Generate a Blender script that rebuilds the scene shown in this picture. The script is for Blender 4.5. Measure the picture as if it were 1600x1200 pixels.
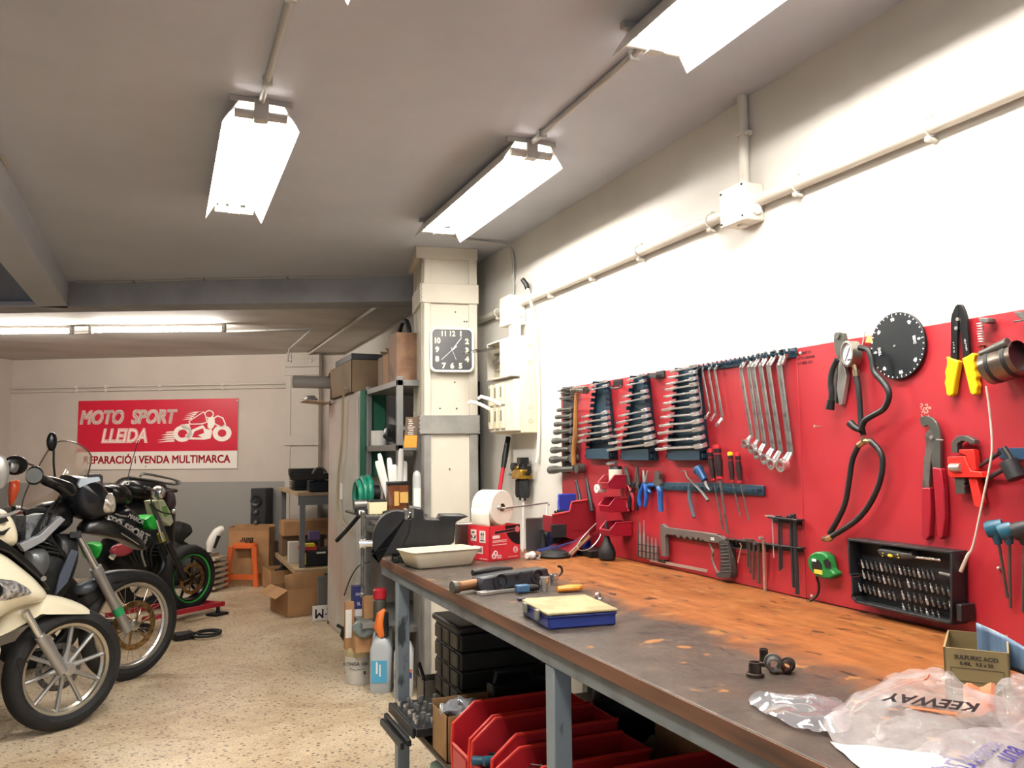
import bpy, math, random
from mathutils import Vector, Matrix
random.seed(7)
PI = math.pi
for _o in list(bpy.data.objects):
    bpy.data.objects.remove(_o)
COL = bpy.context.scene.collection
SC = bpy.context.scene

# ------------------------------------------------------------------ camera
FPX = 1294.0
CZ = 1.33
def _dir(u, v):
    return Vector(((u - 800) / FPX, -(v - 600) / FPX, -1.0))
_yc = _dir(257, 713).normalized()
_zc = _dir(1257, 703.5).cross(_yc).normalized()
_xc = _yc.cross(_zc).normalized()
CR = Matrix((_xc, _yc, _zc))            # world from camera
cam_d = bpy.data.cameras.new('camera')
cam = bpy.data.objects.new('camera', cam_d)
COL.objects.link(cam)
cam_d.sensor_fit = 'HORIZONTAL'; cam_d.sensor_width = 36.0
cam_d.lens = 36.0 * FPX / 1600.0
cam_d.clip_start = 0.05; cam_d.clip_end = 60
cam.matrix_world = Matrix.Translation((0, 0, CZ)) @ CR.to_4x4()
SC.camera = cam
CAMP = Vector((0, 0, CZ))
def ray(u, v):
    return CR @ _dir(u, v)
def at(u, v, x=None, y=None, z=None):
    """world point seen at photo pixel (u,v) on one axis-aligned plane"""
    d = ray(u, v)
    if x is not None: t = x / d.x
    elif y is not None: t = y / d.y
    else: t = (z - CZ) / d.z
    return CAMP + d * t

# ------------------------------------------------------------------ world, exposure
w = bpy.data.worlds.new('world'); SC.world = w
w.use_nodes = True
w.node_tree.nodes['Background'].inputs[0].default_value = (0.74, 0.82, 1.0, 1)
w.node_tree.nodes['Background'].inputs[1].default_value = 1.0
SC.view_settings.view_transform = 'Standard'
SC.view_settings.look = 'None'
SC.view_settings.gamma = 1.0
SC.view_settings.use_curve_mapping = False
SC.view_settings.exposure = 0.2
TUBE_POWER = 150.0
FAR_TUBE_POWER = 210.0

# ------------------------------------------------------------------ materials
def lin(c):
    if isinstance(c, str):
        c = [int(c[i:i + 2], 16) / 255 for i in (0, 2, 4)]
    return tuple((x / 12.92 if x <= 0.04045 else ((x + 0.055) / 1.055) ** 2.4) for x in c) + (1.0,)
MATS = {}
def mat(name, col, rough=0.5, metal=0.0, col2=None, scale=20.0, lo=0.45, hi=0.65, bump=0.0, bscale=None,
        alpha=1.0, trans=0.0, emit=None, coat=0.0, stretch=(1, 1, 1), detail=5.0, ior=1.45):
    if name in MATS: return MATS[name]
    m = bpy.data.materials.new(name); MATS[name] = m
    m.use_nodes = True
    nt = m.node_tree; b = nt.nodes['Principled BSDF']
    b.inputs['Base Color'].default_value = lin(col)
    b.inputs['Roughness'].default_value = rough
    b.inputs['Metallic'].default_value = metal
    b.inputs['IOR'].default_value = ior
    if alpha < 1: b.inputs['Alpha'].default_value = alpha
    if trans: b.inputs['Transmission Weight'].default_value = trans
    if coat: b.inputs['Coat Weight'].default_value = coat
    if emit:
        b.inputs['Emission Color'].default_value = lin(emit[0]); b.inputs['Emission Strength'].default_value = emit[1]
    if col2 or bump:
        tc = nt.nodes.new('ShaderNodeTexCoord'); mp = nt.nodes.new('ShaderNodeMapping')
        mp.inputs['Scale'].default_value = stretch
        nt.links.new(tc.outputs['Object'], mp.inputs[0])
    if col2:
        n = nt.nodes.new('ShaderNodeTexNoise'); n.inputs['Scale'].default_value = scale; n.inputs['Detail'].default_value = detail
        nt.links.new(mp.outputs[0], n.inputs['Vector'])
        r = nt.nodes.new('ShaderNodeValToRGB')
        r.color_ramp.elements[0].position = lo; r.color_ramp.elements[0].color = lin(col)
        r.color_ramp.elements[1].position = hi; r.color_ramp.elements[1].color = lin(col2)
        nt.links.new(n.outputs['Fac'], r.inputs[0]); nt.links.new(r.outputs[0], b.inputs['Base Color'])
    if bump:
        n2 = nt.nodes.new('ShaderNodeTexNoise'); n2.inputs['Scale'].default_value = bscale or scale * 3; n2.inputs['Detail'].default_value = 4
        nt.links.new(mp.outputs[0], n2.inputs['Vector'])
        bp = nt.nodes.new('ShaderNodeBump'); bp.inputs['Strength'].default_value = bump; bp.inputs['Distance'].default_value = 0.005
        nt.links.new(n2.outputs['Fac'], bp.inputs['Height']); nt.links.new(bp.outputs[0], b.inputs['Normal'])
    return m
class NT:
    """small helper for hand built node materials"""
    def __init__(s, name, rough=0.5, metal=0.0):
        s.m = bpy.data.materials.new(name); MATS[name] = s.m; s.m.use_nodes = True
        s.t = s.m.node_tree; s.b = s.t.nodes['Principled BSDF']
        s.b.inputs['Roughness'].default_value = rough; s.b.inputs['Metallic'].default_value = metal
        s.tc = s.t.nodes.new('ShaderNodeTexCoord').outputs['Object']
    def map(s, sc):
        n = s.t.nodes.new('ShaderNodeMapping'); n.inputs['Scale'].default_value = sc; s.t.links.new(s.tc, n.inputs[0]); return n.outputs[0]
    def noise(s, scale, detail=5, vec=None, rough=0.5, dist=0.0):
        n = s.t.nodes.new('ShaderNodeTexNoise'); n.inputs['Scale'].default_value = scale; n.inputs['Detail'].default_value = detail
        n.inputs['Roughness'].default_value = rough; n.inputs['Distortion'].default_value = dist
        s.t.links.new(vec or s.tc, n.inputs['Vector']); return n.outputs['Fac']
    def voro(s, scale, out='Distance', vec=None):
        n = s.t.nodes.new('ShaderNodeTexVoronoi'); n.inputs['Scale'].default_value = scale
        s.t.links.new(vec or s.tc, n.inputs['Vector']); return n.outputs[out]
    def ramp(s, fac, stops):
        r = s.t.nodes.new('ShaderNodeValToRGB'); e = r.color_ramp.elements
        while len(e) < len(stops): e.new(0.5)
        for i, (p, c) in enumerate(stops):
            e[i].position = p; e[i].color = lin(c) if isinstance(c, str) else (c, c, c, 1)
        s.t.links.new(fac, r.inputs[0]); return r.outputs[0]
    def mix(s, fac, a, b, mode='MIX'):
        n = s.t.nodes.new('ShaderNodeMix'); n.data_type = 'RGBA'; n.blend_type = mode
        for sock, val in ((n.inputs[0], fac), (n.inputs[6], a), (n.inputs[7], b)):
            if isinstance(val, (int, float)): sock.default_value = val
            elif isinstance(val, str): sock.default_value = lin(val)
            else: s.t.links.new(val, sock)
        return n.outputs[2]
    def math(s, op, a, b=0.0):
        n = s.t.nodes.new('ShaderNodeMath'); n.operation = op
        for sock, val in ((n.inputs[0], a), (n.inputs[1], b)):
            if isinstance(val, (int, float)): sock.default_value = val
            else: s.t.links.new(val, sock)
        return n.outputs[0]
    def sep(s, vec=None):
        n = s.t.nodes.new('ShaderNodeSeparateXYZ'); s.t.links.new(vec or s.tc, n.inputs[0]); return n.outputs
    def out(s, col, rough=None, bump=None, bs=0.2):
        s.t.links.new(col, s.b.inputs['Base Color'])
        if rough is not None: s.t.links.new(rough, s.b.inputs['Roughness'])
        if bump is not None:
            bp = s.t.nodes.new('ShaderNodeBump'); bp.inputs['Strength'].default_value = bs; bp.inputs['Distance'].default_value = 0.004
            s.t.links.new(bump, bp.inputs['Height']); s.t.links.new(bp.outputs[0], s.b.inputs['Normal'])
        return s.m

# ------------------------------------------------------------------ mesh builder
_TXT = {}
def text_geo(body, size, shear=0.0, extrude=0.001, offset=0.0, align='CENTER', sx=1.0):
    key = (body, size, shear, extrude, offset, align, sx)
    if key in _TXT: return _TXT[key]
    cu = bpy.data.curves.new('txt', 'FONT'); cu.body = body; cu.size = size; cu.shear = shear; cu.extrude = extrude
    cu.offset = offset; cu.align_x = align; cu.align_y = 'CENTER'; cu.resolution_u = 3
    ob = bpy.data.objects.new('txt', cu); COL.objects.link(ob)
    dg = bpy.context.evaluated_depsgraph_get()
    me = bpy.data.meshes.new_from_object(ob.evaluated_get(dg))
    vs = [Vector((v.co.x * sx, v.co.y, v.co.z)) for v in me.vertices]; fs = [tuple(p.vertices) for p in me.polygons]
    bpy.data.meshes.remove(me); bpy.data.objects.remove(ob); bpy.data.curves.remove(cu)
    _TXT[key] = (vs, fs); return _TXT[key]
def V(*a): return Vector(a)
class MB:
    def __init__(s, M=None):
        s.v = []; s.f = []; s.M = M or Matrix.Identity(4)
    def add(s, vs, fs):
        o = len(s.v)
        s.v += [s.M @ Vector(p) for p in vs]
        s.f += [tuple(i + o for i in f) for f in fs]
        return s
    def box(s, x0, x1, y0, y1, z0, z1):
        vs = [(x, y, z) for x in (x0, x1) for y in (y0, y1) for z in (z0, z1)]
        return s.add(vs, [(0, 1, 3, 2), (4, 6, 7, 5), (0, 4, 5, 1), (2, 3, 7, 6), (0, 2, 6, 4), (1, 5, 7, 3)])
    def cbox(s, c, d, M=None):
        old = s.M
        if M is not None: s.M = old @ Matrix.Translation(c) @ M; c = (0, 0, 0)
        s.box(c[0] - d[0] / 2, c[0] + d[0] / 2, c[1] - d[1] / 2, c[1] + d[1] / 2, c[2] - d[2] / 2, c[2] + d[2] / 2)
        s.M = old; return s
    def bar(s, a, b, w, h, up=(0, 0, 1)):
        """rectangular bar between two points, w sideways, h along up"""
        a = Vector(a); b = Vector(b); d = (b - a).normalized(); up = Vector(up)
        if abs(d.dot(up)) > 0.99: up = Vector((1, 0, 0))
        sd = d.cross(up).normalized(); u = sd.cross(d).normalized()
        vs = []
        for p in (a, b):
            for i, j in ((-1, -1), (1, -1), (1, 1), (-1, 1)):
                vs.append(p + sd * i * w / 2 + u * j * h / 2)
        return s.add(vs, [(0, 3, 2, 1), (4, 5, 6, 7), (0, 1, 5, 4), (1, 2, 6, 5), (2, 3, 7, 6), (3, 0, 4, 7)])
    def cyl(s, a, b, r0, r1=None, n=20, cap=True):
        return s.tube([a, b], [r0, r0 if r1 is None else r1], n, cap=cap)
    def tube(s, pts, r, n=10, closed=False, cap=True, flat=None):
        pts = [Vector(p) for p in pts]; k = len(pts)
        rs = list(r) if hasattr(r, '__len__') else [r] * k
        tang = []
        for i in range(k):
            if closed: t = pts[(i + 1) % k] - pts[i - 1]
            elif i == 0: t = pts[1] - pts[0]
            elif i == k - 1: t = pts[-1] - pts[-2]
            else: t = (pts[i + 1] - pts[i]).normalized() + (pts[i] - pts[i - 1]).normalized()
            tang.append(t.normalized() if t.length > 1e-9 else Vector((0, 0, 1)))
        t0 = tang[0]; ref = Vector((0, 0, 1)) if abs(t0.z) < 0.9 else Vector((1, 0, 0))
        if flat is not None: ref = Vector(flat)
        nrm = (ref - t0 * ref.dot(t0)).normalized()
        vs = []; prev = t0
        for i in range(k):
            t = tang[i]
            if flat is not None:
                rr = Vector(flat); nn = rr - t * rr.dot(t)
                if nn.length > 1e-4: nrm = nn.normalized()
            else:
                ax = prev.cross(t)
                if ax.length > 1e-8:
                    nrm = Matrix.Rotation(prev.angle(t), 3, ax.normalized()) @ nrm
                nrm = (nrm - t * nrm.dot(t)).normalized()
            prev = t; bn = t.cross(nrm)
            rr = rs[i]; ra, rb = (rr if hasattr(rr, '__len__') else (rr, rr))
            for j in range(n):
                a = 2 * PI * j / n
                vs.append(pts[i] + nrm * math.cos(a) * ra + bn * math.sin(a) * rb)
        fs = []
        for i in range(k if closed else k - 1):
            for j in range(n):
                a = i * n + j; b = i * n + (j + 1) % n
                c = ((i + 1) % k) * n + (j + 1) % n; d = ((i + 1) % k) * n + j
                fs.append((a, b, c, d))
        if cap and not closed:
            fs.append(tuple(reversed(range(n)))); fs.append(tuple(range((k - 1) * n, k * n)))
        return s.add(vs, fs)
    def lathe(s, prof, n=24, c=(0, 0, 0), axis='z', a0=0.0, a1=2 * PI):
        """prof: (r,h) pairs; axis z, x or y through c"""
        full = abs(a1 - a0 - 2 * PI) < 1e-6; m = n if full else n + 1
        vs = []
        for r, h in prof:
            for j in range(m):
                a = a0 + (a1 - a0) * j / n
                x, y = r * math.cos(a), r * math.sin(a)
                p = (x, y, h) if axis == 'z' else ((h, x, y) if axis == 'x' else (y, h, x))
                vs.append((p[0] + c[0], p[1] + c[1], p[2] + c[2]))
        fs = []
        for i in range(len(prof) - 1):
            for j in range(n):
                j2 = (j + 1) % m
                fs.append((i * m + j, i * m + j2, (i + 1) * m + j2, (i + 1) * m + j))
        if full and tuple(prof[0]) != tuple(prof[-1]):
            if prof[0][0] > 1e-6: fs.append(tuple(reversed(range(m))))
            if prof[-1][0] > 1e-6: fs.append(tuple(range((len(prof) - 1) * m, len(prof) * m)))
        return s.add(vs, fs)
    def prism(s, pts, y0, y1, plane='xz'):
        """extrude a 2D outline; plane xz -> along y, xy -> along z, yz -> along x"""
        n = len(pts)
        def mk(p, h):
            return (p[0], h, p[1]) if plane == 'xz' else ((p[0], p[1], h) if plane == 'xy' else (h, p[0], p[1]))
        vs = [mk(p, y0) for p in pts] + [mk(p, y1) for p in pts]
        fs = [tuple(range(n)), tuple(reversed(range(n, 2 * n)))]
        fs += [(i, n + i, n + (i + 1) % n, (i + 1) % n) for i in range(n)]
        return s.add(vs, fs)
    def ball(s, c, r, n=16, m=10):
        r = r if hasattr(r, '__len__') else (r, r, r)
        vs = [(c[0], c[1], c[2] - r[2])]; fs = []
        for i in range(1, m):
            a = -PI / 2 + PI * i / m
            for j in range(n):
                b = 2 * PI * j / n
                vs.append((c[0] + r[0] * math.cos(a) * math.cos(b), c[1] + r[1] * math.cos(a) * math.sin(b), c[2] + r[2] * math.sin(a)))
        vs.append((c[0], c[1], c[2] + r[2])); top = len(vs) - 1
        for j in range(n):
            fs.append((0, 1 + (j + 1) % n, 1 + j)); fs.append((top, 1 + (m - 2) * n + j, 1 + (m - 2) * n + (j + 1) % n))
            for i in range(m - 2):
                a = 1 + i * n + j; b = 1 + i * n + (j + 1) % n
                fs.append((a, b, b + n, a + n))
        return s.add(vs, fs)
    def loft(s, secs, cap=True, closed=True):
        n = len(secs[0]); vs = [p for sec in secs for p in sec]; fs = []
        for i in range(len(secs) - 1):
            for j in range(n if closed else n - 1):
                a = i * n + j; b = i * n + (j + 1) % n
                fs.append((a, b, b + n, a + n))
        if cap and closed:
            fs.append(tuple(reversed(range(n)))); fs.append(tuple(range((len(secs) - 1) * n, len(secs) * n)))
        return s.add(vs, fs)
    def torus(s, c, R, r, axis='y', n=32, k=10, a0=0, a1=2 * PI, sq=1.0):
        full = abs(a1 - a0 - 2 * PI) < 1e-6; pts = []
        m = n if full else n + 1
        for i in range(m):
            a = a0 + (a1 - a0) * i / n
            x, y = R * math.cos(a), R * math.sin(a)
            p = (x, 0, y) if axis == 'y' else ((x, y, 0) if axis == 'z' else (0, x, y))
            pts.append((p[0] + c[0], p[1] + c[1], p[2] + c[2]))
        fl = {'y': (0, 1, 0), 'z': (0, 0, 1), 'x': (1, 0, 0)}[axis]
        rr = [(r * sq, r)] * m
        return s.tube(pts, rr, k, closed=full, flat=fl)
    def text(s, body, size, M, shear=0.0, extrude=0.0008, offset=0.0, align='CENTER', sx=1.0):
        if 'M' in body and abs(offset) > 1e-6:      # thicken by overlaid copies where the outline offset would tear
            vs, fs = text_geo(body, size, shear, extrude, 0.0, align, sx); o = max(offset, 0)
            for dx, dy in ((-o, -o), (o, -o), (0, 0), (-o, o), (o, o)):
                s.add([M @ (p + Vector((dx * .8, dy * .8, 0))) for p in vs], fs)
            return s
        vs, fs = text_geo(body, size, shear, extrude, offset, align, sx)
        return s.add([M @ p for p in vs], fs)
    def grid(s, fn, nu, nv, thick=0.0):
        vs = [fn(i / nu, j / nv) for j in range(nv + 1) for i in range(nu + 1)]
        w_ = nu + 1
        fs = [(j * w_ + i, j * w_ + i + 1, (j + 1) * w_ + i + 1, (j + 1) * w_ + i) for j in range(nv) for i in range(nu)]
        return s.add(vs, fs)
    def make(s, name, m, parent=None, bevel=0.0, smooth=35, solid=0.0, sub=0, seg=2):
        me = bpy.data.meshes.new(name)
        me.from_pydata([tuple(p) for p in s.v], [], s.f); me.update()
        import bmesh
        bm = bmesh.new(); bm.from_mesh(me); bmesh.ops.recalc_face_normals(bm, faces=bm.faces); bm.to_mesh(me); bm.free()
        if smooth:
            me.shade_smooth(); me.set_sharp_from_angle(angle=math.radians(smooth))
        me.materials.append(m)
        o = bpy.data.objects.new(name, me); COL.objects.link(o)
        if parent is not None: o.parent = parent
        if solid:
            q = o.modifiers.new('solid', 'SOLIDIFY'); q.thickness = solid; q.offset = 0
        if bevel:
            q = o.modifiers.new('bevel', 'BEVEL'); q.width = bevel; q.segments = seg; q.limit_method = 'ANGLE'; q.angle_limit = math.radians(40)
            q.harden_normals = False
        if sub:
            q = o.modifiers.new('sub', 'SUBSURF'); q.levels = sub; q.render_levels = sub
        return o
class Thing:
    def __init__(s, name, label, cat, loc=(0, 0, 0), rz=0.0, group=None, M=None, kind=None):
        s.name, s.label, s.cat, s.group, s.kind = name, label, cat, group, kind
        s.M = M if M is not None else Matrix.Translation(Vector(loc)) @ Matrix.Rotation(rz, 4, 'Z')
        s.I = s.M.inverted(); s.o = None
    def tag(s, o):
        o.matrix_world = s.M; o['label'] = s.label
        if s.kind != 'structure': o['category'] = s.cat
        if s.group: o['group'] = s.group
        if s.kind: o['kind'] = s.kind
        s.o = o; return o
    def root(s):
        if s.o is None:
            e = bpy.data.objects.new(s.name, None); COL.objects.link(e); e.empty_display_size = 0.05; s.tag(e)
        return s.o
    def part(s, name, mb, m, parent=None, label=None, kind=None, **k):
        o = mb.make(name, m, parent or s.root(), **k)
        if label: o['label'] = label
        if kind: o['kind'] = kind
        return o
    def split(s, name, mb, m, parent=None, **k):
        """every connected piece of the builder becomes a part of its own"""
        pa = list(range(len(mb.v)))
        def fi(a):
            while pa[a] != a: pa[a] = pa[pa[a]]; a = pa[a]
            return a
        for f in mb.f:
            r = fi(f[0])
            for i in f[1:]: pa[fi(i)] = r
        gr = {}
        for f in mb.f: gr.setdefault(fi(f[0]), []).append(f)
        out = []
        for fs in gr.values():
            ids = sorted({i for f in fs for i in f}); mp = {i: j for j, i in enumerate(ids)}
            q = MB(); q.v = [mb.v[i] for i in ids]; q.f = [tuple(mp[i] for i in f) for f in fs]
            out.append(s.part(name, q, m, parent=parent, **k))
        return out
    def solo(s, mb, m, **k):
        return s.tag(mb.make(s.name, m, None, **k))
    def l(s, wpt): return s.I @ Vector(wpt)
    def v(s, u, v, y=0.0):
        """local point seen at (u,v) on the thing's own upright plane y"""
        o = s.I @ CAMP; d = s.I.to_3x3() @ ray(u, v); return o + d * ((y - o.y) / d.y)
    def vp(s, pts, y=0.0):
        return [(p.x, p.z) for p in (s.v(a, b, y) for a, b in pts)]
    def vt(s, mb, pts, r, n=10, y=0.0, sm=True):
        P = [s.v(p[0], p[1], p[2] if len(p) > 2 else y) for p in pts]
        if sm and len(P) > 2 and not hasattr(r, '__len__'): P = smoothpts(P, 5)
        return mb.tube(P, r, n)
    def pil(s, mb, pts, hw, y0=0.0, n=5, e=2.4, seen=True):
        """rounded body: outline on the upright plane, swelling sideways"""
        o = s.vp(pts, y0 - hw * .5) if seen else pts
        o = [(p.x, p.z) for p in smoothpts([(a, 0, b) for a, b in o + [o[0]]], 3)[:-1]]
        cx = sum(p[0] for p in o) / len(o); cz = sum(p[1] for p in o) / len(o); secs = []
        for i in range(-n, n + 1):
            f = i / n * .999; k = max(.05, (1 - abs(f) ** e) ** (1 / e)); secs.append([(cx + (a - cx) * k, y0 + hw * f, cz + (b - cz) * k) for a, b in o])
        return mb.loft(secs)
def dup(root, M, label=None, group=None):
    r = root.copy(); COL.objects.link(r); r.matrix_world = M
    if label: r['label'] = label
    if group: r['group'] = group
    def rec(src, dst):
        for ch in list(src.children):
            c = ch.copy(); COL.objects.link(c); c.parent = dst; c.matrix_parent_inverse = ch.matrix_parent_inverse.copy(); rec(ch, c)
    rec(root, r); return r
def TR(loc, rz=0.0, rx=0.0, ry=0.0):
    return Matrix.Translation(Vector(loc)) @ Matrix.Rotation(rz, 4, 'Z') @ Matrix.Rotation(ry, 4, 'Y') @ Matrix.Rotation(rx, 4, 'X')
RX90 = Matrix.Rotation(PI / 2, 4, 'X')
def struct(name, mb, m, **k):
    o = mb.make(name, m, None, **k); o['kind'] = 'structure'; return o
def arc(c, r, a0, a1, n=12):
    return [(c[0] + r * math.cos(a0 + (a1 - a0) * i / n), c[1] + r * math.sin(a0 + (a1 - a0) * i / n)) for i in range(n + 1)]
def rrect(x0, x1, z0, z1, r, n=5):
    return (arc((x1 - r, z1 - r), r, 0, PI / 2, n) + arc((x0 + r, z1 - r), r, PI / 2, PI, n) +
            arc((x0 + r, z0 + r), r, PI, 1.5 * PI, n) + arc((x1 - r, z0 + r), r, 1.5 * PI, 2 * PI, n))
def smoothpts(pts, k=6):
    """Catmull-Rom through 3D points"""
    P = [Vector(p) for p in pts]; P = [2 * P[0] - P[1]] + P + [2 * P[-1] - P[-2]]; out = []
    for i in range(1, len(P) - 2):
        for j in range(k):
            t = j / k; a, b, c, d = P[i - 1], P[i], P[i + 1], P[i + 2]
            out.append(0.5 * ((2 * b) + (c - a) * t + (2 * a - 5 * b + 4 * c - d) * t * t + (3 * b - a - 3 * c + d) * t ** 3))
    out.append(P[-2]); return out
# ------------------------------------------------------------------ room
XW = 1.787          # right wall
ZC = 2.52           # near ceiling
ZF = 2.435          # far ceiling
BM0 = at(120, 440, z=ZC); BM1 = at(630, 432, z=ZC)
ZB = 2.352          # underside of the cross beam
def beam_y(x, t=0.0):
    return BM0.y + (BM1.y - BM0.y) * (x - BM0.x) / (BM1.x - BM0.x) + t
BW0 = at(20, 563, z=ZF); BW1 = at(450, 553, z=ZF)
BWD = (BW1 - BW0).normalized()
BWA = math.atan2(BWD.y, BWD.x)          # direction of the back wall
def back(u, v, off=0.0):
    """point on the back wall (pulled off metres towards the room)"""
    n = Vector((BWD.y, -BWD.x, 0)); p0 = BW0 + n * off
    d = ray(u, v); t = (p0 - CAMP).dot(n) / d.dot(n)
    return CAMP + d * t
def back_x(x): return BW0.y + (x - BW0.x) * BWD.y / BWD.x
def wall_paint(name, base, dirty, stripe=None):
    n = NT(name, 0.75)
    f = n.noise(1.3, 6, rough=0.6); c = n.ramp(f, [(0.35, base), (0.75, dirty)])
    f2 = n.noise(60, 3)
    if stripe:
        z = n.sep()[2]; k = n.math('LESS_THAN', z, stripe[0])
        c = n.mix(k, c, stripe[1])
    return n.out(c, bump=f2, bs=0.12)
M_wall = wall_paint('cream_wall_paint', 'd5d2ca', 'c6c2b9')
M_ceil = wall_paint('grey_white_ceiling_paint', 'b4b7c0', 'a8abb4')
M_beam = mat('grey_beam_paint', '9a9ca0', 0.7, col2='8c8e92', scale=3)
zs = back(290, 753).z
M_back = wall_paint('two_tone_back_wall_paint', 'c2b7ad', 'b3a79d', (zs, '8f8c88'))
# floor
def floor_mat():
    n = NT('worn_terrazzo_floor', 0.45)
    big = n.noise(0.9, 6, rough=0.65, dist=0.6)
    base = n.ramp(big, [(0.3, 'ae9878'), (0.5, 'd0bd9e'), (0.72, 'dfd3bb')])
    v = n.voro(115, 'Color'); vd = n.voro(115, 'Distance')
    chip = n.ramp(n.sep(v)[0], [(0.0, 'ddd3c0'), (0.45, 'c0ad8f'), (0.75, 'a48a68'), (0.86, '5d4a3c'), (1.0, '2f2722')])
    m1 = n.ramp(vd, [(0.35, 1.0), (0.55, 0.0)])
    c = n.mix(n.math('MULTIPLY', m1, 0.62), base, chip)
    v2 = n.voro(42, 'Color'); d2 = n.voro(42, 'Distance')
    k = n.math('MULTIPLY', n.ramp(n.sep(v2)[1], [(0.7, 0.0), (0.72, 1.0)]), n.ramp(d2, [(0.3, 1.0), (0.42, 0.0)]))
    c = n.mix(n.math('MULTIPLY', k, 0.75), c, '4d3e33')
    dirt = n.ramp(n.noise(1.5, 9, rough=0.75, dist=1.4), [(0.48, 0.0), (0.70, 0.6)]); c = n.mix(dirt, c, '80592f')
    rg = n.ramp(big, [(0.3, 0.5), (0.7, 0.22)])
    return n.out(c, rough=rg)
M_floor = floor_mat()
struct('floor', MB().box(-6, 3.2, -3.4, 11.5, -0.1, 0), M_floor, smooth=0)
struct('wall_right', MB().box(XW, XW + 0.2, -3.4, 11.5, 0, 2.9), M_wall, smooth=0)
# back wall follows its slight angle
o = struct('wall_back', MB().box(-3.0, 6.0, 0, 0.2, 0, 2.9), M_back, smooth=0)
o.location = (BW0.x, BW0.y, 0); o.rotation_euler.z = BWA
xl = BW0.x + 0.0
struct('wall_left', MB().box(-4.7, -4.5, -3.4, 11.5, 0, 2.9), M_wall, smooth=0)
o = struct('wall_left_return', MB().box(-2.9, 0, -0.75, -0.001, 0, 2.6), M_back, smooth=0)
o.location = (BW0.x, BW0.y, 0); o.rotation_euler.z = BWA
# ceilings
def slab(name, poly, z0, z1, m): return struct(name, MB().prism(poly, z0, z1, 'xy'), m, smooth=0)
XL = at(105, 478, z=ZB).x               # inner face of the longitudinal beam
slab('ceiling', [(XL, -3.4), (XW + .1, -3.4), (XW + .1, beam_y(XW + .1)), (XL, beam_y(XL))], ZC, ZC + 0.1, M_ceil)
slab('ceiling_far', [(-4.6, beam_y(-4.6) + .25), (XW + .1, beam_y(XW + .1) + .25), (XW + .1, 11.5), (-4.6, 11.5)], ZF, ZF + 0.1,
     mat('far_ceiling_plaster', 'c4bfba', 0.8, col2='b0aba6', scale=2.5, bump=0.6, bscale=5, stretch=(0.4, 1, 1)))
slab('ceiling_beam', [(-4.6, beam_y(-4.6)), (XW + .1, beam_y(XW + .1)), (XW + .1, beam_y(XW + .1) + .26), (-4.6, beam_y(-4.6) + .26)], ZB, ZC + 0.2, M_beam)
XI = at(53, 472, z=ZB).x
struct('ceiling_beam_side', MB().box(XI, XL, -3.4, beam_y(XI) - 0.001, ZB, ZC + 0.35), M_ceil, smooth=0)
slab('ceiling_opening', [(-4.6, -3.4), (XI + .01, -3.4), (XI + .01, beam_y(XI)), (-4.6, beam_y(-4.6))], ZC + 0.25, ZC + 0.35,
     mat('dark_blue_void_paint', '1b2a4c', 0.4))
slab('ceiling_opening_edge', [(-4.6, beam_y(-4.6) - .05), (XI, beam_y(XI) - .05), (XI, beam_y(XI)), (-4.6, beam_y(-4.6))], ZB - 0.0, ZB + 0.03, M_ceil)

# pillar
M_pil = wall_paint('pillar_cream_paint', 'cbc5b5', 'bbb4a4')
M_gry = mat('pillar_grey_paint', '84827d', 0.6, col2='77756f', scale=8)
PF = Vector((at(745, 389, z=ZC).x, at(745, 389, z=ZC).y, 0))
PL = at(658, 385, z=ZC); pw = (PF - Vector((PL.x, PL.y, 0))).length
PANG = math.atan2(PF.y - PL.y, PF.x - PL.x)
class PilF: pass
PT = Thing('pillar', 'cream steel-clad pillar with grey corner angles carrying a square clock', 'pillar', (PL.x, PL.y, 0), PANG, kind='structure')
PD = 0.42
def pil(u, v, off=0.0):
    """local point on the pillar's front face"""
    n = PT.M.to_3x3() @ Vector((0, -1, 0)); p0 = PT.M.translation + n * off
    d = ray(u, v); t = (p0 - CAMP).dot(n) / d.dot(n); return PT.I @ (CAMP + d * t)
zg1 = pil(702, 649).z; zg0 = pil(702, 678).z; zt1 = pil(702, 444).z; zt0 = pil(702, 474).z
PT.part('core', MB().box(0.012, pw - 0.012, 0.012, PD, 0, ZC), M_pil, smooth=0)
aw = pil(673, 600).x
for nm, x0, x1, lab in (('corner_angle', 0, aw, 'L'), ('corner_angle', pw - aw * 0.9, pw, 'R')):
    PT.part(nm, MB().box(x0, x1, 0, 0.02, 0, zg0), M_gry, bevel=0.002, label='grey painted corner angle')
    PT.part(nm, MB().box(x0, x1, 0, 0.02, zg0, ZC), M_pil, bevel=0.002)
PT.split('side_angle', MB().box(0, 0.02, 0.0, 0.05, 0, zg0).box(0, 0.02, PD - 0.05, PD, 0, zg0), M_gry, bevel=0.002, label='grey painted side angle')
PT.split('side_angle', MB().box(0, 0.02, 0.0, 0.05, zg0, ZC).box(0, 0.02, PD - 0.05, PD, zg0, ZC), M_pil, bevel=0.002)
PT.part('collar', MB().box(-0.008, pw + 0.008, -0.010, PD, zg0, zg1), M_gry, bevel=0.003, label='grey painted weld plate collar')
PT.part('collar', MB().box(-0.008, pw + 0.008, -0.010, PD, zt0, zt1), M_pil, bevel=0.003)
PT.part('head_plate', MB().box(-0.03, pw + 0.004, -0.004, PD, pil(702, 405).z, ZC), M_pil, bevel=0.003)
PT.part('side_grey_panel', MB().box(-0.002, 0.012, 0.05, PD - 0.05, 0, zg0), M_gry)
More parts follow.
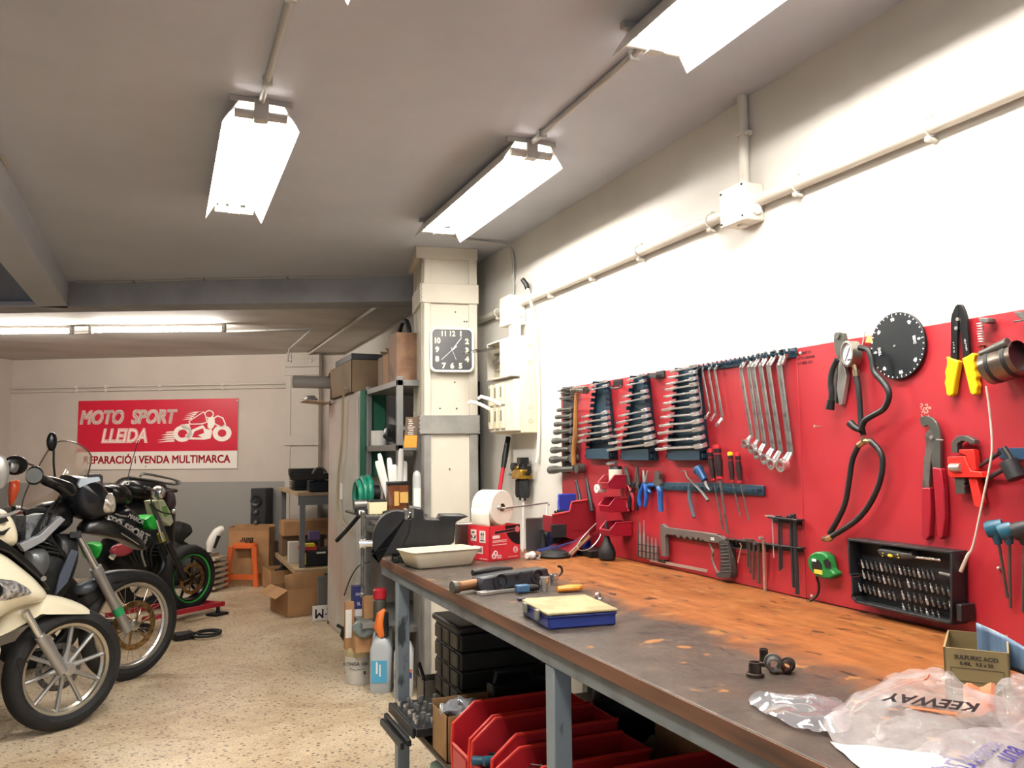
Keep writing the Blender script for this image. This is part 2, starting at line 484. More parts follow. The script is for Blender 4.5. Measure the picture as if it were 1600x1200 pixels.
PT.split('weld_bead', MB().tube([(-0.006 + 0.004 * math.sin(i * 2.1), -0.008, zg0 + (zg1 - zg0) * i / 14) for i in range(15)], 0.005, 6)
        .tube([(pw + 0.006 + 0.004 * math.sin(i * 2.1), -0.006, zg0 + (zg1 - zg0) * i / 14) for i in range(15)], 0.005, 6)
        .tube([(0.004 * math.sin(i * 2.1), -0.008, zt0 + (zt1 - zt0) * i / 14) for i in range(15)], 0.004, 6), M_gry)
mb = MB()
for u, v in ((711, 597), (688, 638), (714, 638), (703, 733), (712, 487), (726, 502), (730, 502), (674, 389), (682, 389), (731, 394)):
    p = pil(u, v); mb.lathe([(0, -0.003), (0.004, -0.0025), (0.005, 0.012)], 8, (p.x, p.y + 0.008, p.z), 'y')
PT.split('screw_hole', mb, mat('dark_hole', '2a2522', 0.8))

# ------------------------------------------------------------------ fluorescent fixtures
M_white = mat('white_enamel', 'e9e6de', 0.35)
M_tube = mat('lit_fluorescent_tube', 'ffffff', 0.4, emit=('fff9f2', TUBE_POWER))
M_tubef = mat('lit_bare_tube', 'ffffff', 0.4, emit=('fff6ea', FAR_TUBE_POWER))
M_cap = mat('grey_lamp_plastic', 'a7a39c', 0.5)
def fixture(x, y0, y1, label):
    t = Thing('fluorescent_fixture', label, 'ceiling light', (x, (y0 + y1) / 2, ZC), 0, 'reflector tube lights on the near ceiling')
    h = (y1 - y0) / 2
    refl = MB().grid(lambda a, b: [V(-.124, -h + 2 * h * b, -.102), V(-.112, -h + 2 * h * b, -.080), V(-.074, -h + 2 * h * b, -.022), V(-.02, -h + 2 * h * b, -.02), V(.02, -h + 2 * h * b, -.02), V(.074, -h + 2 * h * b, -.022), V(.112, -h + 2 * h * b, -.080), V(.124, -h + 2 * h * b, -.102)][round(a * 7)], 7, 1)
    # end edges of the reflector are cut back at the top
    t.part('reflector', refl, M_white, solid=0.002, smooth=0)
    t.part('ballast_housing', MB().box(-.022, .022, -h + .02, h - .02, -.045, -.001), mat('beige_ballast_enamel', '7d7163', 0.5), bevel=0.003)
    for s in (-1, 1):
        t.part('tube', MB().cyl((s * .058, -h + .05, -.058), (s * .058, h - .05, -.058), .013, n=14), M_tube)
        t.part('lamp_holder', MB().box(-.024, .024, s * (h - .02) - .02, s * (h - .02) + .02, -.075, -.002)
               .cyl((-.085, s * (h - .02), -.055), (.085, s * (h - .02), -.055), .016, n=12), M_cap, bevel=0.002)
        t.part('mounting_bracket', MB().box(-.10, .10, s * h * .97 - .01, s * h * .97 + .01, -.02, -.001), M_cap)
    return t
XR = 1.262; XLf = 0.272
fixture(XLf, 2.785, 3.985, 'white reflector tube light of the left row, its length centred over the walkway')
fixture(XR, 2.785, 3.985, 'white reflector tube light over the bench, nearest to the clock pillar')
fixture(XR - .02, 0.73, 1.93, 'white reflector tube light cut by the top frame edge, above the tool board')
fixture(XLf - .01, 0.73, 1.93, 'reflector tube light of which only a corner shows at the top edge')
def conduit(name, label, pts, r, m, clips=(), group=None, cat='conduit', clipm=None):
    t = Thing(name, label, cat, pts[0], 0, group)
    t.part('pipe', MB().tube([t.l(p) for p in pts], r, 12), m)
    for c in clips:
        c = Vector(c); q = t.l(c)
        t.part('clip', MB().cbox(q, (r * 3.0, r * 1.2, r * 3.2)), clipm or m, bevel=0.001)
    return t
M_cond = mat('grey_conduit_plastic', 'a9a7a2', 0.5)
zc = ZC - .012
conduit('ceiling_conduit', 'grey conduit on the ceiling feeding the left row light', [(XLf, y, zc) for y in (2.80, 2.4, 1.94)], .010, M_cond, [(XLf, 2.62, zc), (XLf, 2.1, zc)], 'ceiling conduits')
conduit('ceiling_conduit', 'grey conduit on the ceiling joining both lights above the bench', [(XR, y, zc) for y in (2.80, 2.4, 1.92)], .011, M_cond, [(XR, 2.7, zc), (XR, 2.05, zc)], 'ceiling conduits')
# thin conduit from the fixture by the pillar round into the wall box
pA = at(716, 373, z=ZC - .01); pB = at(775, 379, z=ZC - .01)
conduit('bent_conduit', 'thin grey conduit bending from the ceiling down to the upper wall box', smoothpts([(XR + .12, 4.16, ZC - .01), pA, (XW - .16, pB.y, ZC - .012), (XW - .04, pB.y - .03, ZC - .03), (XW - .014, pB.y - .05, ZC - .10), (XW - .014, pB.y - .05, 2.2)], 6), .008, M_cond, [(XW - .014, pB.y - .05, 2.3)])
# far bare tubes
def far_tube(u0, u1, v, label):
    a = at(u0, v, z=ZF - .045); b = at(u1, v - 2, z=ZF - .045); d = (b - a); L = d.length; c = (a + b) / 2
    t = Thing('batten_light', label, 'ceiling light', (c.x, c.y, ZF), math.atan2(d.y, d.x), 'bare tube lights under the far ceiling')
    h = L / 2
    t.part('batten', MB().box(-h, h, -.022, .022, -.024, -.001), M_white, bevel=0.002)
    t.part('tube', MB().cyl((-h + .03, 0, -.05), (h - .03, 0, -.05), .014, n=14), M_tubef)
    for s in (-1, 1):
        t.part('lamp_holder', MB().box(s * h - .014, s * h + .014, -.02, .02, -.072, -.001), M_cap, bevel=0.002)
far_tube(142, 350, 516, 'bare lit tube light under the far ceiling, whole in view')
far_tube(-96, 112, 519, 'bare lit tube light under the far ceiling, cut by the frame edge')
a = at(350, 518, z=ZF - .01); b = at(487, 514, z=ZF - .01); c = at(452, 545, z=ZF - .01)
conduit('far_ceiling_conduit', 'thin grey conduit on the far ceiling running from the bare tube light', [a, b, c, c + V(0, .1, -.12)], .009, M_cond, [(a + b) / 2])
a = at(112, 521, z=ZF - .012); b = at(142, 519, z=ZF - .012)
conduit('far_ceiling_conduit', 'short dark conduit linking the two bare tube lights', [a, b], .012, mat('dark_grey_plastic', '55524e', .5))
a = at(478, 556, z=ZF - .015); b = at(612, 463, z=ZF - .015)
conduit('far_ceiling_trunking', 'white cable trunking slanting over the far ceiling to the pillar', [a, b], .014, mat('pale_trunking', 'b5aea6', .5))
# cables on beam and side beam
pts = [at(x, y, z=ZC - .006) for x, y in ((118, 441), (210, 440), (320, 436), (450, 434), (560, 433))]
for p in pts: p.y -= .006
conduit('beam_cable', 'white cable clipped along the top of the cross beam', pts, .006, M_cond, pts[1:4], cat='cable', clipm=mat('dark_grey_plastic', '55524e'))
pts = [V(XL + .008, at(x, y, x=XL + .008).y, at(x, y, x=XL + .008).z) for x, y in ((0, 243), (30, 288), (55, 322), (75, 355), (90, 392))]
conduit('beam_cable', 'sagging yellowish cable on the side beam by the dark opening', smoothpts(pts, 4), .005, mat('yellowed_cable', 'b0a58c', .5), [pts[1], pts[2]], cat='cable', clipm=mat('dark_grey_plastic', '55524e'))
# ------------------------------------------------------------------ right wall: conduits, boxes, fuse cabinet
M_pipe = mat('painted_pipe', 'c9c4b8', 0.45)
M_box = mat('white_box_plastic', 'd6d0c2', 0.45)
M_blk = mat('black_plastic', '0f1011', 0.42)
M_blk2 = mat('dark_grey_plastic2', '1b1d1f', 0.45)
M_steel = mat('steel', 'b9b6b0', 0.32, .7)
M_chrome = mat('chrome', 'd8d8d6', 0.16, .88)
M_dsteel = mat('dark_steel', '73716d', 0.4, .65, col2='54514d', scale=30)
M_brass = mat('brass', 'c09a4a', 0.3, 1.0)
M_hole = MATS['dark_hole']
M_rubber = mat('black_rubber', '0d0e0f', 0.6)
XP = XW - .022
def wallp(u, v, x=XP): return at(u, v, x=x)
PA = wallp(752, 496); PB_ = wallp(1180, 318); PC = wallp(1600, 140)
zp = (PA.z + PB_.z + PC.z) / 3
clips = [V(XP, wallp(u, v).y, zp) for u, v in ((778, 490), (860, 460), (925, 433), (1000, 402), (1110, 353), (1245, 296), (1453, 210))]
t = Thing('wall_conduit', 'long thick painted conduit running the length of the bench wall', 'conduit', (XP, 2.5, zp))
t.part('pipe', MB().cyl((0, -3.2, 0), (0, PA.y + .6 - 2.5, 0), .021, n=16), M_pipe)
for c in clips:
    y = c.y - 2.5
    mb = MB().torus((0, y, 0), .0235, .0035, 'y', 20, 6).cyl((-.006, y, -.034), (.02, y, -.034), .007, n=10).ball((-.008, y, -.034), .009, 10, 6).cyl((.0, y, .03), (.02, y, .03), .006, n=8)
    t.part('clip', mb, M_pipe)
J = wallp(1167, 330)
t = Thing('junction_box', 'large square junction box where the conduit from the ceiling joins', 'junction box', (XW, J.y, zp - .005), -PI / 2)
t.part('body', MB().box(-.062, .062, -.075, -.001, -.062, .062), M_box, bevel=0.006)
t.part('cover', MB().box(-.064, .064, -.083, -.073, -.064, .064), M_box, bevel=0.003)
t.split('cable_gland', MB().cyl((.06, -.038, -.028), (.072, -.038, -.028), .017, n=18).cyl((0, -.04, -.062), (0, -.04, -.07), .018, n=18), M_box)
t.split('screw', MB().cyl((-.054, -.086, .05), (-.054, -.082, .05), .004, n=8).cyl((.054, -.086, .054), (.054, -.082, .054), .004, n=8).cyl((-.054, -.086, -.054), (-.054, -.082, -.054), .004, n=8).cyl((.054, -.086, -.05), (.054, -.082, -.05), .004, n=8), M_hole)
yv = wallp(1164, 290).y
t = Thing('riser_conduit', 'grey conduit rising from the square junction box to the ceiling', 'conduit', (XP, yv, zp))
t.part('pipe', MB().cyl((0, 0, .06), (0, 0, ZC - zp), .017, n=14), M_pipe)
t.part('clip', MB().torus((0, 0, .24), .0195, .003, 'z', 18, 6).cbox((0, -.028, .24), (.02, .014, .014)), M_pipe)
# upper wall box by the pillar
J = wallp(803, 480, XW - .04)
bz0, bz1 = wallp(803, 505, XW - .08).z, wallp(803, 459, XW - .08).z
t = Thing('junction_box', 'white junction box above the fuse cabinet by the pillar', 'junction box', (XW, J.y, (bz0 + bz1) / 2), -PI / 2)
h = (bz1 - bz0) / 2
t.part('body', MB().box(-.075, .075, -.085, -.001, -h, h), M_box, bevel=0.006)
t.part('cover', MB().box(-.077, .077, -.095, -.083, -h - .002, h + .002), M_box, bevel=0.003)
t.split('cable_gland', MB().cyl((.075, -.04, -.02), (.087, -.04, -.02), .02, n=18), M_box)
JB = t.M.translation.copy()
# black tipped cable loop hanging from the wall pipe
p = [V(XW - .03, wallp(824, 450, XW - .03).y, wallp(824, 450, XW - .03).z), wallp(829, 470, XW - .03), wallp(836, 505, XW - .02), wallp(840, 560, XW - .015), wallp(842, 640, XW - .015), wallp(841, 705, XW - .015), wallp(838, 722, XW - .02)]
t = Thing('hanging_cable', 'white cable with black bent end hanging beside the fuse cabinet', 'cable', p[0])
t.part('cable', MB().tube([t.l(q) for q in smoothpts(p, 5)], .008, 10), mat('white_cable', 'e4dfcf', .4))
t.part('plug', MB().tube([t.l(q) for q in (p[0] + V(0, 0, -.005), p[0] + V(-.004, .004, .02), p[0] + V(-.02, .02, .05))], [.013, .014, .012], 12), M_blk, bevel=.001)
# fuse cabinet
fa = wallp(766, 530, XW - .12); fb = wallp(834, 675, XW - .001)
y1 = at(765, 560, x=XW - .13).y; y0 = at(840, 560, x=XW - .001).y
za = at(815, 523, x=XW - .10).z; zb = at(815, 676, x=XW - .10).z
yc = (y0 + y1) / 2; W2 = (y1 - y0) / 2; Hh = za - zb
t = Thing('fuse_cabinet', 'open cream fuse cabinet with switch levers, on the wall beside the pillar', 'fuse box', (XW, yc, zb), -PI / 2)
M_fc = mat('cream_cabinet_enamel', 'd8d0b4', 0.4)
t.part('body', MB().box(-W2, W2, -.10, -.001, 0, Hh), M_fc, bevel=0.004)
t.split('side_rivet', MB().torus((W2 + .001, -.045, Hh * .12), .010, .0015, 'x', 16, 5).torus((W2 + .001, -.045, Hh * .26), .010, .0015, 'x', 16, 5).torus((W2 + .001, -.045, Hh * .72), .010, .0015, 'x', 16, 5).torus((W2 + .001, -.045, Hh * .9), .010, .0015, 'x', 16, 5), mat('cream_shadow_groove', 'a89f80', .5))
f = t.part('upper_panel', MB().box(-W2 * .95, W2 * .1, -.15, -.10, Hh * .58, Hh * .60).box(-W2 * .95, W2 * .1, -.15, -.10, Hh * .97, Hh * .99).box(-W2 * .95, -W2 * .9, -.15, -.10, Hh * .6, Hh * .97).box(W2 * .1, W2 * .95, -.15, -.10, Hh * .58, Hh * .99), M_box, bevel=0.002)
t.part('inner_ledge', MB().box(-W2 * .7, W2 * .1, -.125, -.10, Hh * .68, Hh * .70).box(-W2 * .7, W2 * .1, -.13, -.10, Hh * .76, Hh * .80).box(-W2 * .8, W2 * .1, -.12, -.10, Hh * .86, Hh * .88), mat('grey_breaker_plastic', '8f8a80', .5), bevel=.002)
t.part('smoked_cover', MB().cbox((-W2 * .5, -.21, Hh * .90), (W2 * 1.1, .15, .004), Matrix.Rotation(math.radians(8), 4, 'X')), mat('smoked_cover_plastic', '4a4640', .15, alpha=.75), bevel=.001)
t.part('lower_panel', MB().box(-W2 * .95, W2 * .98, -.135, -.10, Hh * .02, Hh * .55), M_box, bevel=0.004)
for r in range(2):
    for c in range(3):
        x = -W2 * .72 + c * W2 * .46; z = Hh * (.40 if r == 0 else .15)
        s_ = t.part('switch', MB().box(x - .020, x + .020, -.152, -.135, z - .05, z + .065), M_fc, bevel=0.004)
        t.part('window', MB().box(x - .009, x + .009, -.1535, -.150, z - .01, z + .045), mat('smoked_window', '6e6450', .3), parent=s_)
for x, z in ((-W2 * .72, Hh * .27), (W2 * .2, Hh * .30)):
    t.part('lever', MB().tube([(x, -.15, z), (x - .03, -.20, z + .03), (x - .06, -.24, z + .045), (x - .075, -.25, z + .035)], [(.010, .007)] * 4, 8), M_box)
t.part('cable_entry', MB().box(-.012, .035, -.085, -.03, Hh, Hh + (bz0 - za) + .004), mat('clear_grey_plastic', 'c9c6bd', .3), bevel=.003)
# red jack lever leaning on the wall
a = at(794, 684, x=XW - .03); b = at(775, 800, x=XW - .12)
t = Thing('jack_lever', 'red steel lever with black rubber grip leaning below the fuse cabinet', 'lever', a)
d = (b - a).normalized()
t.part('rod', MB().cyl((0, 0, 0), t.l(a + d * .62), .011, n=14), mat('red_gloss_paint', 'b3182b', .25))
t.part('grip', MB().tube([d * -.005, d * .10, d * .17], [.014, .017, .014], 14), M_blk)
# air filter regulator
r0 = at(812, 740, x=XW - .06)
t = Thing('air_regulator', 'brass and black compressed air filter regulator screwed to the wall', 'air regulator', (XW, r0.y, r0.z), -PI / 2)
t.part('bracket', MB().box(-.05, .05, -.012, -.001, -.03, .05), M_steel)
t.part('body', MB().box(-.062, .058, -.082, -.01, -.028, .022).cbox((-.02, -.05, .03), (.05, .05, .02)), mat('brass_casting', 'b58f3a', .35, .9, col2='8a6a2a', scale=40), bevel=0.006)
t.part('knob', MB().cyl((0.01, -.045, .02), (0.01, -.045, .085), .024, n=20).box(-.014, .034, -.07, -.02, .05, .085), M_blk, bevel=0.003)
t.part('gauge', MB().cyl((-.05, -.085, .035), (-.05, -.055, .035), .021, n=20), M_blk, bevel=.002)
for x in (-.032, .030):
    t.part('bowl', MB().lathe([(.018, -.03), (.026, -.035), (.027, -.11), (.022, -.125), (.006, -.128), (.006, -.14), (0.001, -.142)], 18, (x, -.045, 0)), M_blk2)
t.part('air_coupling', MB().cyl((-.06, -.045, 0), (-.13, -.06, 0), .010, n=14).cyl((-.085, -.05, 0), (-.10, -.054, 0), .014, n=12).cyl((-.12, -.058, 0), (-.135, -.061, 0), .013, n=14), M_steel)
t.part('elbow_fitting', MB().tube([(.055, -.045, 0), (.085, -.045, 0), (.092, -.045, .01), (.092, -.045, .04)], .012, 12), M_blk)
# ------------------------------------------------------------------ red tool board
XB = 1.767
BT = 1.640; BBt = 0.891
YS = at(1253, 750, x=XB).y      # seam between the two panels
Y_L = at(876, 605, x=XB).y
def redmat():
    n = NT('red_board_paint', 0.42)
    f = n.noise(2.0, 6, rough=.6); c = n.ramp(f, [(0.35, '981e28'), (0.7, 'a4282f')])
    s2 = n.noise(90, 2); k = n.ramp(s2, [(0.70, 0.0), (0.74, 0.5)])
    c = n.mix(n.math('MULTIPLY', k, .5), c, '6d141e')
    return n.out(c, bump=n.noise(30, 3), bs=.05)
M_red = redmat()
for i, (y0, y1, lab) in enumerate(((YS + .001, Y_L, 'red painted tool board panel at the pillar end carrying the spanner racks'), (-.6, YS - .001, 'red painted tool board panel carrying the black dial and the bit case'))):
    t = Thing('tool_board', lab, 'tool board', (XB, (y0 + y1) / 2, BBt), -PI / 2)
    L = (y1 - y0) / 2
    t.part('panel', MB().box(-L, L, 0, .018, 0, BT - BBt), M_red, bevel=.002)
    if i == 1:
        t.part('stamp_marking', MB().text('REF 3067 C/', .012, TR((-L + .028, -.0006, .73)) @ RX90, extrude=.0003).text('ATTN ARMAR', .012, TR((-L + .036, -.0006, .715)) @ RX90, extrude=.0003).text('23 / 7081 012', .012, TR((-L + .03, -.0006, .70)) @ RX90, extrude=.0003), M_blk)
        mb = MB()
        for k in range(26):
            a = random.uniform(0, 2 * PI); r = random.uniform(.002, .02)
            x, y, z = t.l(at(1447, 640, x=XB)); mb.cbox((x + r * math.cos(a), -.0006, z + r * math.sin(a)), (random.uniform(.002, .008), .0008, .0025), Matrix.Rotation(random.uniform(0, 3), 4, 'Y'))
        t.part('paint_chip', mb, mat('bare_wood_chip', 'd8a892', .7), kind='stuff')
    mb = MB()
    for u, v in (((1245, 927), ) if i == 0 else ((1268, 932), (1250, 552))):
        x, y, z = t.l(at(u, v, x=XB)); mb.lathe([(0.0, -.003), (.004, -.002), (.006, 0)], 10, (x, 0, z), 'y')
    t.split('screw', mb, M_steel)
def mpp(u): return 1.917 / (u - 257)
class BThing(Thing):
    """thing hung on the board: local x along the board, -y outwards, z up"""
    def __init__(s, name, label, cat, u, v, group=None, **k):
        Thing.__init__(s, name, label, cat, at(u, v, x=XB), -PI / 2, group, **k)
    def q(s, u, v, out=0.01):
        return s.l(at(u, v, x=XB - out))
    def poly(s, pts, out=0.01):
        r = []
        for u, v in pts:
            p = s.q(u, v, out); r.append((p.x, p.z))
        return r
    def pr(s, mb, pts, o0, o1, ref=None):
        """outline given where its front face shows, from depth o0 to o1 off the board"""
        return mb.prism(s.poly(pts, o1), -o1, -o0)
    def tb(s, mb, pts, r, out=.012, n=10, k=5, sm=True):
        P = [s.q(*(p if len(p) == 3 else (p[0], p[1], out))) for p in pts]
        if sm and len(P) > 2:
            if hasattr(r, '__len__'):
                m = len(P); P2 = smoothpts(P, k); R = []
                for i in range(len(P2)):
                    f = i / (len(P2) - 1) * (m - 1); a = min(int(f), m - 2); R.append(r[a] + (r[a + 1] - r[a]) * (f - a))
                return mb.tube(P2, R, n)
            P = smoothpts(P, k)
        return mb.tube(P, r, n)
def Z1(l, x0, y0, k):     # zoom picture coordinates to photo pixels
    return [(x0 + a / k, y0 + b / k) + tuple(c) for a, b, *c in l]
ORD = ['first', 'second', 'third', 'fourth', 'fifth', 'sixth', 'seventh', 'eighth', 'ninth', 'tenth', 'eleventh', 'twelfth', 'thirteenth', 'fourteenth', 'fifteenth']
M_teal = mat('dark_teal_plastic', '17303f', 0.45)
M_gun = mat('gunmetal', '646560', 0.36, .7)

# --- tubular box spanners at the pillar end
rows = [(205, 415), (200, 443), (190, 490), (172, 592), (160, 650), (152, 710), (150, 775), (138, 850), (128, 925), (122, 1005), (108, 1090)]
rk = BThing('spanner_rack', 'black clip rack at the board edge holding tubular spanners', 'tool rack', *Z1([(250, 700)], 840, 530, 5.333)[0])
mb = MB(); rk.pr(mb, Z1([(205, 400), (300, 395), (300, 1060), (215, 1090)], 840, 530, 5.333), .0, .006)
for a, b in rows:
    u, v = Z1([(240, b)], 840, 530, 5.333)[0]; p = rk.q(u, v, .01); mb.box(p.x - .015, p.x + .03, -.03, 0, p.z - .014, p.z - .010)
rk.solo(mb, M_blk2, bevel=.001)
for i, (a, b) in enumerate(rows):
    u0, v0 = Z1([(a, b + (4 if i < 3 else 0))], 840, 530, 5.333)[0]; u1, v1 = Z1([(285 if i < 10 else 335, b - 14)], 840, 530, 5.333)[0]
    t = BThing('box_spanner', 'tubular steel box spanner, %s from the top in the black rack by the hammer' % ORD[i], 'box spanner', u0, v0, 'tubular box spanners')
    r = .0045 + .0013 * i * (1 if i > 2 else .3)
    A = t.q(u0, v0, .04); B = t.q(u1, v1, .04); d = (B - A)
    # thin stem, bulb head at the open end, side socket at the other
    mb = MB().tube([A, A + d * .08, A + d * .16, A + d * .30, A + d * .36, A + d * .9], [r * .8, r * 1.15, r * 1.15, r * .95, r * .75, r * .75], 12)
    mb.ball(A, (r * 1.1, r * 1.1, r * 1.1), 12, 8)
    mb.lathe([(r * .7, 0.0), (r * 1.25, 0), (r * 1.25, .016 + .002 * i), (r * .8, .016 + .002 * i), (r * .8, .004)], 14, (B.x, B.y - .008, B.z), 'y')
    t.solo(mb, M_gun)
# --- hammer
t = BThing('hammer', 'ball peen hammer with a worn wooden handle', 'hammer', 904, 610)
mb = MB(); t.tb(mb, Z1([(285, 430), (300, 425), (330, 418), (365, 420), (405, 425)], 840, 530, 5.333), [.010, .014, .012, .017, .017], .075, 16, 3)
t.part('head', mb, mat('worn_hammer_steel', '8d8880', .35, 1.0, col2='5a544d', scale=40))
mb = MB(); t.tb(mb, Z1([(322, 450), (318, 600), (312, 800), (300, 950), (302, 1050)], 840, 530, 5.333), [.008, .009, .011, .012, .011], .07, 12)
t.part('handle', mb, mat('worn_handle_wood', '8f5f2c', .6, col2='4a2b14', scale=18, stretch=(1, 1, .15), lo=.5, hi=.62))
t.part('peg', MB().box(-.02, .02, -.10, 0, -.006, -.002), M_blk2)

# --- three teal spanner racks
def spanner(L, wd, th):
    """combination spanner lying flat, origin at the open end, +x to the ring end"""
    mb = MB()
    j = wd * .5
    mb.prism([(-j * .9, -j), (-j * .2, -j * 1.15), (j * .8, -j * .8), (j * 1.6, -j * .42), (j * 1.6, j * .42), (j * .8, j * .8), (-j * .2, j * 1.15), (-j * .9, j), (-j * 1.0, j * .55), (-j * .1, j * .45), (j * .1, 0), (-j * .1, -j * .45), (-j * 1.0, -j * .55)], -th * .5, th * .5, 'xy')
    mb.bar((j * 1.4, 0, 0), (L - j * .6, 0, th * .6), wd * .42, th * .7)
    R = j * .95; c = (L, 0, th * 1.0)
    vs = [(R * .62, -th * .8), (R, -th * .8), (R, th * .8), (R * .62, th * .8), (R * .62, -th * .8)]
    mb.lathe(vs, 18, c)
    return mb
def rack(name, label, top, bot, lines, gname, where):
    (ax, ay, bx, by) = top; (cx, cy, dx, dy) = bot
    t = BThing('spanner_rack', label, 'tool rack', (cx + dx) / 2, cy)
    mb = MB(); o = .038
    P = t.poly([(ax, ay), (bx, by), (dx, dy), (cx, cy)], .030)
    mb.prism(P, -.006, 0)
    # ribbed side cheeks and bottom shelf box
    for k in (0, 1):
        T_, B_ = (P[0], P[3]) if k == 0 else (P[1], P[2])
        N = 14
        for i in range(N):
            f0, f1 = i / N, (i + .62) / N
            x0 = T_[0] + (B_[0] - T_[0]) * f0; z0 = T_[1] + (B_[1] - T_[1]) * f0
            x1 = T_[0] + (B_[0] - T_[0]) * f1; z1 = T_[1] + (B_[1] - T_[1]) * f1
            s_ = .004 if k == 0 else -.004
            mb.prism([(x0, z0), (x0 + s_, z0), (x1 + s_, z1), (x1, z1)], -.034, -.004)
        for (f0, f1) in ((0, 1),):
            x0, z0 = T_; x1, z1 = B_; s_ = .004 if k == 0 else -.004
            mb.prism([(x0, z0), (x0 + s_, z0), (x1 + s_, z1), (x1, z1)], -.016, 0)
    zb = P[2][1]; hb = (P[0][1] - zb) * .13
    iw = (P[2][0] - P[3][0]) * .07; mb.prism([(P[3][0] + iw, zb), (P[2][0] - iw, zb), (P[2][0] - iw, zb + hb), (P[3][0] + iw, zb + hb)], -.036, 0)
    t.solo(mb, M_teal, bevel=.0008)
    for i, (a, b, c, d) in enumerate(lines):
        w_ = BThing('spanner', 'chrome combination spanner, %s from the top in %s' % (ORD[i], where), 'spanner', a, b, gname)
        A = w_.q(a + 3, b, o); B = w_.q(c, d, o); L = (B - A).length
        th = .0056 + .0018 * L / .15; wd = .015 + L * .15
        sp = spanner(L, wd, th)
        ang = math.atan2(B.z - A.z, B.x - A.x)
        MM = Matrix.Translation(A) @ Matrix.Rotation(-ang, 4, 'Y') @ Matrix.Rotation(math.radians(15), 4, 'X')
        sp.v = [MM @ p for p in sp.v]
        w_.solo(sp, mat('bright_spanner_chrome', 'dededd', .25, .8) if i % 3 else M_steel, bevel=.0006)
k = 5.3333
def zz(l): return [(840 + a / k, 530 + b / k, 840 + c / k, 530 + d / k) for a, b, c, d in l]
rack('A', 'narrow teal spanner rack with empty upper slots beside the hammer', zz([(465, 352, 555, 345)])[0], zz([(395, 1000, 620, 1000)])[0],
     zz([(455, 378, 560, 362), (440, 418, 572, 402), (395, 638, 570, 622), (378, 690, 572, 672), (370, 740, 575, 722), (355, 795, 580, 775), (340, 848, 585, 830)]), 'spanners in the racks', 'the half empty teal rack by the hammer')
rack('B', 'middle teal spanner rack with two gaps between its spanners', zz([(775, 305, 880, 298)])[0], zz([(690, 1010, 955, 1010)])[0],
     zz([(765, 332, 872, 312), (755, 378, 880, 362), (732, 470, 895, 448), (718, 522, 902, 498), (708, 630, 905, 602), (695, 685, 912, 655), (680, 742, 920, 714), (668, 797, 930, 768), (642, 855, 938, 832), (632, 910, 950, 885)]), 'spanners in the racks', 'the middle teal rack with gaps')
rack('C', 'full teal spanner rack beside the short ring spanners', zz([(1150, 240, 1300, 228)])[0], zz([(1070, 1010, 1385, 1010)])[0],
     zz([(1130, 262, 1300, 240), (1115, 312, 1302, 290), (1105, 365, 1305, 342), (1098, 412, 1308, 392), (1090, 468, 1312, 450), (1085, 525, 1314, 510), (1075, 580, 1318, 568), (1070, 640, 1328, 635), (1060, 710, 1338, 700), (1050, 772, 1343, 765), (1040, 840, 1350, 835), (1035, 905, 1362, 905)]), 'spanners in the racks', 'the full teal rack by the ring spanners')
# --- two small black hooks
t = BThing('tool_hook', 'small black double hook between the first two teal racks', 'hook', 964, 600)
mb = MB(); t.pr(mb, Z1([(630, 340), (700, 332), (700, 385), (632, 385)], 840, 530, k), 0, .005)
t.tb(mb, Z1([(640, 385, .01), (612, 402, .03), (640, 412, .045), (690, 402, .03), (692, 385, .01)], 840, 530, k), .004, .02, 8)
t.solo(mb, M_blk2)
t = BThing('tool_hook', 'flat black hook plate above the gap beside the full teal rack', 'hook', 1025, 586)
mb = MB(); t.pr(mb, Z1([(985, 270), (1050, 258), (1055, 315), (985, 328)], 840, 530, k), 0, .006)
t.pr(mb, Z1([(985, 328), (940, 326), (915, 305), (912, 280), (928, 280), (940, 298), (985, 298)], 840, 530, k), .004, .03)
t.solo(mb, M_blk2, bevel=.001)
# --- rail and offset ring spanners
K2 = 5.3333
rl = BThing('hook_rail', 'teal hook rail along the board top carrying offset ring spanners', 'tool rail', 1165, 560)
mb = MB(); rl.pr(mb, Z1([(478, 228), (1295, 68), (1295, 152), (690, 245), (478, 262)], 1000, 530, K2), 0, .006)
for i in range(22):
    f = i / 21; u, v = 1000 + (490 + 790 * f) / K2, 530 + (240 - 135 * f) / K2
    p = rl.q(u, v, .008); mb.box(p.x - .003, p.x + .003, -.028, -.004, p.z - .004, p.z + .003).box(p.x - .003, p.x + .003, -.028, -.024, p.z, p.z + .010)
rl.solo(mb, M_teal, bevel=.0008)
data = [((492, 232), (472, 266), (512, 580), (494, 612), .0036, 12), ((535, 222), (522, 258), (577, 604), (552, 650), .0042, 14), ((592, 214), (574, 260), (627, 620), (600, 664), .0044, 15), ((652, 210), (626, 258), (682, 656), (646, 712), .0050, 17),
        ((880, 180), (842, 248), (925, 800), (882, 872), .0068, 34), ((945, 170), (908, 242), (982, 836), (938, 912), .0074, 35), ((1000, 150), (945, 240), (1034, 868), (985, 962), .0076, 37), ((1060, 140), (1008, 232), (1105, 905), (1050, 1002), .0080, 40), ((1130, 128), (1072, 228), (1168, 926), (1108, 1040), .0084, 43), ((1205, 118), (1165, 228), (1250, 940), (1190, 1052), .0105, 50)]
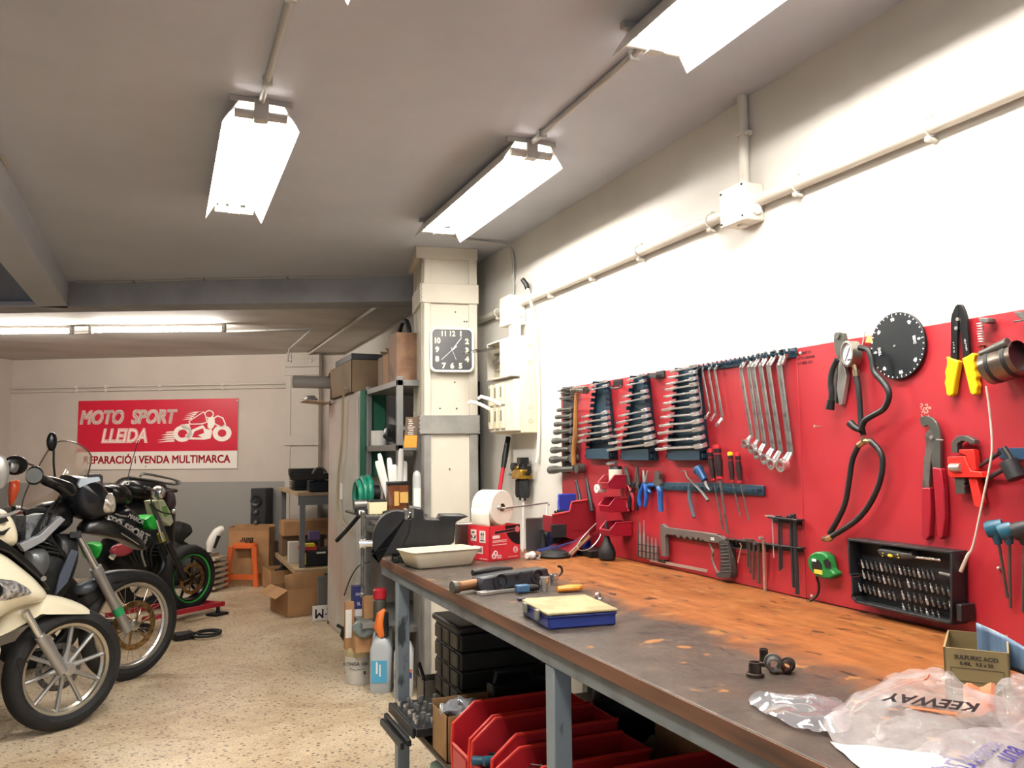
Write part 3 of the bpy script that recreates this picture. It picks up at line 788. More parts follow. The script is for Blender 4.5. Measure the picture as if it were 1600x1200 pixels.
for i, (a, b, c, d, r, R) in enumerate(data):
    small = i < 4
    lab = ('thin offset ring spanner, %s of the short ones beside the full rack' % ORD[i]) if small else ('long offset ring spanner, %s of the large ones from the empty rail hooks' % ORD[i - 4])
    (A, B, C, D) = [Z1([p], 1000, 530, K2)[0] for p in (a, b, c, d)]
    t = BThing('ring_spanner', lab, 'ring spanner', B[0], B[1], 'offset ring spanners')
    Rm = R / K2 * mpp(B[0])
    pa, pb, pc, pd = t.q(A[0], A[1], .012), t.q(B[0], B[1], .022 + r), t.q(C[0], C[1], .022 + r), t.q(D[0], D[1], .03 + r * 3)
    path = smoothpts([pa + (pb - pa) * .35, pb + V(.0, 0, .006), pb + V(0, 0, -.012), (pb + pc) / 2, pc + V(0, 0, .012), pc + V(0, 0, -.006), pd + (pc - pd) * .45], 5)
    t.part('shaft', MB().tube(path, [(r * .5, r * (1.15 if .1 < j / len(path) < .9 else 1.2)) for j in range(len(path))], 12, flat=(0, 1, 0)), M_dsteel)
    for nm, p, q2, RR in (('upper_ring', pa, pb, Rm * .9), ('lower_ring', pd, pc, Rm)):
        d_ = (p - q2); ax = V(d_.x * .25, -1 if nm == 'lower_ring' else -1, d_.z * 3).normalized()
        M_ = Matrix.Translation(p) @ ax.to_track_quat('Z', 'Y').to_matrix().to_4x4()
        mb = MB(M_).lathe([(RR * .68, -RR * .6), (RR * 1.02, -RR * .6), (RR * 1.12, 0), (RR * 1.02, RR * .6), (RR * .68, RR * .6), (RR * .66, 0), (RR * .68, -RR * .6)], 20)
        mb.M = Matrix.Identity(4); mb.tube([q2 + (p - q2) * .1, p + (q2 - p).normalized() * RR * .8], [(r * .7, r * 1.2), (r * .9, RR * .85)], 10, flat=(0, 1, 0))
        t.part(nm, mb, M_chrome, label='polished ring end')
# nail
t = BThing('nail', 'bare nail sticking out of the board under the ring spanners', 'nail', 1284, 667)
t.solo(MB().cyl(t.q(1284, 667, 0), t.q(1273, 666, .03), .0018, n=8).cyl(t.q(1273, 666, .03), t.q(1272, 666, .032), .004, n=10), M_steel)
# --- black degree disc
cu, cv = 1406.5, 540.5
t = BThing('degree_disc', 'round black degree disc with white scale overlapping the board top', 'dial', cu, cv)
Rd = 52.5 * mpp(cu) * 1.0
t.part('disc', MB().cyl((0, -.004, 0), (0, -.012, 0), Rd, n=64), mat('black_disc', '14191c', .35), bevel=.001)
M_ink = mat('white_print', 'e8e8e4', .5)
mb = MB()
for i in range(72):
    a = 2 * PI * i / 72 + math.radians(8); big = i % 18 == 0
    if i % 2 and not big: continue
    r1 = Rd * .97; r0 = Rd * (.88 if big else .925)
    w_ = .0018 if big else .0028
    MM = Matrix.Rotation(-a, 4, 'Y')
    mb.v += [MM @ V(x, y, z) for x in (r0, r1) for y in (-.0125, -.0118) for z in (-w_ / 2, w_ / 2)]
    n0 = len(mb.v) - 8; mb.f += [tuple(n0 + j for j in f) for f in ((0, 1, 3, 2), (4, 6, 7, 5), (0, 4, 5, 1), (2, 3, 7, 6), (0, 2, 6, 4), (1, 5, 7, 3))]
t.part('scale_mark', mb, M_ink, kind='stuff')
mb = MB()
for txt, deg in (('0', 8), ('45', 53), ('90', 98), ('45', 143), ('0', 188), ('45', 233), ('90', 278), ('45', 323)):
    a = math.radians(deg); rr = Rd * .80
    mb.text(txt, Rd * .13, Matrix.Translation((rr * math.cos(a), -.0125, rr * math.sin(a))) @ Matrix.Rotation(PI / 2 - a, 4, 'Y') @ RX90, extrude=.0003, offset=.0006)
mb.text('BDC', Rd * .12, Matrix.Translation((Rd * .64, -.0125, Rd * .1)) @ Matrix.Rotation(math.radians(82), 4, 'Y') @ RX90, extrude=.0003, offset=.0006)
mb.text('TDC', Rd * .12, Matrix.Translation((-Rd * .64, -.0125, -Rd * .1)) @ Matrix.Rotation(math.radians(-98), 4, 'Y') @ RX90, extrude=.0003, offset=.0006)
t.part('numbers', mb, M_ink)
t.part('centre_pin', MB().cyl((-.005, -.012, 0), (-.005, -.016, 0), .003, n=10), M_steel)
# --- vacuum gauge with hoses
M_hose = mat('black_hose', '151718', .45)
t = BThing('pressure_gauge', 'round steel pressure gauge with looping black rubber hoses', 'gauge', 1326, 552)
c0 = t.q(1324, 553, .035); R = 20 * mpp(1324)
rot = Matrix.Translation(c0) @ Matrix.Rotation(math.radians(-18), 4, 'Z')
mb = MB(rot).lathe([(R * .85, .006), (R * .87, .0), (R, .004), (R, .024), (R * .6, .028), (.001, .028)], 32, axis='y')
mb.lathe([(R * .88, -.004), (R * 1.02, -.003), (R * 1.02, .006), (R * .88, .006), (R * .88, -.004)], 32, axis='y')
t.part('case', mb, mat('gauge_steel', 'a8a49a', .3, 1.0))
t.part('dial_face', MB(rot).cyl((0, .002, 0), (0, .005, 0), R * .86, n=28), mat('gauge_face', 'c9cbd2', .4))
mb = MB(rot)
mb.bar((-R * .45, .0005, -R * .5), (R * .35, .0005, R * .45), .0006, .0022)
mb.text('Kg/cm', R * .22, Matrix.Translation((R * .2, .001, -R * .45)) @ RX90, extrude=.0002)
for i in range(21):
    a = math.radians(-50 + 280 * i / 20); mb.bar((R * .68 * math.cos(a), .001, R * .68 * math.sin(a)), (R * .78 * math.cos(a), .001, R * .78 * math.sin(a)), .0004, .0008)
t.part('needle', mb, M_blk, label='black needle and scale')
mb = MB(); t.tb(mb, [(1337, 578, .03), (1338, 588, .03)], .009, n=12); t.tb(mb, [(1334, 570, .03), (1337, 580, .03)], .006, n=6)
t.tb(mb, [(1350, 683, .03), (1350, 690, .03)], .009, n=10); t.tb(mb, [(1350, 690, .03), (1342, 696, .03)], .008, n=12); t.tb(mb, [(1350, 689, .03), (1362, 690, .03)], .008, n=12)
t.tb(mb, [(1288, 842, .02), (1294, 842, .03), (1301, 838, .03)], .009, n=12)
t.split('brass_fitting', mb, mat('nickel_brass', 'b8a888', .3, 1.0), label='nickel plated fitting')
mb = MB(); t.tb(mb, [(1337.6, 585), (1342, 613), (1345, 655), (1349, 680)], .0080, .03, 12)
t.part('hose', mb, M_hose)
mb = MB(); t.tb(mb, [(1343, 543), (1356, 547), (1362, 562), (1366, 581), (1379, 596), (1387.5, 609), (1388.5, 621.5), (1381, 638.5), (1364, 649), (1351, 657.6), (1345, 672)], .0080, .045, 12)
t.part('hose', mb, M_hose)
mb = MB(); t.tb(mb, [(1342, 695), (1332, 718), (1327, 750), (1320.5, 786), (1309, 812), (1296, 834)], .0078, .03, 12)
t.part('hose', mb, M_hose)
mb = MB(); t.tb(mb, [(1360, 688.5), (1375, 705.5), (1379, 727), (1372.6, 758.6), (1355.6, 792.6), (1334, 816), (1300, 838)], .0078, .03, 12)
t.part('hose', mb, M_hose)
mb = MB(); t.tb(mb, [(1328, 661), (1336, 668), (1345, 673)], [.011, .010, .007], .04, 12)
t.part('valve_cap', mb, M_blk)
# --- locking pliers and short hose behind the gauge
t = BThing('locking_pliers', 'steel locking pliers hanging behind the pressure gauge', 'pliers', 1312, 530)
mb = MB(); t.pr(mb, Z1([(200, 330), (205, 295), (235, 278), (265, 285), (275, 330), (268, 420), (250, 480), (225, 470), (205, 400)], 1260, 460, 4.706), .004, .02)
u, v = Z1([(228, 305)], 1260, 460, 4.706)[0]; p = t.q(u, v, .021); mb.cyl((p.x, p.y - .004, p.z), (p.x, p.y + .004, p.z), .010, n=16)
t.part('jaw', mb, M_gun, bevel=.001)
mb = MB(); t.pr(mb, Z1([(238, 470), (262, 480), (295, 600), (280, 700), (262, 810), (240, 815), (222, 700)], 1260, 460, 4.706), .004, .018)
t.part('handle', mb, M_steel, bevel=.001)
mb = MB(); t.pr(mb, Z1([(205, 480), (225, 480), (218, 800), (198, 800)], 1260, 460, 4.706), .004, .014)
t.part('handle', mb, M_gun, bevel=.001)
t = BThing('rubber_hose', 'short black hose with end cap beside the locking pliers', 'hose', 1300, 590)
mb = MB(); t.tb(mb, Z1([(225, 480), (190, 560), (178, 650), (185, 720), (182, 780)], 1260, 460, 4.706), .0085, .035, 12)
t.part('hose', mb, M_hose)
mb = MB(); t.tb(mb, Z1([(182, 775), (172, 845)], 1260, 460, 4.706), [.011, .013], .035, 12); t.part('end_cap', mb, M_blk)
# tag on hook
t = BThing('hanging_tag', 'small yellow triangular tag on a white hook beside the black disc', 'tag', 1357, 531)
mb = MB(); t.pr(mb, Z1([(430, 355), (448, 298), (470, 298), (490, 355)], 1260, 460, 4.706), .010, .013); t.part('tag', mb, mat('tag_yellow', 'e2b56a', .5), bevel=.002)
mb = MB(); t.tb(mb, Z1([(412, 370, .002), (428, 290, .01), (438, 270, .014), (448, 285, .014), (455, 300, .012)], 1260, 460, 4.706), .0018, n=8); t.part('hook', mb, M_white)
# --- crimping pliers
t = BThing('crimping_pliers', 'crimping pliers with yellow grips, head above the board top', 'pliers', 1499, 520)
ZZ = lambda l: Z1(l, 1260, 460, 4.706)
mb = MB(); t.pr(mb, ZZ([(1118, 74), (1118, 150), (1112, 190), (1116, 250), (1110, 300), (1108, 480), (1058, 470), (1062, 330), (1060, 190), (1068, 145), (1092, 90), (1106, 75)]), .008, .016); t.part('arm', mb, mat('black_oxide_steel', '1f2022', .35, .6), bevel=.001)
mb = MB(); t.pr(mb, ZZ([(1124, 74), (1124, 150), (1130, 190), (1124, 250), (1138, 300), (1150, 470), (1200, 440), (1190, 300), (1178, 180), (1165, 130), (1148, 90), (1136, 74)]), .009, .017); t.part('arm', mb, MATS['black_oxide_steel'], bevel=.001)
mb = MB()
for a, b, r in ((1108, 182, .0042), (1098, 248, .0045)):
    u, v = ZZ([(a, b)])[0]; p = t.q(u, v, .018); mb.cyl((p.x, p.y, p.z), (p.x, p.y + .003, p.z), r, n=14)
t.split('rivet', mb, M_steel)
mb = MB(); u, v = ZZ([(1084, 390)])[0]; p = t.q(u, v, .0165); mb.text('16  10  6  4', .0055, Matrix.Translation(p) @ Matrix.Rotation(-PI / 2, 4, 'Y') @ RX90, extrude=.0003)
u, v = ZZ([(1172, 370)])[0]; p = t.q(u, v, .0175); mb.text('INSULATED', .0055, Matrix.Translation(p) @ Matrix.Rotation(math.radians(-98), 4, 'Y') @ RX90, extrude=.0003)
t.part('lettering', mb, M_ink)
M_yel = mat('yellow_grip', 'e3bf16', .35)
mb = MB(); t.pr(mb, ZZ([(1022, 455), (1062, 470), (1116, 490), (1105, 560), (1090, 640), (1078, 735), (1050, 752), (1026, 738), (1022, 690), (1012, 650), (1022, 610), (1016, 570), (1030, 520), (1030, 480)]), .004, .022); t.part('grip', mb, M_yel, bevel=.003)
mb = MB(); t.pr(mb, ZZ([(1140, 470), (1185, 450), (1215, 428), (1238, 440), (1225, 490), (1240, 530), (1232, 560), (1250, 600), (1240, 630), (1256, 670), (1248, 700), (1250, 728), (1222, 742), (1202, 728), (1190, 680), (1165, 570)]), .004, .022); t.part('grip', mb, M_yel, bevel=.003)
# --- spring tool at the top
t = BThing('spring_tool', 'small valve tool with exposed spring hanging by the crimping pliers', 'spring tool', 1532, 500)
mb = MB(); P = []
for i in range(64):
    f = i / 63; u = 1531 + 3 * f; v = 503 + 32 * f; p = t.q(u, v, .02); a = f * 2 * PI * 8; P.append(p + V(.007 * math.cos(a), .007 * math.sin(a), 0))
mb.tube(P, .0014, 6); t.part('spring', mb, M_steel)
mb = MB(); t.pr(mb, ZZ([(1262, 170), (1330, 172), (1338, 205), (1310, 215), (1268, 200)]), .006, .034); t.part('head', mb, M_dsteel, bevel=.002)
mb = MB(); t.tb(mb, [(1534, 535, .02), (1540, 555, .02)], [.006, .006], n=10); t.pr(mb, ZZ([(1245, 385), (1280, 355), (1340, 355), (1385, 380), (1340, 378), (1290, 372)]), .01, .03); t.part('stem', mb, mat('red_anodised', '9c4a44', .35, .6))
# --- piston ring band clamp
t = BThing('band_clamp', 'large steel piston ring clamp hanging at the frame edge', 'clamp', 1560, 570)
A = t.q(1546, 575, .045); B = t.q(1596, 558, .045); ax = (B - A); L = ax.length
MM = Matrix.Translation(A) @ ax.to_track_quat('Z', 'Y').to_matrix().to_4x4(); R = 27 * mpp(1580)
mb = MB(MM); mb.lathe([(R * .96, 0), (R, 0), (R, L), (R * .96, L), (R * .96, 0)], 36); t.part('band', mb, mat('stained_steel', '8f857a', .3, 1.0, col2='5e564e', scale=20))
for f in (.2, .72):
    mb = MB(MM); mb.lathe([(R, L * f), (R * 1.03, L * f), (R * 1.03, L * (f + .12)), (R, L * (f + .12))], 36); t.part('strap', mb, M_blk2)
mb = MB(); t.tb(mb, [(1532, 553, .07), (1552, 545, .07), (1575, 535, .07)], [.007, .009, .011], n=14, sm=False); t.part('ratchet_barrel', mb, M_gun)
# --- white cord
t = BThing('cord', 'white cord hanging from the ring clamp down to the bit case', 'cord', 1541, 607)
mb = MB(); t.tb(mb, [(1541, 603), (1546, 640), (1550, 690), (1548, 720), (1538, 770), (1521, 850), (1512, 868), (1501, 893)], [.0024, .0024, .0024, .0024, .0024, .0024, .004, .0045], .03, 8); t.solo(mb, mat('white_cord', 'cfc0b0', .5))
# --- slip joint pliers
Z6 = lambda l: Z1(l, 1260, 680, 4.706)
t = BThing('water_pump_pliers', 'long water pump pliers with dark red grips hanging under a paint chip', 'pliers', 1452, 690)
mb = MB(); t.pr(mb, ZZ([(832, 905), (870, 892), (920, 905), (955, 940), (975, 1000), (985, 1060), (985, 1200), (985, 1290), (925, 1280), (915, 1210), (940, 1080), (920, 1010), (890, 960), (862, 975), (838, 955)]), .012, .020); t.part('jaw', mb, M_gun, bevel=.001)
mb = MB(); t.pr(mb, ZZ([(870, 1030), (905, 985), (945, 1040), (940, 1110), (915, 1200), (905, 1330), (900, 1420), (850, 1420), (858, 1250), (880, 1100)]), .006, .014); t.part('jaw', mb, M_dsteel, bevel=.001)
M_dred = mat('dark_red_grip', '8c1826', .3)
mb = MB(); t.pr(mb, Z6([(848, 385), (905, 385), (912, 560), (905, 740), (878, 775), (850, 750), (845, 560)]), .002, .018); t.part('grip', mb, M_dred, bevel=.003)
mb = MB(); t.pr(mb, Z6([(922, 235), (988, 245), (1008, 400), (1015, 600), (1002, 745), (980, 768), (958, 745), (948, 560), (935, 400)]), .006, .024); t.part('grip', mb, M_dred, bevel=.003)
mb = MB(); t.tb(mb, ZZ([(955, 1068), (1005, 1070)]), .002, .03); u, v = ZZ([(916, 1050)])[0]; p = t.q(u, v, .022); mb.cyl(p, p + V(0, .004, 0), .005, n=12); t.part('pivot', mb, M_steel)
# --- pipe wrench
M_pr = mat('red_tool_paint', 'd42a22', .35)
t = BThing('pipe_wrench', 'red pipe wrench with steel jaws hanging on the red board', 'pipe wrench', 1510, 720)
for pts_ in (Z6([(1062, 130), (1068, 50), (1100, 10), (1150, 0), (1200, 15), (1232, 35), (1240, 62), (1200, 66), (1190, 48), (1140, 40), (1108, 62), (1110, 130)]), Z6([(1085, 310), (1158, 315), (1165, 345), (1155, 360), (1168, 375), (1158, 395), (1165, 430), (1095, 432)])):
    mb = MB(); t.pr(mb, pts_, .008, .026); t.part('hook_jaw', mb, M_gun, bevel=.001)
mb = MB(); t.pr(mb, Z6([(1035, 158), (1160, 152), (1195, 235), (1210, 262), (1280, 268), (1300, 312), (1060, 312), (1040, 290)]), .004, .034); t.pr(mb, Z6([(1120, 105), (1225, 102), (1235, 140), (1248, 260), (1180, 250), (1175, 150), (1120, 130)]), .008, .026); t.part('housing', mb, M_pr, bevel=.002)
mb = MB(); t.pr(mb, Z6([(1185, 310), (1248, 310), (1290, 500), (1270, 540), (1230, 520)]), .006, .026); t.part('handle', mb, M_pr, bevel=.003)
mb = MB(); a = [t.q(*q_, .036) for q_ in Z6([(1062, 238), (1138, 238)])]; mb.cyl(a[0], a[1], .010, n=16); t.part('adjusting_nut', mb, M_steel)
# --- blue rail with T tool at the frame edge
t = BThing('hook_rail', 'short blue rail at the frame edge holding black T shaped tools', 'tool rail', 1585, 707)
mb = MB(); t.pr(mb, Z6([(1400, 95), (1800, 88), (1800, 185), (1420, 175)]), 0, .010); t.solo(mb, mat('blue_steel_rail', '20384f', .35), bevel=.001)
t = BThing('t_handle_tool', 'black T handle socket tool lying across the blue rail', 't handle', 1575, 720)
mb = MB(); t.tb(mb, Z6([(1265, 235, .01), (1420, 130, .03)]), .005); t.tb(mb, Z6([(1310, 330, .01), (1480, 235, .04)]), .0055); t.part('arm', mb, M_blk2)
mb = MB(); t.tb(mb, Z6([(1485, 190, .04), (1550, 320, .04)]), .020, n=14, sm=False); t.tb(mb, Z6([(1450, 90, .04), (1520, 200, .04)]), .007); t.part('head', mb, M_blk2, bevel=.001)
# thing at the top right edge
t = BThing('bench_clamp', 'small rusty clamp head at the top frame edge of the board', 'clamp', 1592, 497)
mb = MB(); t.pr(mb, ZZ([(1520, 130), (1580, 128), (1590, 115), (1660, 115), (1660, 235), (1610, 235), (1590, 190), (1550, 165)]), .008, .03); t.tb(mb, ZZ([(1520, 200, .02), (1600, 190, .02)]), .002); t.solo(mb, M_dsteel, bevel=.002)
# --- T handled hex drivers
t0 = BThing('driver_rack', 'thin steel rail carrying the teal handled drivers', 'tool rail', 1580, 842)
mb = MB(); t0.tb(mb, Z6([(1370, 760, .03), (1700, 775, .03)]), .0022); t0.tb(mb, Z6([(1650, 775, .0), (1655, 775, .03)]), .0022); t0.solo(mb, M_gun)
M_tg = mat('teal_blue_handle', '194c60', .4)
for i, (a, b, c, d, e, f, m_, nm) in enumerate(((1320, 700, 1450, 670, 1478, 1195, M_tg, 'teal T handle hex driver, widest handle of the row'), (1415, 720, 1520, 690, 1500, 1270, M_tg, 'teal T handle hex driver in the middle of the row'), (1515, 715, 1640, 680, 1590, 1300, M_blk2, 'black T handle hex driver beside the teal ones'))):
    t = BThing('hex_driver', nm, 'hex driver', *Z6([(a, b)])[0], 'T handle drivers')
    A, B, S0, S1 = [t.q(*p) for p in Z6([(a, b, .045), (c, d, .03), ((a + c) / 2 + 25, 760, .03), (e, f, .012)])]
    t.part('handle', MB().tube([A, A + (B - A) * .3, B], [(.016, .011), (.020, .012), (.017, .011)], 14).tube([(A + B) / 2, S0 + V(0, 0, -.012)], [.012, .008], 12), m_, bevel=.001)
    t.part('shaft', MB().cyl(S0, S1, .0032, n=8), M_gun)
t = BThing('screw_hook', 'small shiny screw under the T handle drivers', 'screw', 1561, 888)
t.solo(MB().cyl(t.q(1561, 888, 0), t.q(1560, 888, .012), .003, n=8).ball(t.q(1560, 888, .013), .0045, 10, 6), M_steel)
# --- tape measure
t = BThing('tape_measure', 'green tape measure with black wrist strap hanging above the bench', 'tape measure', 1280, 885)
Z4 = lambda l: Z1(l, 1060, 720, 5.333)
mb = MB(); t.pr(mb, Z4([(1078, 880), (1072, 820), (1095, 780), (1140, 758), (1195, 762), (1235, 790), (1250, 850), (1260, 905), (1295, 930), (1300, 960), (1262, 985), (1215, 985), (1150, 965), (1105, 930)]), .008, .040); t.part('case', mb, mat('green_case', '156a2f', .35), bevel=.005)
c_ = t.q(*Z4([(1152, 880)])[0], .041); t.part('label', MB().cyl(c_, c_ + V(0, .002, 0), .020, n=24), M_blk, label='round black label')
c2 = t.q(*Z4([(1165, 925)])[0], .0425); t.part('yellow_band', MB().cbox(c2, (.032, .001, .012)), mat('label_yellow', 'd9b33c', .4)); c3 = t.q(*Z4([(1130, 828)])[0], .0425)
t.part('white_print', MB().cbox(c3, (.016, .001, .007)), M_ink)
mb = MB(); t.pr(mb, Z4([(1205, 830), (1240, 815), (1268, 850), (1265, 890), (1225, 895)]), .040, .042); t.part('grip_pad', mb, M_blk)
mb = MB(); t.tb(mb, Z4([(1150, 965, .02), (1170, 1030, .02), (1168, 1090, .02), (1140, 1140, .02), (1070, 1175, .02), (975, 1178, .03)]), .0035, n=8); t.part('strap', mb, M_blk)
# --- bit set case
t = BThing('bit_case', 'open black case of screwdriver bits standing against the board', 'bit case', 1415, 910)
Z7 = lambda l: Z1(l, 1300, 820, 7.2727)
o = .055
P = t.poly(Z7([(172, 155), (1365, 305), (1365, 1140), (268, 890), (212, 815), (222, 770), (212, 590), (190, 560)]), o)
mb = MB(); mb.prism(P, -.012, -.004)
N = len(P)
for i in range(N):
    a, b = V(P[i][0], 0, P[i][1]), V(P[(i + 1) % N][0], 0, P[(i + 1) % N][1])
    cen = V(sum(p[0] for p in P) / N, 0, sum(p[1] for p in P) / N); d = (b - a).normalized(); nn = V(d.z, 0, -d.x)
    if nn.dot(cen - a) < 0: nn = -nn
    q_ = [a, b, b + nn * .006, a + nn * .006]
    mb.prism([(p.x, p.z) for p in q_], -o, -.006)
t.part('case', mb, M_blk2, bevel=.001)
mb = MB(); x1 = P[1][0]; z1 = P[2][1]
mb.box(x1 - .002, x1 + .012, -.05, -.004, z1 + .01, z1 + .05); t.part('latch', mb, M_blk2, bevel=.002)
# grip handle of the driver
mb = MB(); t.tb(mb, Z7([(535, 285), (580, 300), (700, 320), (820, 340), (900, 345), (945, 335)]), [.006, .013, .0145, .0125, .010, .011], .03, 16); h_ = t.part('driver_handle', mb, mat('grey_driver_handle', '3f403e', .45), label='grey screwdriver handle with yellow paw mark')
mb = MB()
for a, b, rx, rz in ((660, 350, .0085, .0045), (578, 322, .0028, .0018), (575, 355, .0022, .0015), (748, 340, .003, .0022), (755, 375, .003, .0018)):
    p = t.q(*Z7([(a, b)])[0], .046); mb.ball(p, (rx, .0022, rz), 12, 6)
t.split('paw_mark', mb, mat('yellow_mark', 'c9b42c', .4), parent=h_)
mb = MB(); t.tb(mb, Z7([(950, 365), (1245, 400)]), .0042, .03, 12); t.part('driver_shaft', mb, M_chrome)
mb = MB(); t.tb(mb, Z7([(235, 215), (262, 350)]), .004, .03, 10); t.part('long_bit', mb, M_steel)
rows = [(330, 395, 1130, 520, 16), (345, 515, 750, 610, 8), (850, 610, 1310, 700, 8), (300, 660, 690, 760, 8), (790, 745, 1330, 865, 9), (800, 890, 1200, 975, 7)]
for x0, y0, x1, y1, n in rows:
    a = t.q(*Z7([(x0 - 25, y0 + 45)])[0], .028); b = t.q(*Z7([(x1 + 25, y1 + 45)])[0], .028)
    t.part('bit_rail', MB().bar(a, b, .008, .006), M_blk)
    for i in range(n):
        f = i / (n - 1); u, v = Z7([(x0 + (x1 - x0) * f, y0 + (y1 - y0) * f)])[0]
        p = t.q(u, v, .038); p2 = p + V(.0035, .004, -.022)
        mb = MB().tube([p, p + (p2 - p) * .35, p + (p2 - p) * .4, p2], [.0012, .0016, .0030, .0030], 6)
        t.part('bit', mb, M_dsteel if i % 4 else M_steel)
mb = MB(); t.tb(mb, Z7([(1225, 545), (1355, 575)]), .004, .035, 10, sm=False); t.part('adapter', mb, M_chrome)

# --- hex key rack (upper) and long rods
Z4 = lambda l: Z1(l, 1060, 720, 5.333)
t = BThing('key_rack', 'black two tier bracket holding long black hex rods', 'tool rack', 1235, 815)
mb = MB(); t.pr(mb, Z4([(770, 470), (1025, 490), (1020, 540), (780, 505)]), 0, .004); a = [t.q(*p) for p in Z4([(720, 455, .03), (850, 468, .03), (1030, 490, .01)])]
mb.bar(t.q(*Z4([(775, 470)])[0], .02), t.q(*Z4([(1020, 495)])[0], .02), .03, .005)
t.pr(mb, Z4([(740, 690), (1040, 725), (1040, 765), (745, 735)]), 0, .004); mb.bar(t.q(*Z4([(410, 650)])[0], .018), t.q(*Z4([(1040, 728)])[0], .018), .022, .004); t.pr(mb, Z4([(415, 650), (740, 690), (740, 760), (415, 722)]), 0, .004)
mb.bar(t.q(*Z4([(412, 718)])[0], .02), t.q(*Z4([(705, 765)])[0], .02), .004, .003)
t.solo(mb, M_blk2, bevel=.001)
rods = [((722, 458), (850, 466), (855, 470), None, .0022), ((780, 470), None, (795, 808), 1, .0018), ((838, 480), None, (845, 915), 1, .0036), ((858, 480), None, (862, 900), 1, .0028), ((935, 480), None, (962, 1055), 1, .0050), ((968, 470), None, (992, 1110), 1, .0062)]
names = ['thin bright hex key lying across the black bracket', 'thinnest rod hanging from the black bracket', 'medium black rod with a bright tip in the black bracket', 'medium black rod behind its brighter tipped neighbour', 'thick black rod beside the thickest one in the bracket', 'thickest and longest black rod in the bracket']
for (a, b, c, f, r), nm in zip(rods, names):
    t = BThing('hex_rod', nm, 'hex key', *Z4([a])[0], 'long hex rods')
    mb = MB(); A = t.q(*Z4([a])[0], .024); C = t.q(*Z4([c])[0], .024)
    mb.cyl(A, C, r, n=6)
    if f: mb.tube([A + V(-.01, -.004, .004), A + V(0, 0, .006), A + V(0, 0, -.01)], r, 6)
    t.solo(mb, M_steel if f is None or 'thinnest' in nm else M_blk2)
keys = [((415, 645), (455, 650), (455, 808), .0014, 'smallest'), ((480, 650), None, (482, 700), .0014, 'second smallest'), ((525, 690), None, (495, 848), .0022, 'leaning bright'), ((575, 655), None, (578, 885), .0034, 'short dark'), ((590, 660), None, (598, 935), .0038, 'fourth largest'), ((630, 660), None, (625, 988), .0044, 'third largest'), ((668, 690), None, (670, 1020), .0052, 'second largest'), ((710, 645), None, (722, 1085), .0062, 'largest and brightest')]
for a, b, c, r, nm in keys:
    t = BThing('hex_key', '%s hex key in the row beside the hacksaw grip' % nm, 'hex key', *Z4([a])[0], 'hex keys in the lower rail')
    A = t.q(*Z4([a])[0], .026); C = t.q(*Z4([c])[0], .018)
    mb = MB().tube([A + V(-.002, -.016 if r > .003 else -.006, .001), A + V(0, -.004, 0), A + V(0, 0, -.006), C], r, 6, flat=None)
    t.solo(mb, M_chrome if 'bright' in nm else M_gun)
# --- hacksaw
t = BThing('hacksaw', 'grey hacksaw with ribbed pistol grip hanging on the board', 'hacksaw', 1085, 860)
Z3 = lambda l: Z1(l, 820, 700, 5.333)
mb = MB(); t.pr(mb, Z3([(1125, 640), (1145, 632), (1170, 660), (1250, 672), (1600, 718), (1600, 790), (1500, 780), (1480, 762), (1465, 775), (1445, 745), (1425, 772), (1400, 740), (1380, 768), (1350, 735), (1330, 762), (1300, 728), (1280, 752), (1250, 722), (1235, 725), (1180, 720), (1168, 740), (1175, 905), (1135, 900), (1128, 740)]), .010, .026)
t.pr(mb, Z4([(220, 600), (350, 628), (375, 655), (330, 685), (230, 675)]), .010, .028)
t.part('frame', mb, mat('saw_grey', '6c6660', .45, .5), bevel=.0012)
mb = MB(); t.pr(mb, Z3([(1240, 700), (1500, 738), (1500, 790), (1240, 742)]), .008, .014); t.part('frame_insert', mb, M_blk, label='black insert')
mb = MB(); P_ = [(330, 672), (378, 650), (410, 680), (425, 800), (442, 930), (430, 975), (330, 975), (300, 945), (345, 925), (350, 820), (340, 720)]
t.pr(mb, Z4(P_), .006, .030)
for i in range(9):
    f = i / 8; a = t.q(*Z4([(352 + 8 * f, 700 + 225 * f)])[0], .031); b = t.q(*Z4([(405 + 28 * f, 700 + 225 * f)])[0], .031); mb.cyl(a, b, .0022, n=6)
t.part('grip', mb, mat('saw_grip_black', '33322f', .55), bevel=.002)
mb = MB(); t.tb(mb, Z4([(262, 690), (290, 760), (280, 800), (305, 890), (340, 935), (430, 945)]), .004, .018, 8); t.part('hand_guard', mb, MATS['saw_grey'])
mb = MB(); t.pr(mb, Z4([(-240, 815), (240, 905), (235, 930), (-240, 838)]), .014, .016); t.part('blade', mb, M_steel)
mb = MB(); c_ = t.q(*Z4([(283, 650)])[0], .0285); mb.cbox(c_, (.018, .001, .009)); t.part('label', mb, M_ink)
mb = MB(); mb.text('LENOX', .004, Matrix.Translation(c_ + V(0, -.0008, 0)) @ RX90, extrude=.0002); t.part('label_print', mb, M_blk)
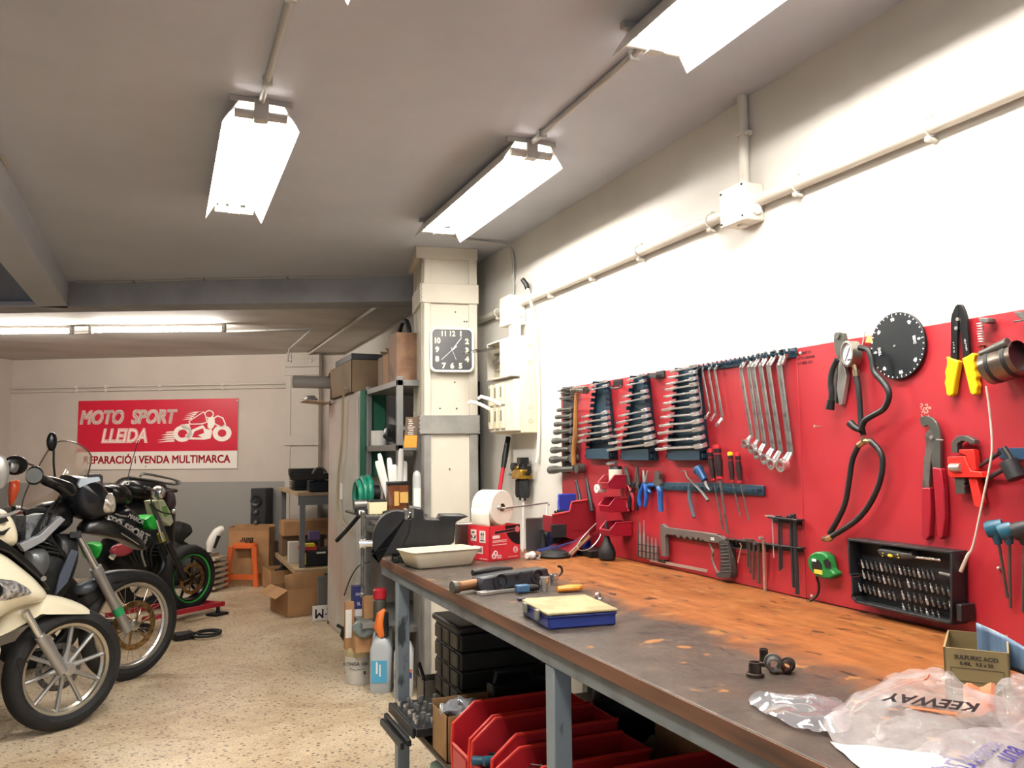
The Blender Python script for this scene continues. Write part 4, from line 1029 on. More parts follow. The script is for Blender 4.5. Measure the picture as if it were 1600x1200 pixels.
# --- punches and files in a wire holder
t = BThing('wire_holder', 'small black wire holder full of punches beside the hacksaw', 'tool rack', 1013, 862)
mb = MB()
for yy in (800, 855, 905): t.tb(mb, Z3([(940, yy, .03), (1120, yy + 28, .03)]), .0016); t.tb(mb, Z3([(940, yy, .0), (940, yy, .03)]), .0016)
t.pr(mb, Z3([(1110, 930), (1165, 935), (1165, 960), (1115, 950)]), 0, .02); t.solo(mb, M_blk)
for i in range(11):
    a = 945 + i * 16.5; top = [575, 620, 640, 600, 700, 735, 715, 745, 740, 750, 745][i]; bot = 905 + i * 4
    t = BThing('punch', 'slim steel punch, %s in the wire holder counted from the bulb side' % ORD[i], 'punch', *Z3([(a, 800)])[0], 'punches in the wire holder')
    A = t.q(*Z3([(a - 2, top)])[0], .025); B = t.q(*Z3([(a, bot)])[0], .022); d = B - A
    t.solo(MB().tube([A, A + d * .3, A + d * .38, B], [.0014, .0018, .0036, .0036], 8), M_steel if i % 2 else M_gun)
# --- magnetic rail with pliers
t = BThing('hook_rail', 'blue grey rail across the board middle holding pliers and screwdrivers', 'tool rail', 1100, 765)
mb = MB(); t.pr(mb, Z3([(850, 280), (1100, 285), (1600, 290), (1990, 315), (1990, 400), (1600, 375), (1100, 345), (850, 330)]), 0, .008)
for i in range(18):
    p = t.q(*Z3([(1160 + i * 47, 325 + i * 1.7)])[0], .01); mb.box(p.x - .006, p.x - .003, -.028, -.006, p.z - .006, p.z + .006).box(p.x + .003, p.x + .006, -.028, -.006, p.z - .006, p.z + .006)
t.solo(mb, mat('blue_grey_rail', '2c4452', .4), bevel=.001)
def pliers(label, head1, head2, g1, g2, gm, out=.02, r=.007, hm=None, grp='pliers on the middle rail'):
    t = BThing('pliers', label, 'pliers', *head1[0][:2], grp)
    mb = MB(); t.pr(mb, head1, out - .006, out + .002); t.part('jaw', mb, hm or M_gun, bevel=.001)
    mb = MB(); t.pr(mb, head2, out - .004, out + .004); t.part('jaw', mb, hm or M_gun, bevel=.001)
    for g in (g1, g2):
        mb = MB(); t.tb(mb, g, [r * .7] + [r] * (len(g) - 2) + [r * .8], out, 10); t.part('grip', mb, gm)
    return t
pliers('needle nose pliers with dark red grips beside the small red bins', Z3([(822, 165), (832, 155), (850, 240), (870, 300), (860, 330), (840, 300), (828, 230)]), Z3([(835, 158), (842, 165), (862, 250), (872, 310), (855, 310), (845, 240)]), Z3([(850, 300), (838, 380), (845, 460), (865, 530)]), Z3([(862, 310), (895, 390), (905, 450), (900, 515)]), M_dred)
pliers('needle nose pliers with black grips, points up', Z3([(928, 155), (935, 165), (942, 250), (945, 310), (925, 330), (915, 280), (920, 220)]), Z3([(922, 160), (930, 155), (935, 200), (925, 290), (905, 300), (912, 250)]), Z3([(915, 300), (885, 380), (875, 440), (872, 500)]), Z3([(938, 310), (945, 380), (938, 450), (935, 520)]), M_blk2)
pliers('circlip pliers with bright blue grips and straight tips', Z3([(978, 185), (985, 185), (990, 230), (998, 270), (990, 300), (980, 270)]), Z3([(1015, 190), (1022, 192), (1012, 240), (1000, 290), (992, 280), (1005, 235)]), Z3([(990, 300), (965, 370), (955, 430), (962, 485)]), Z3([(998, 300), (1012, 370), (1012, 430), (1000, 490)]), mat('bright_blue_grip', '1f4f9c', .3), hm=M_steel, r=.009)
t = BThing('pliers', 'side cutters with long blue grip hooked on the rail', 'pliers', *Z3([(1095, 250)])[0], 'pliers on the middle rail')
mb = MB(); t.pr(mb, Z3([(1075, 200), (1100, 190), (1118, 215), (1115, 260), (1130, 300), (1110, 330), (1085, 320), (1068, 290), (1080, 240)]), .012, .026); t.part('jaw', mb, M_gun, bevel=.001)
mb = MB(); t.tb(mb, Z3([(1105, 330), (1125, 350), (1128, 430), (1135, 530)]), [.008, .012, .010, .010], .025, 12); t.part('grip', mb, mat('blue_grip', '1d4c8a', .3))
mb = MB(); t.tb(mb, Z3([(1085, 310), (1035, 315), (1030, 350), (1050, 370)]), [.006, .010, .010, .006], .018, 12); t.part('grip', mb, MATS['blue_grip'])
t = BThing('hook_pick', 'bent steel hook tool slung slantwise over the rail', 'hook tool', *Z3([(1400, 300)])[0])
mb = MB(); t.tb(mb, Z3([(1305, 198), (1335, 195), (1350, 240), (1400, 290), (1450, 340), (1500, 400), (1525, 440)]), [.0025, .003, .003, .004, .005, .006, .006], .03, 8); t.solo(mb, M_dsteel)
t = BThing('pipe_lever', 'grey dipped lever handle hanging under the rail', 'lever', *Z3([(1385, 400)])[0])
mb = MB(); t.tb(mb, Z3([(1375, 300), (1372, 400), (1385, 480), (1412, 580)]), [.006, .008, .008, .006], .02, 10); t.solo(mb, mat('blue_grey_dip', '47525c', .35))
t = BThing('socket_driver', 'short blue ratchet driver tilted in the rail', 'ratchet driver', *Z3([(1450, 210)])[0])
mb = MB(); t.tb(mb, Z3([(1425, 190), (1450, 180), (1500, 270)]), [.014, .018, .012], .03, 14, sm=False); t.part('head', mb, mat('steel_blue', '284c72', .3, .3), bevel=.002)
mb = MB(); t.tb(mb, Z3([(1495, 265), (1515, 320), (1540, 350)]), [.006, .005, .003], .026, 10, sm=False); t.part('shank', mb, M_steel)
# --- screwdrivers
ZS = lambda l: Z1(l, 1000, 530, 5.333)
M_rb = mat('black_red_handle', '2a1a1c', .35); M_rd = mat('driver_red', 'a8242c', .3)
sd = [((580, 920), (615, 1180), .0105, (370, 570), 'stout screwdriver with black and red grip behind its larger twin', .020), ((640, 885), (665, 1165), .0145, (412, 610), 'largest screwdriver with black and red grip', .030), ((750, 945), (770, 1190), .0095, (515, 462), 'screwdriver with yellow capped black handle', .022), ((812, 950), (835, 1195), .0098, (588, 500), 'black handled screwdriver beside the yellow capped one', .026)]
for a, b, r, c, nm, out in sd:
    t = BThing('screwdriver', nm, 'screwdriver', *ZS([a])[0], 'screwdrivers in the middle rail')
    A = t.q(*ZS([a])[0], out); B = t.q(*ZS([b])[0], out); C = t.q(*Z4([c])[0], .012); d = B - A
    t.part('handle', MB().tube([A, A + d * .04, A + d * .2, A + d * .26, A + d * .5, A + d * .8, A + d * .92, B], [r * .5, r * .9, r * .95, r * .8, r * 1.05, r * .85, r * .65, r * .8], 14), M_rb)
    t.part('cap', MB().tube([A - d * .03, A - d * .01, A + d * .10], [r * .5, r * .92, r * .98], 14), mat('driver_yellow', 'd9b52a', .3) if 'yellow capped black' in nm else M_rd, label='coloured end cap')
    t.split('ring', MB().tube([A + d * .24, A + d * .27], r * .86, 14).tube([A + d * .93, A + d * 1.0], r * .82, 14), M_rd)
    t.part('shaft', MB().cyl(B, C, r * .30, n=10), M_dsteel)
# --- three small red bins on the board with contents
M_bin = mat('dark_red_bin', '8a1626', .3)
for i, (lab, uc, vb, o) in enumerate((('small dark red bin on the board, top one holding a spray can', 977, 763, .105), ('small dark red bin on the board, middle one, empty', 978, 798, .105), ('small dark red bin on the board, bottom one with bright clips', 980, 835, .105))):
    t = BThing('storage_bin', lab, 'storage bin', uc, vb, 'small red bins on the board')
    z0 = t.q(uc - 25, vb, .05).z; w_ = .042; h = .056
    # local: x in +-w, y from 0 to -o
    mb = MB()
    side = [(0, z0), (-o * .96, z0 + .004), (-o, z0 + h * .45), (-o * .72, z0 + h), (0, z0 + h)]
    for x0, x1 in ((-w_, -w_ + .003), (w_ - .003, w_)): mb.prism(side, x0, x1, 'yz')
    mb.box(-w_, w_, -o * .96, 0, z0, z0 + .003); mb.box(-w_, w_, -.003, 0, z0, z0 + h)
    mb.prism([(-o * .96, z0), (-o, z0 + h * .45), (-o + .003, z0 + h * .45), (-o * .96 + .003, z0)], -w_, w_, 'yz')
    mb.box(-w_ - .004, w_ + .004, -o * .72, 0, z0 + h - .004, z0 + h + .001) if False else None
    t.part('bin_body', mb, M_bin, bevel=.001)
    mb = MB()
    for x in (-w_ - .001, w_ + .001): mb.tube([(x, 0, z0 + h), (x, -o * .72, z0 + h), (x, -o, z0 + h * .45)], .0028, 6)
    mb.tube([(-w_, -o, z0 + h * .45), (w_, -o, z0 + h * .45)], .0028, 6); t.part('rim', mb, mat('red_bin_rim', 'a62a38', .3))
    if i == 0:
        c = Thing('spray_can', 'grey white aerosol with open chrome cap in the top small bin', 'spray can', t.M @ V(0, -.045, z0 + .004))
        c.part('can', MB().lathe([(.026, 0), (.028, .004), (.028, .075), (.022, .085)], 20), mat('can_white', 'c7bfae', .35)); c.part('collar', MB().lathe([(.026, .075), (.029, .078), (.026, .088), (.012, .09)], 20), M_blk)
        c.part('cap', MB(TR((-.012, .004, .10), 0, .0, -.25)).cyl((0, 0, 0), (0, 0, .006), .026, n=20), M_chrome)
    if i == 2:
        for k_, (dx, dy) in enumerate(((-.01, -.07), (.012, -.08), (.02, -.06))):
            c = Thing('metal_clip', 'bright metal clip lying in the bottom small bin', 'clip', t.M @ V(dx, dy, z0 + .012), k_ * .9, 'clips in the small bin')
            c.solo(MB().bar((-.012, 0, .004), (.012, .004, .02), .003, .012).bar((-.012, 0, .004), (.0, -.012, .004), .003, .01), M_chrome)
# roll of tape under the top bin
t = BThing('tape_roll', 'small white roll hanging under the top small red bin', 'tape roll', *Z3([(635, 340)])[0])
p = t.q(*Z3([(630, 338)])[0], .09); t.solo(MB(Matrix.Translation(p)).lathe([(.008, -.02), (.018, -.02), (.018, .02), (.008, .02), (.008, -.02)], 18, axis='y'), M_white)
# funnel bottle
b0 = at(952, 872, z=.892); 
t = Thing('oil_can', 'black rubber bulb funnel standing on the bench against the red board', 'funnel', (b0.x - .035, b0.y - .045, .891))
t.solo(MB().lathe([(.026, 0), (.034, .006), (.036, .03), (.030, .05), (.016, .075), (.010, .10), (.006, .15), (.005, .155)], 20), M_rubber)
# ------------------------------------------------------------------ workbench
TZ = .89
XF = .865; YE = 3.54; YN = -1.2
def bt(u, v, z=0.0): return at(u, v, z=TZ + z)
def top_mat():
    n = NT('worn_bench_top', 0.5); n.b.inputs['Specular IOR Level'].default_value = .3
    x, y, z = n.sep()
    wob = n.noise(3.0, 8, rough=.65, dist=.8); wob2 = n.noise(14, 6, rough=.7)
    f = n.math('ADD', x, n.math('MULTIPLY', n.math('SUBTRACT', wob, .5), .55))
    f = n.math('ADD', f, n.math('MULTIPLY', n.math('SUBTRACT', wob2, .5), .22))
    f = n.math('SUBTRACT', f, n.math('MULTIPLY', n.math('MAXIMUM', n.math('SUBTRACT', y, 4.0), 0.0), .35))
    k = n.ramp(f, [(.33, 0.0), (.47, 1.0)])
    st = n.map((6, .9, 6)); g = n.noise(5, 8, vec=st, rough=.6)
    wood = n.ramp(g, [(.3, '6c3f1d'), (.5, '834f27'), (.7, '976136')])
    stn = n.ramp(n.noise(7, 8, rough=.75), [(.58, 0.0), (.70, .7)]); wood = n.mix(stn, wood, '54301a')
    gre = n.ramp(n.noise(9, 6, rough=.7), [(.35, '322c27'), (.6, '433a32'), (.75, '55483b')])
    c = n.mix(k, gre, wood)
    sc = n.ramp(n.noise(16, 3, rough=.4), [(.66, 0.0), (.69, 1.0)]); c = n.mix(n.math('MULTIPLY', sc, .8), c, '93683a')
    dk = n.ramp(n.noise(42, 2, vec=n.map((1, .35, 1))), [(.65, 0.0), (.69, .9)]); c = n.mix(dk, c, '17120f')
    return n.out(c, rough=n.ramp(wob2, [(.3, .32), (.7, .55)]), bump=n.noise(70, 3), bs=.15)
t = Thing('workbench', 'long steel framed workbench with a worn brown wooden top', 'workbench', (XF, YN, 0))
LY = YE - YN; LX = XB - XF
t.part('worktop', MB().box(0, LX, 0, LY, TZ - .034, TZ), top_mat(), bevel=.003)
# brown edge strip is the cut side of the same board
M_bsteel = mat('grey_blue_bench_paint', '6f7679', .45, col2='4f5558', scale=9, lo=.5, hi=.75)
t.part('edge_strip', MB().box(-.003, 0, 0, LY, TZ - .033, TZ - .002), mat('brown_cut_edge', '6e4a34', .6, col2='3d2a20', scale=8, stretch=(1, .3, 4), lo=.4, hi=.7))
for x0 in (0.004, LX - .045): t.part('rail', MB().box(x0, x0 + .04, 0.02, LY - .0, TZ - .072, TZ - .036), M_bsteel, bevel=.002)
for y0 in (LY - .045, LY - 1.6, 1.2): t.part('crossbar', MB().box(.045, LX - .046, y0, y0 + .035, TZ - .072, TZ - .036), M_bsteel)
M_leg = mat('chipped_bench_leg_paint', '7f8a90', .45, col2='3a4044', scale=14, lo=.62, hi=.68, stretch=(1, 1, .4))
yl = at(617, 1100, x=XF).y - YN; ym = at(856, 1150, x=XF).y - YN
for yy in (yl, ym, .1):
    for x0 in (.006, LX - .056): t.part('leg', MB().box(x0, x0 + .048, yy - .024, yy + .024, 0, TZ - .073), M_leg, bevel=.003)
SZ = .30
t.part('lower_shelf', MB().box(.03, LX - .05, .12, yl - .03, SZ - .02, SZ), mat('dark_shelf_board', '4a3d32', .7), bevel=.002)
t.part('shelf_rail', MB().box(.055, .09, .125, yl - .03, SZ - .055, SZ - .021), M_bsteel)
BT0 = t

# ---- vise
vd = bt(650, 884); 
t = Thing('bench_vise', 'heavy dark grey bench vise bolted to the far end of the bench', 'vise', (.925, 3.37, TZ + .001), math.radians(-12))
M_vise = mat('vise_cast_iron', '1f1f1f', .38, .3, col2='161616', scale=12)
t.part('base', MB().cyl((0.03, 0, 0), (0.03, 0, .028), .085, n=32).box(-.05, .11, -.06, .06, .0, .022).cyl((.03, 0, .026), (.03, 0, .062), .058, .05, n=28), M_vise, bevel=.003)
prof = [(-.02, .055), (.17, .055), (.20, .075), (.205, .155), (.235, .170), (.262, .178), (.236, .186), (.14, .188), (.135, .170), (.075, .175), (.07, .215), (.03, .222), (.02, .195), (.01, .12)]
t.part('fixed_body', MB().prism(prof, -.05, .05), M_vise, bevel=.006)
# moving jaw: a tall arched casting
A1 = arc((-.045, .085), .125, math.radians(20), math.radians(215), 14)
t.part('moving_jaw', MB().prism([(x * .78, z) for x, z in A1] + [(-.13, .03), (-.02, .035), (.0, .06)], -.048, .048).cyl((-.03, 0, .105), (.02, 0, .105), .03, n=18), M_vise, bevel=.008)
t.part('jaw_plate', MB().box(-.005, .010, -.055, .055, .172, .212), M_dsteel, bevel=.002)
t.part('jaw_plate', MB().box(.022, .034, -.055, .055, .178, .222), M_dsteel, bevel=.002)
t.part('slide', MB().box(-.09, .10, -.024, .024, .085, .13), M_dsteel, bevel=.002)
t.part('spindle', MB().cyl((-.175, 0, .075), (-.09, 0, .075), .014, n=16).cyl((-.185, 0, .075), (-.160, 0, .075), .021, n=18), M_chrome)
t.part('handle', MB().cyl((-.172, -.004, -.13), (-.172, -.004, .20), .0075, n=12).ball((-.172, -.004, -.13), .011, 12, 8).ball((-.172, -.004, .20), .011, 12, 8), M_dsteel)
r = Thing('crumpled_foil', 'crumpled silver foil wedged between the vise jaws', 'foil', t.M @ V(.013, -.02, .165))
mb = MB().ball((0, 0, .012), (.018, .03, .026), 14, 9)
random.seed(3)
mb.v = [p + V(random.uniform(-1, 1), random.uniform(-1, 1), random.uniform(-1, 1)) * .006 for p in mb.v]; r.solo(mb, M_chrome, smooth=10)
# block behind the vise
t = Thing('sheet_metal_box', 'brownish grey metal box lying behind the vise against the pillar', 'metal box', (1.30, 3.50, TZ + .002), math.radians(-8))
t.part('box', MB().box(-.10, .06, -.03, .05, 0, .125), mat('brown_grey_metal', '6e665e', .35, .8), bevel=.004)
t.part('lid', MB().box(-.103, .063, -.033, .053, .120, .131), mat('pale_metal_lid', '8d8780', .3, .8), bevel=.003)
# ---- white tub
t = Thing('plastic_tub', 'shallow off white rectangular plastic tub near the vise', 'tub', (1.012, 3.185, TZ), math.radians(8))
def frust(l0, w0, l1, w1, h, th=.004, r=.012):
    mb = MB()
    def ring(l, w_, z, rr): return [V(x, y, z) for x, y in rrect(-l / 2, l / 2, -w_ / 2, w_ / 2, rr, 4)]
    mb.loft([ring(l0 - .01, w0 - .01, 0, r), ring(l0, w0, .004, r), ring(l1, w1, h, r), ring(l1 + .012, w1 + .012, h + .001, r + .006), ring(l1 + .012, w1 + .012, h + .004, r + .006), ring(l1 - 2 * th, w1 - 2 * th, h + .004, r - .003), ring(l0 - 2 * th, w0 - 2 * th, th, r - .003)])
    return mb
t.solo(frust(.235, .13, .285, .165, .062), mat('offwhite_plastic', 'd9d0b6', .4), bevel=.001)
# ---- red carton with paper roll
t = Thing('red_box', 'red printed carton with the white paper roll standing on it', 'carton', (1.228, 3.185, TZ), math.atan2(3.245 - 3.185, 1.392 - 1.228))
M_rc = mat('red_carton_print', 'c92a35', .5); M_cb = mat('cardboard', 'ab8259', .75, col2='9a744e', scale=6)
w_, d_, h_ = .172, .135, .142
t.part('carton', MB().box(0, w_, 0, .003, 0, h_).box(0, .003, 0, d_, 0, h_).box(w_ - .003, w_, 0, d_, 0, h_).box(0, w_, d_ - .003, d_, 0, h_).box(0, w_, 0, d_, 0, .003), M_rc)
t.part('flap', MB().box(.004, w_ - .004, .004, d_ - .004, h_ - .012, h_ - .009), M_cb, label='brown inner cardboard flap')
mb = MB().prism([(w_ * .50, h_ * .99), (w_ * .52, h_ * .84), (w_ * .60, h_ * .66), (w_ * .74, h_ * .50), (w_ * .88, h_ * .42), (w_ * .995, h_ * .41), (w_ * .995, h_ * .99)], -.0008, 0)
t.part('printed_panel', mb, M_blk, label='black printed corner')
mb = MB().bar((w_ * .14, -.0016, h_ * .80), (w_ * .9, -.0016, h_ * .86), .0008, .014).cyl((w_ * .90, -.0022, h_ * .86), (w_ * .90, -.001, h_ * .86), .013, n=20)
t.part('printed_spanner', mb, mat('print_grey_red', 'c56a6c', .5)); mb = MB().bar((w_ * .16, -.003, h_ * .808), (w_ * .82, -.003, h_ * .858), .0006, .009); t.part('printed_spanner', mb, M_blk)
mb = MB().box(w_ * .10, w_ * .33, -.0012, 0, h_ * .64, h_ * .73)
for z, a, b in ((.57, .1, .56), (.53, .1, .56), (.45, .1, .55)): mb.box(w_ * a, w_ * b, -.0008, 0, h_ * z, h_ * z + .0025)
for z, a, b in ((.07, .60, .92),): mb.box(w_ * a, w_ * b, -.0008, 0, h_ * z, h_ * z + .002)
mb.torus((w_ * .14, -.0008, h_ * .15), .009, .0028, 'y', 16, 5).torus((w_ * .19, -.0008, h_ * .22), .009, .0028, 'y', 16, 5).text('IZS', .018, TR((w_ * .31, -.001, h_ * .11)) @ RX90, extrude=.0003, offset=.0006)
mb.torus((w_ * .84, -.0008, h_ * .27), .012, .0015, 'y', 20, 5).torus((w_ * .84, -.0008, h_ * .27), .006, .0015, 'y', 14, 5)
mb.v = mb.v; t.part('printing', mb, mat('print_white', 'ead9d2', .5), kind='stuff')
# symbols on the end face (x = 0 side)
mb = MB().box(-.0012, 0, d_ * .60, d_ * .86, h_ * .55, h_ * .88).box(-.0012, 0, d_ * .18, d_ * .45, h_ * .52, h_ * .86).box(-.0012, 0, d_ * .30, d_ * .75, h_ * .2, h_ * .42).box(-.001, 0, d_ * .1, d_ * .45, h_ * .05, h_ * .065)
t.split('symbol_panel', mb, MATS['print_white'])
mb = MB()
Y0, Z0 = d_ * .73, h_ * .715
for k in range(3):
    a = math.radians(90 + 120 * k); mb.tube([(-.0018, Y0 + .013 * math.cos(a + s_), Z0 + .013 * math.sin(a + s_)) for s_ in (-.55, 0, .55)], .0032, 5)
for dy in (-.006, .006): mb.bar((-.0018, d_ * .315 + dy, h_ * .60), (-.0018, d_ * .315 + dy, h_ * .80), .001, .004).prism([(d_ * .315 + dy - .005, h_ * .74), (d_ * .315 + dy + .005, h_ * .74), (d_ * .315 + dy, h_ * .83)], -.0024, -.0013, 'yz')
mb.bar((-.0018, d_ * .315 - .013, h_ * .58), (-.0018, d_ * .315 + .013, h_ * .58), .001, .004)
for k in range(11): mb.box(-.0018, -.0012, d_ * .34 + k * .0048, d_ * .34 + k * .0048 + (.003 if k % 3 else .0016), h_ * .24, h_ * .38)
t.part('symbols', mb, M_blk, kind='stuff')
RB = t
rc = t.M @ V(.085, .075, h_ + .072)
ax = math.atan2(3.3 - 3.2, -.09)
t = Thing('paper_roll', 'large roll of white workshop paper standing over the red carton', 'paper roll', rc, math.radians(27))
M_paper = mat('white_paper', 'e6e2d4', .8, bump=.15, bscale=60)
t.part('roll', MB().lathe([(.017, -.055), (.070, -.055), (.072, -.052), (.072, .052), (.070, .055), (.017, .055), (.017, -.055)], 44, axis='y'), M_paper)
t.part('core', MB().lathe([(.0155, -.0555), (.017, -.0555), (.017, .055), (.0155, .055), (.0155, -.0555)], 24, axis='y'), mat('core_card', '7d5f48', .8))
t.part('loose_sheet', MB().grid(lambda a, b: [V(-.0728, .055 - .10 * b, .0), V(-.073, .055 - .10 * b, -.03), V(-.069, .055 - .10 * b, -.065), V(-.066, .055 - .10 * b, -.078)][round(a * 3)], 3, 1), M_paper, solid=.0008)
# wire stand and steel sheet behind the carton
s0 = bt(845, 862); 
t = Thing('roll_stand', 'bent steel rod stand holding the paper roll in front of the wall', 'roll stand', (rc.x, rc.y, TZ))
hh = rc.z - TZ
pR = at(848, 806, y=3.42) ; q = V(1.60, 3.42, rc.z) - V(rc.x, rc.y, TZ)
t.part('rod', MB().tube([(.01, -.05, hh), (.03, -.065, hh - .002), q, q + V(.01, 0, -.01)], .004, 8).cyl((-.005, -.058, hh), (.012, -.066, hh + .004), .008, n=12), M_steel)
t.part('leg', MB().bar(q + V(0, 0, 0), (q.x - .005, q.y, .002), .016, .004), M_white)
t.part('leg', MB().bar((q.x - .11, q.y + .02, q.z + .005), (q.x - .115, q.y + .02, .002), .012, .004), M_white)
t = Thing('steel_tray', 'brushed steel sheet box standing against the wall behind the carton', 'steel box', (1.50, 3.405, TZ), 0)
t.part('panel', MB().box(0, .25, .03, .034, 0.001, .145).box(.24, .25, .03, .10, 0.001, .145), mat('brushed_steel', '8d8c88', .35, .9), bevel=.001)
t.part('rim', MB().bar((0, .028, .147), (.25, .028, .147), .008, .006), M_steel)
# bulb and hose tail by the carton
c0 = bt(822, 868)
t = Thing('lamp_bulb', 'small bulb with white ceramic base lying beside the red carton', 'light bulb', (1.43, 3.19, TZ + .016), math.radians(20))
t.part('base', MB().cyl((-.045, 0, 0), (-.02, 0, 0), .012, n=16).cyl((-.02, 0, 0), (-.008, 0, 0), .016, n=16), M_white)
t.part('glass', MB().ball((.014, 0, 0), (.024, .015, .015), 16, 10), mat('clear_glass', 'ffffff', .05, trans=1.0))
t = Thing('rubber_pad', 'flat black rubber piece lying in front of the blue bin', 'rubber pad', (1.53, 3.20, TZ), math.radians(25))
t.solo(MB().lathe([(.001, 0), (.06, 0), (.068, .008), (.06, .022), (.035, .03), (.015, .028), (.001, .02)], 24), M_rubber)
t = Thing('plastic_bag', 'small crumpled clear bag between carton and blue bin', 'bag', (1.56, 3.31, TZ + .001))
# ---- blue bin, brush, catalogue stack at the wall
M_blue = mat('blue_plastic', '22338c', .35)
t = Thing('blue_bin', 'tall blue plastic bin propped against the wall by the board edge', 'storage bin', (1.705, 3.40, TZ + .002), math.radians(-4))
t.part('back', MB().box(-.045, .045, .03, .04, 0, .25), M_blue, bevel=.006)
t.part('side', MB().prism([(-.12, 0), (.04, 0), (.04, .22), (0, .14), (-.12, .05)], .040, .046, 'yz'), M_blue, bevel=.001)
t.part('side', MB().prism([(-.12, 0), (.04, 0), (.04, .22), (0, .14), (-.12, .05)], -.046, -.040, 'yz'), M_blue, bevel=.001)
t.part('bottom', MB().box(-.046, .046, -.12, .03, 0, .006), M_blue)
t = Thing('blue_folder', 'dark blue folder lying under the red catalogue, white stripe on it', 'folder', (1.59, 3.31, TZ + .003), math.radians(-30))
t.part('folder', MB(TR((0, 0, .028), 0, 0, math.radians(-16))).box(-.09, .10, -.07, .07, -.008, .008), mat('navy_cover', '1d2460', .35), bevel=.002)
t.part('stripe', MB(TR((0, 0, .028), 0, 0, math.radians(-16))).box(-.085, -.02, -.073, -.0705, -.003, .0), M_white)
t = Thing('red_catalogue', 'dark red catalogue with a yellow page edge lying slanted', 'catalogue', (1.625, 3.25, TZ + .006), math.radians(20))
MM = TR((0, 0, .045), 0, 0, math.radians(-30))
t.part('cover', MB(MM).box(-.10, .07, -.07, .06, -.012, -.008).box(-.10, .07, -.07, .06, .010, .014), mat('dark_red_cover', '6d1722', .35), bevel=.001)
t.part('pages', MB(MM).box(-.095, .065, -.065, .055, -.008, .010), mat('page_yellow', 'cbb98a', .7))
t.part('white_line', MB(MM).box(-.09, .0, -.0715, -.070, .0105, .0125), M_white)
t = Thing('black_case', 'small dark case filling the corner under the red catalogue', 'case', (1.69, 3.17, TZ + .001), 0)
t.solo(MB().box(-.045, .055, -.07, .06, .0, .03), M_blk, bevel=.004)
t = Thing('wire_brush', 'black bristled brush standing up in front of the blue bin', 'brush', (1.60, 3.31, TZ + .04), math.radians(30))
t.part('base', MB().lathe([(.02, 0), (.03, .01), (.028, .05), (.02, .06)], 14), M_rubber)
mb = MB()
for k in range(26):
    x, y = random.uniform(-.02, .03), random.uniform(-.012, .012); mb.bar((x * .6, y, .05), (x * 1.2 + .005, y, .05 + random.uniform(.06, .10)), .006, .006)
t.part('bristles', mb, M_rubber, kind='stuff')
t = Thing('glove', 'dark work glove with a finger pointing up in front of the wall', 'glove', (1.56, 3.38, TZ + .002), math.radians(10))
t.solo(MB().tube([(0, 0, 0), (0, 0, .05), (-.012, 0, .10)], [.025, .02, .008], 10).tube([(.01, 0, .04), (.022, 0, .085)], [.012, .007], 8), M_rubber)
# red crate with loop of wire, holding two black handles
t = Thing('red_crate', 'stepped red plastic crate tilted against the board with dark contents', 'crate', (1.61, 3.22, TZ + .10), math.radians(0))
mb = MB(); M_rcr = mat('red_crate_plastic', '7c1822', .4)
mb.prism([(-.08, 0), (-.08, .075), (.0, .085), (.012, .125), (.11, .135), (.13, .10), (.13, 0), (.05, -.045)], 0, .006)
mb.box(-.08, .13, 0, .10, .0, .006).box(-.08, -.074, 0, .10, 0, .07); t.part('crate_body', mb, M_rcr, bevel=.002)
t.part('rim', MB().tube([(-.082, -.002, .076), (0, -.002, .087), (.012, -.002, .127), (.11, -.002, .137)], .0045, 6), mat('red_rim', 'b83a38', .4))
t.part('printed_plate', MB().box(-.09, -.02, -.012, -.001, -.02, .035), M_blk2, bevel=.002)
t = Thing('wire_loop', 'loop of bare wire hanging in front of the red crate', 'wire', (1.60, 3.14, TZ + .12))
P = [V(.09, -.01, .02), V(.03, -.03, -.02), V(-.01, -.035, -.06), V(.0, -.035, -.085), V(.05, -.03, -.08), V(.10, -.02, -.04), V(.115, -.01, .0)]
t.solo(MB().tube(smoothpts(P, 6), .0022, 6), M_steel)
for k, (u0, v0, u1, v1) in enumerate(((900, 750, 907, 785), (916, 748, 921, 776))):
    p0 = at(u0, v0, x=1.70); p1 = at(u1, v1, x=1.70)
    t = Thing('file_handle', ('dark tapered file leaning behind the red crate, nearer the wall edge', 'dark tapered file leaning behind the red crate beside the top small bin')[k], 'file', p1)
    d = (p0 - p1); t.solo(MB().tube([d * -.8, (0, 0, 0), d * .4, d], [.010, .010, .009, .006], 8), M_blk2)

# ---- things in the middle of the bench
a = bt(705, 918); b = bt(880, 905)
t = Thing('fork_cartridge', 'black moulded housing with rusty shaft lying on the bench', 'machine part', (bt(800, 926).x, bt(800, 926).y + .065, TZ), math.radians(9))
M_hsg = mat('slate_plastic', '22252a', .4)
t.part('housing', MB().prism([(-.105, .004), (.15, .006), (.155, .02), (.15, .060), (.0, .058), (-.10, .052), (-.112, .03)], -.035, .03), M_hsg, bevel=.007)
t.part('rear_ridge', MB().tube([(-.10, .03, .058), (-.02, .034, .060), (.05, .034, .058)], [.010, .013, .008], 12), M_blk)
for x, z, r in ((-.035, .032, .026), (.105, .036, .024)):
    rg = t.part('round_boss', MB().lathe([(r * .82, -.040), (r, -.040), (r, -.033), (r * .82, -.033), (r * .82, -.040)], 24, (x, 0, z), 'y'), M_blk2)
    t.part('hub', MB().cyl((x, -.041, z), (x, -.034, z), r * .35, n=16), M_hsg, parent=rg)
t.split('screw_hole', MB().cyl((.028, -.0375, .042), (.028, -.0345, .042), .006, n=12).cyl((.045, -.0375, .018), (.045, -.0345, .018), .003, n=10).cyl((.04, -.0375, .054), (.04, -.0345, .054), .003, n=10), M_blk)
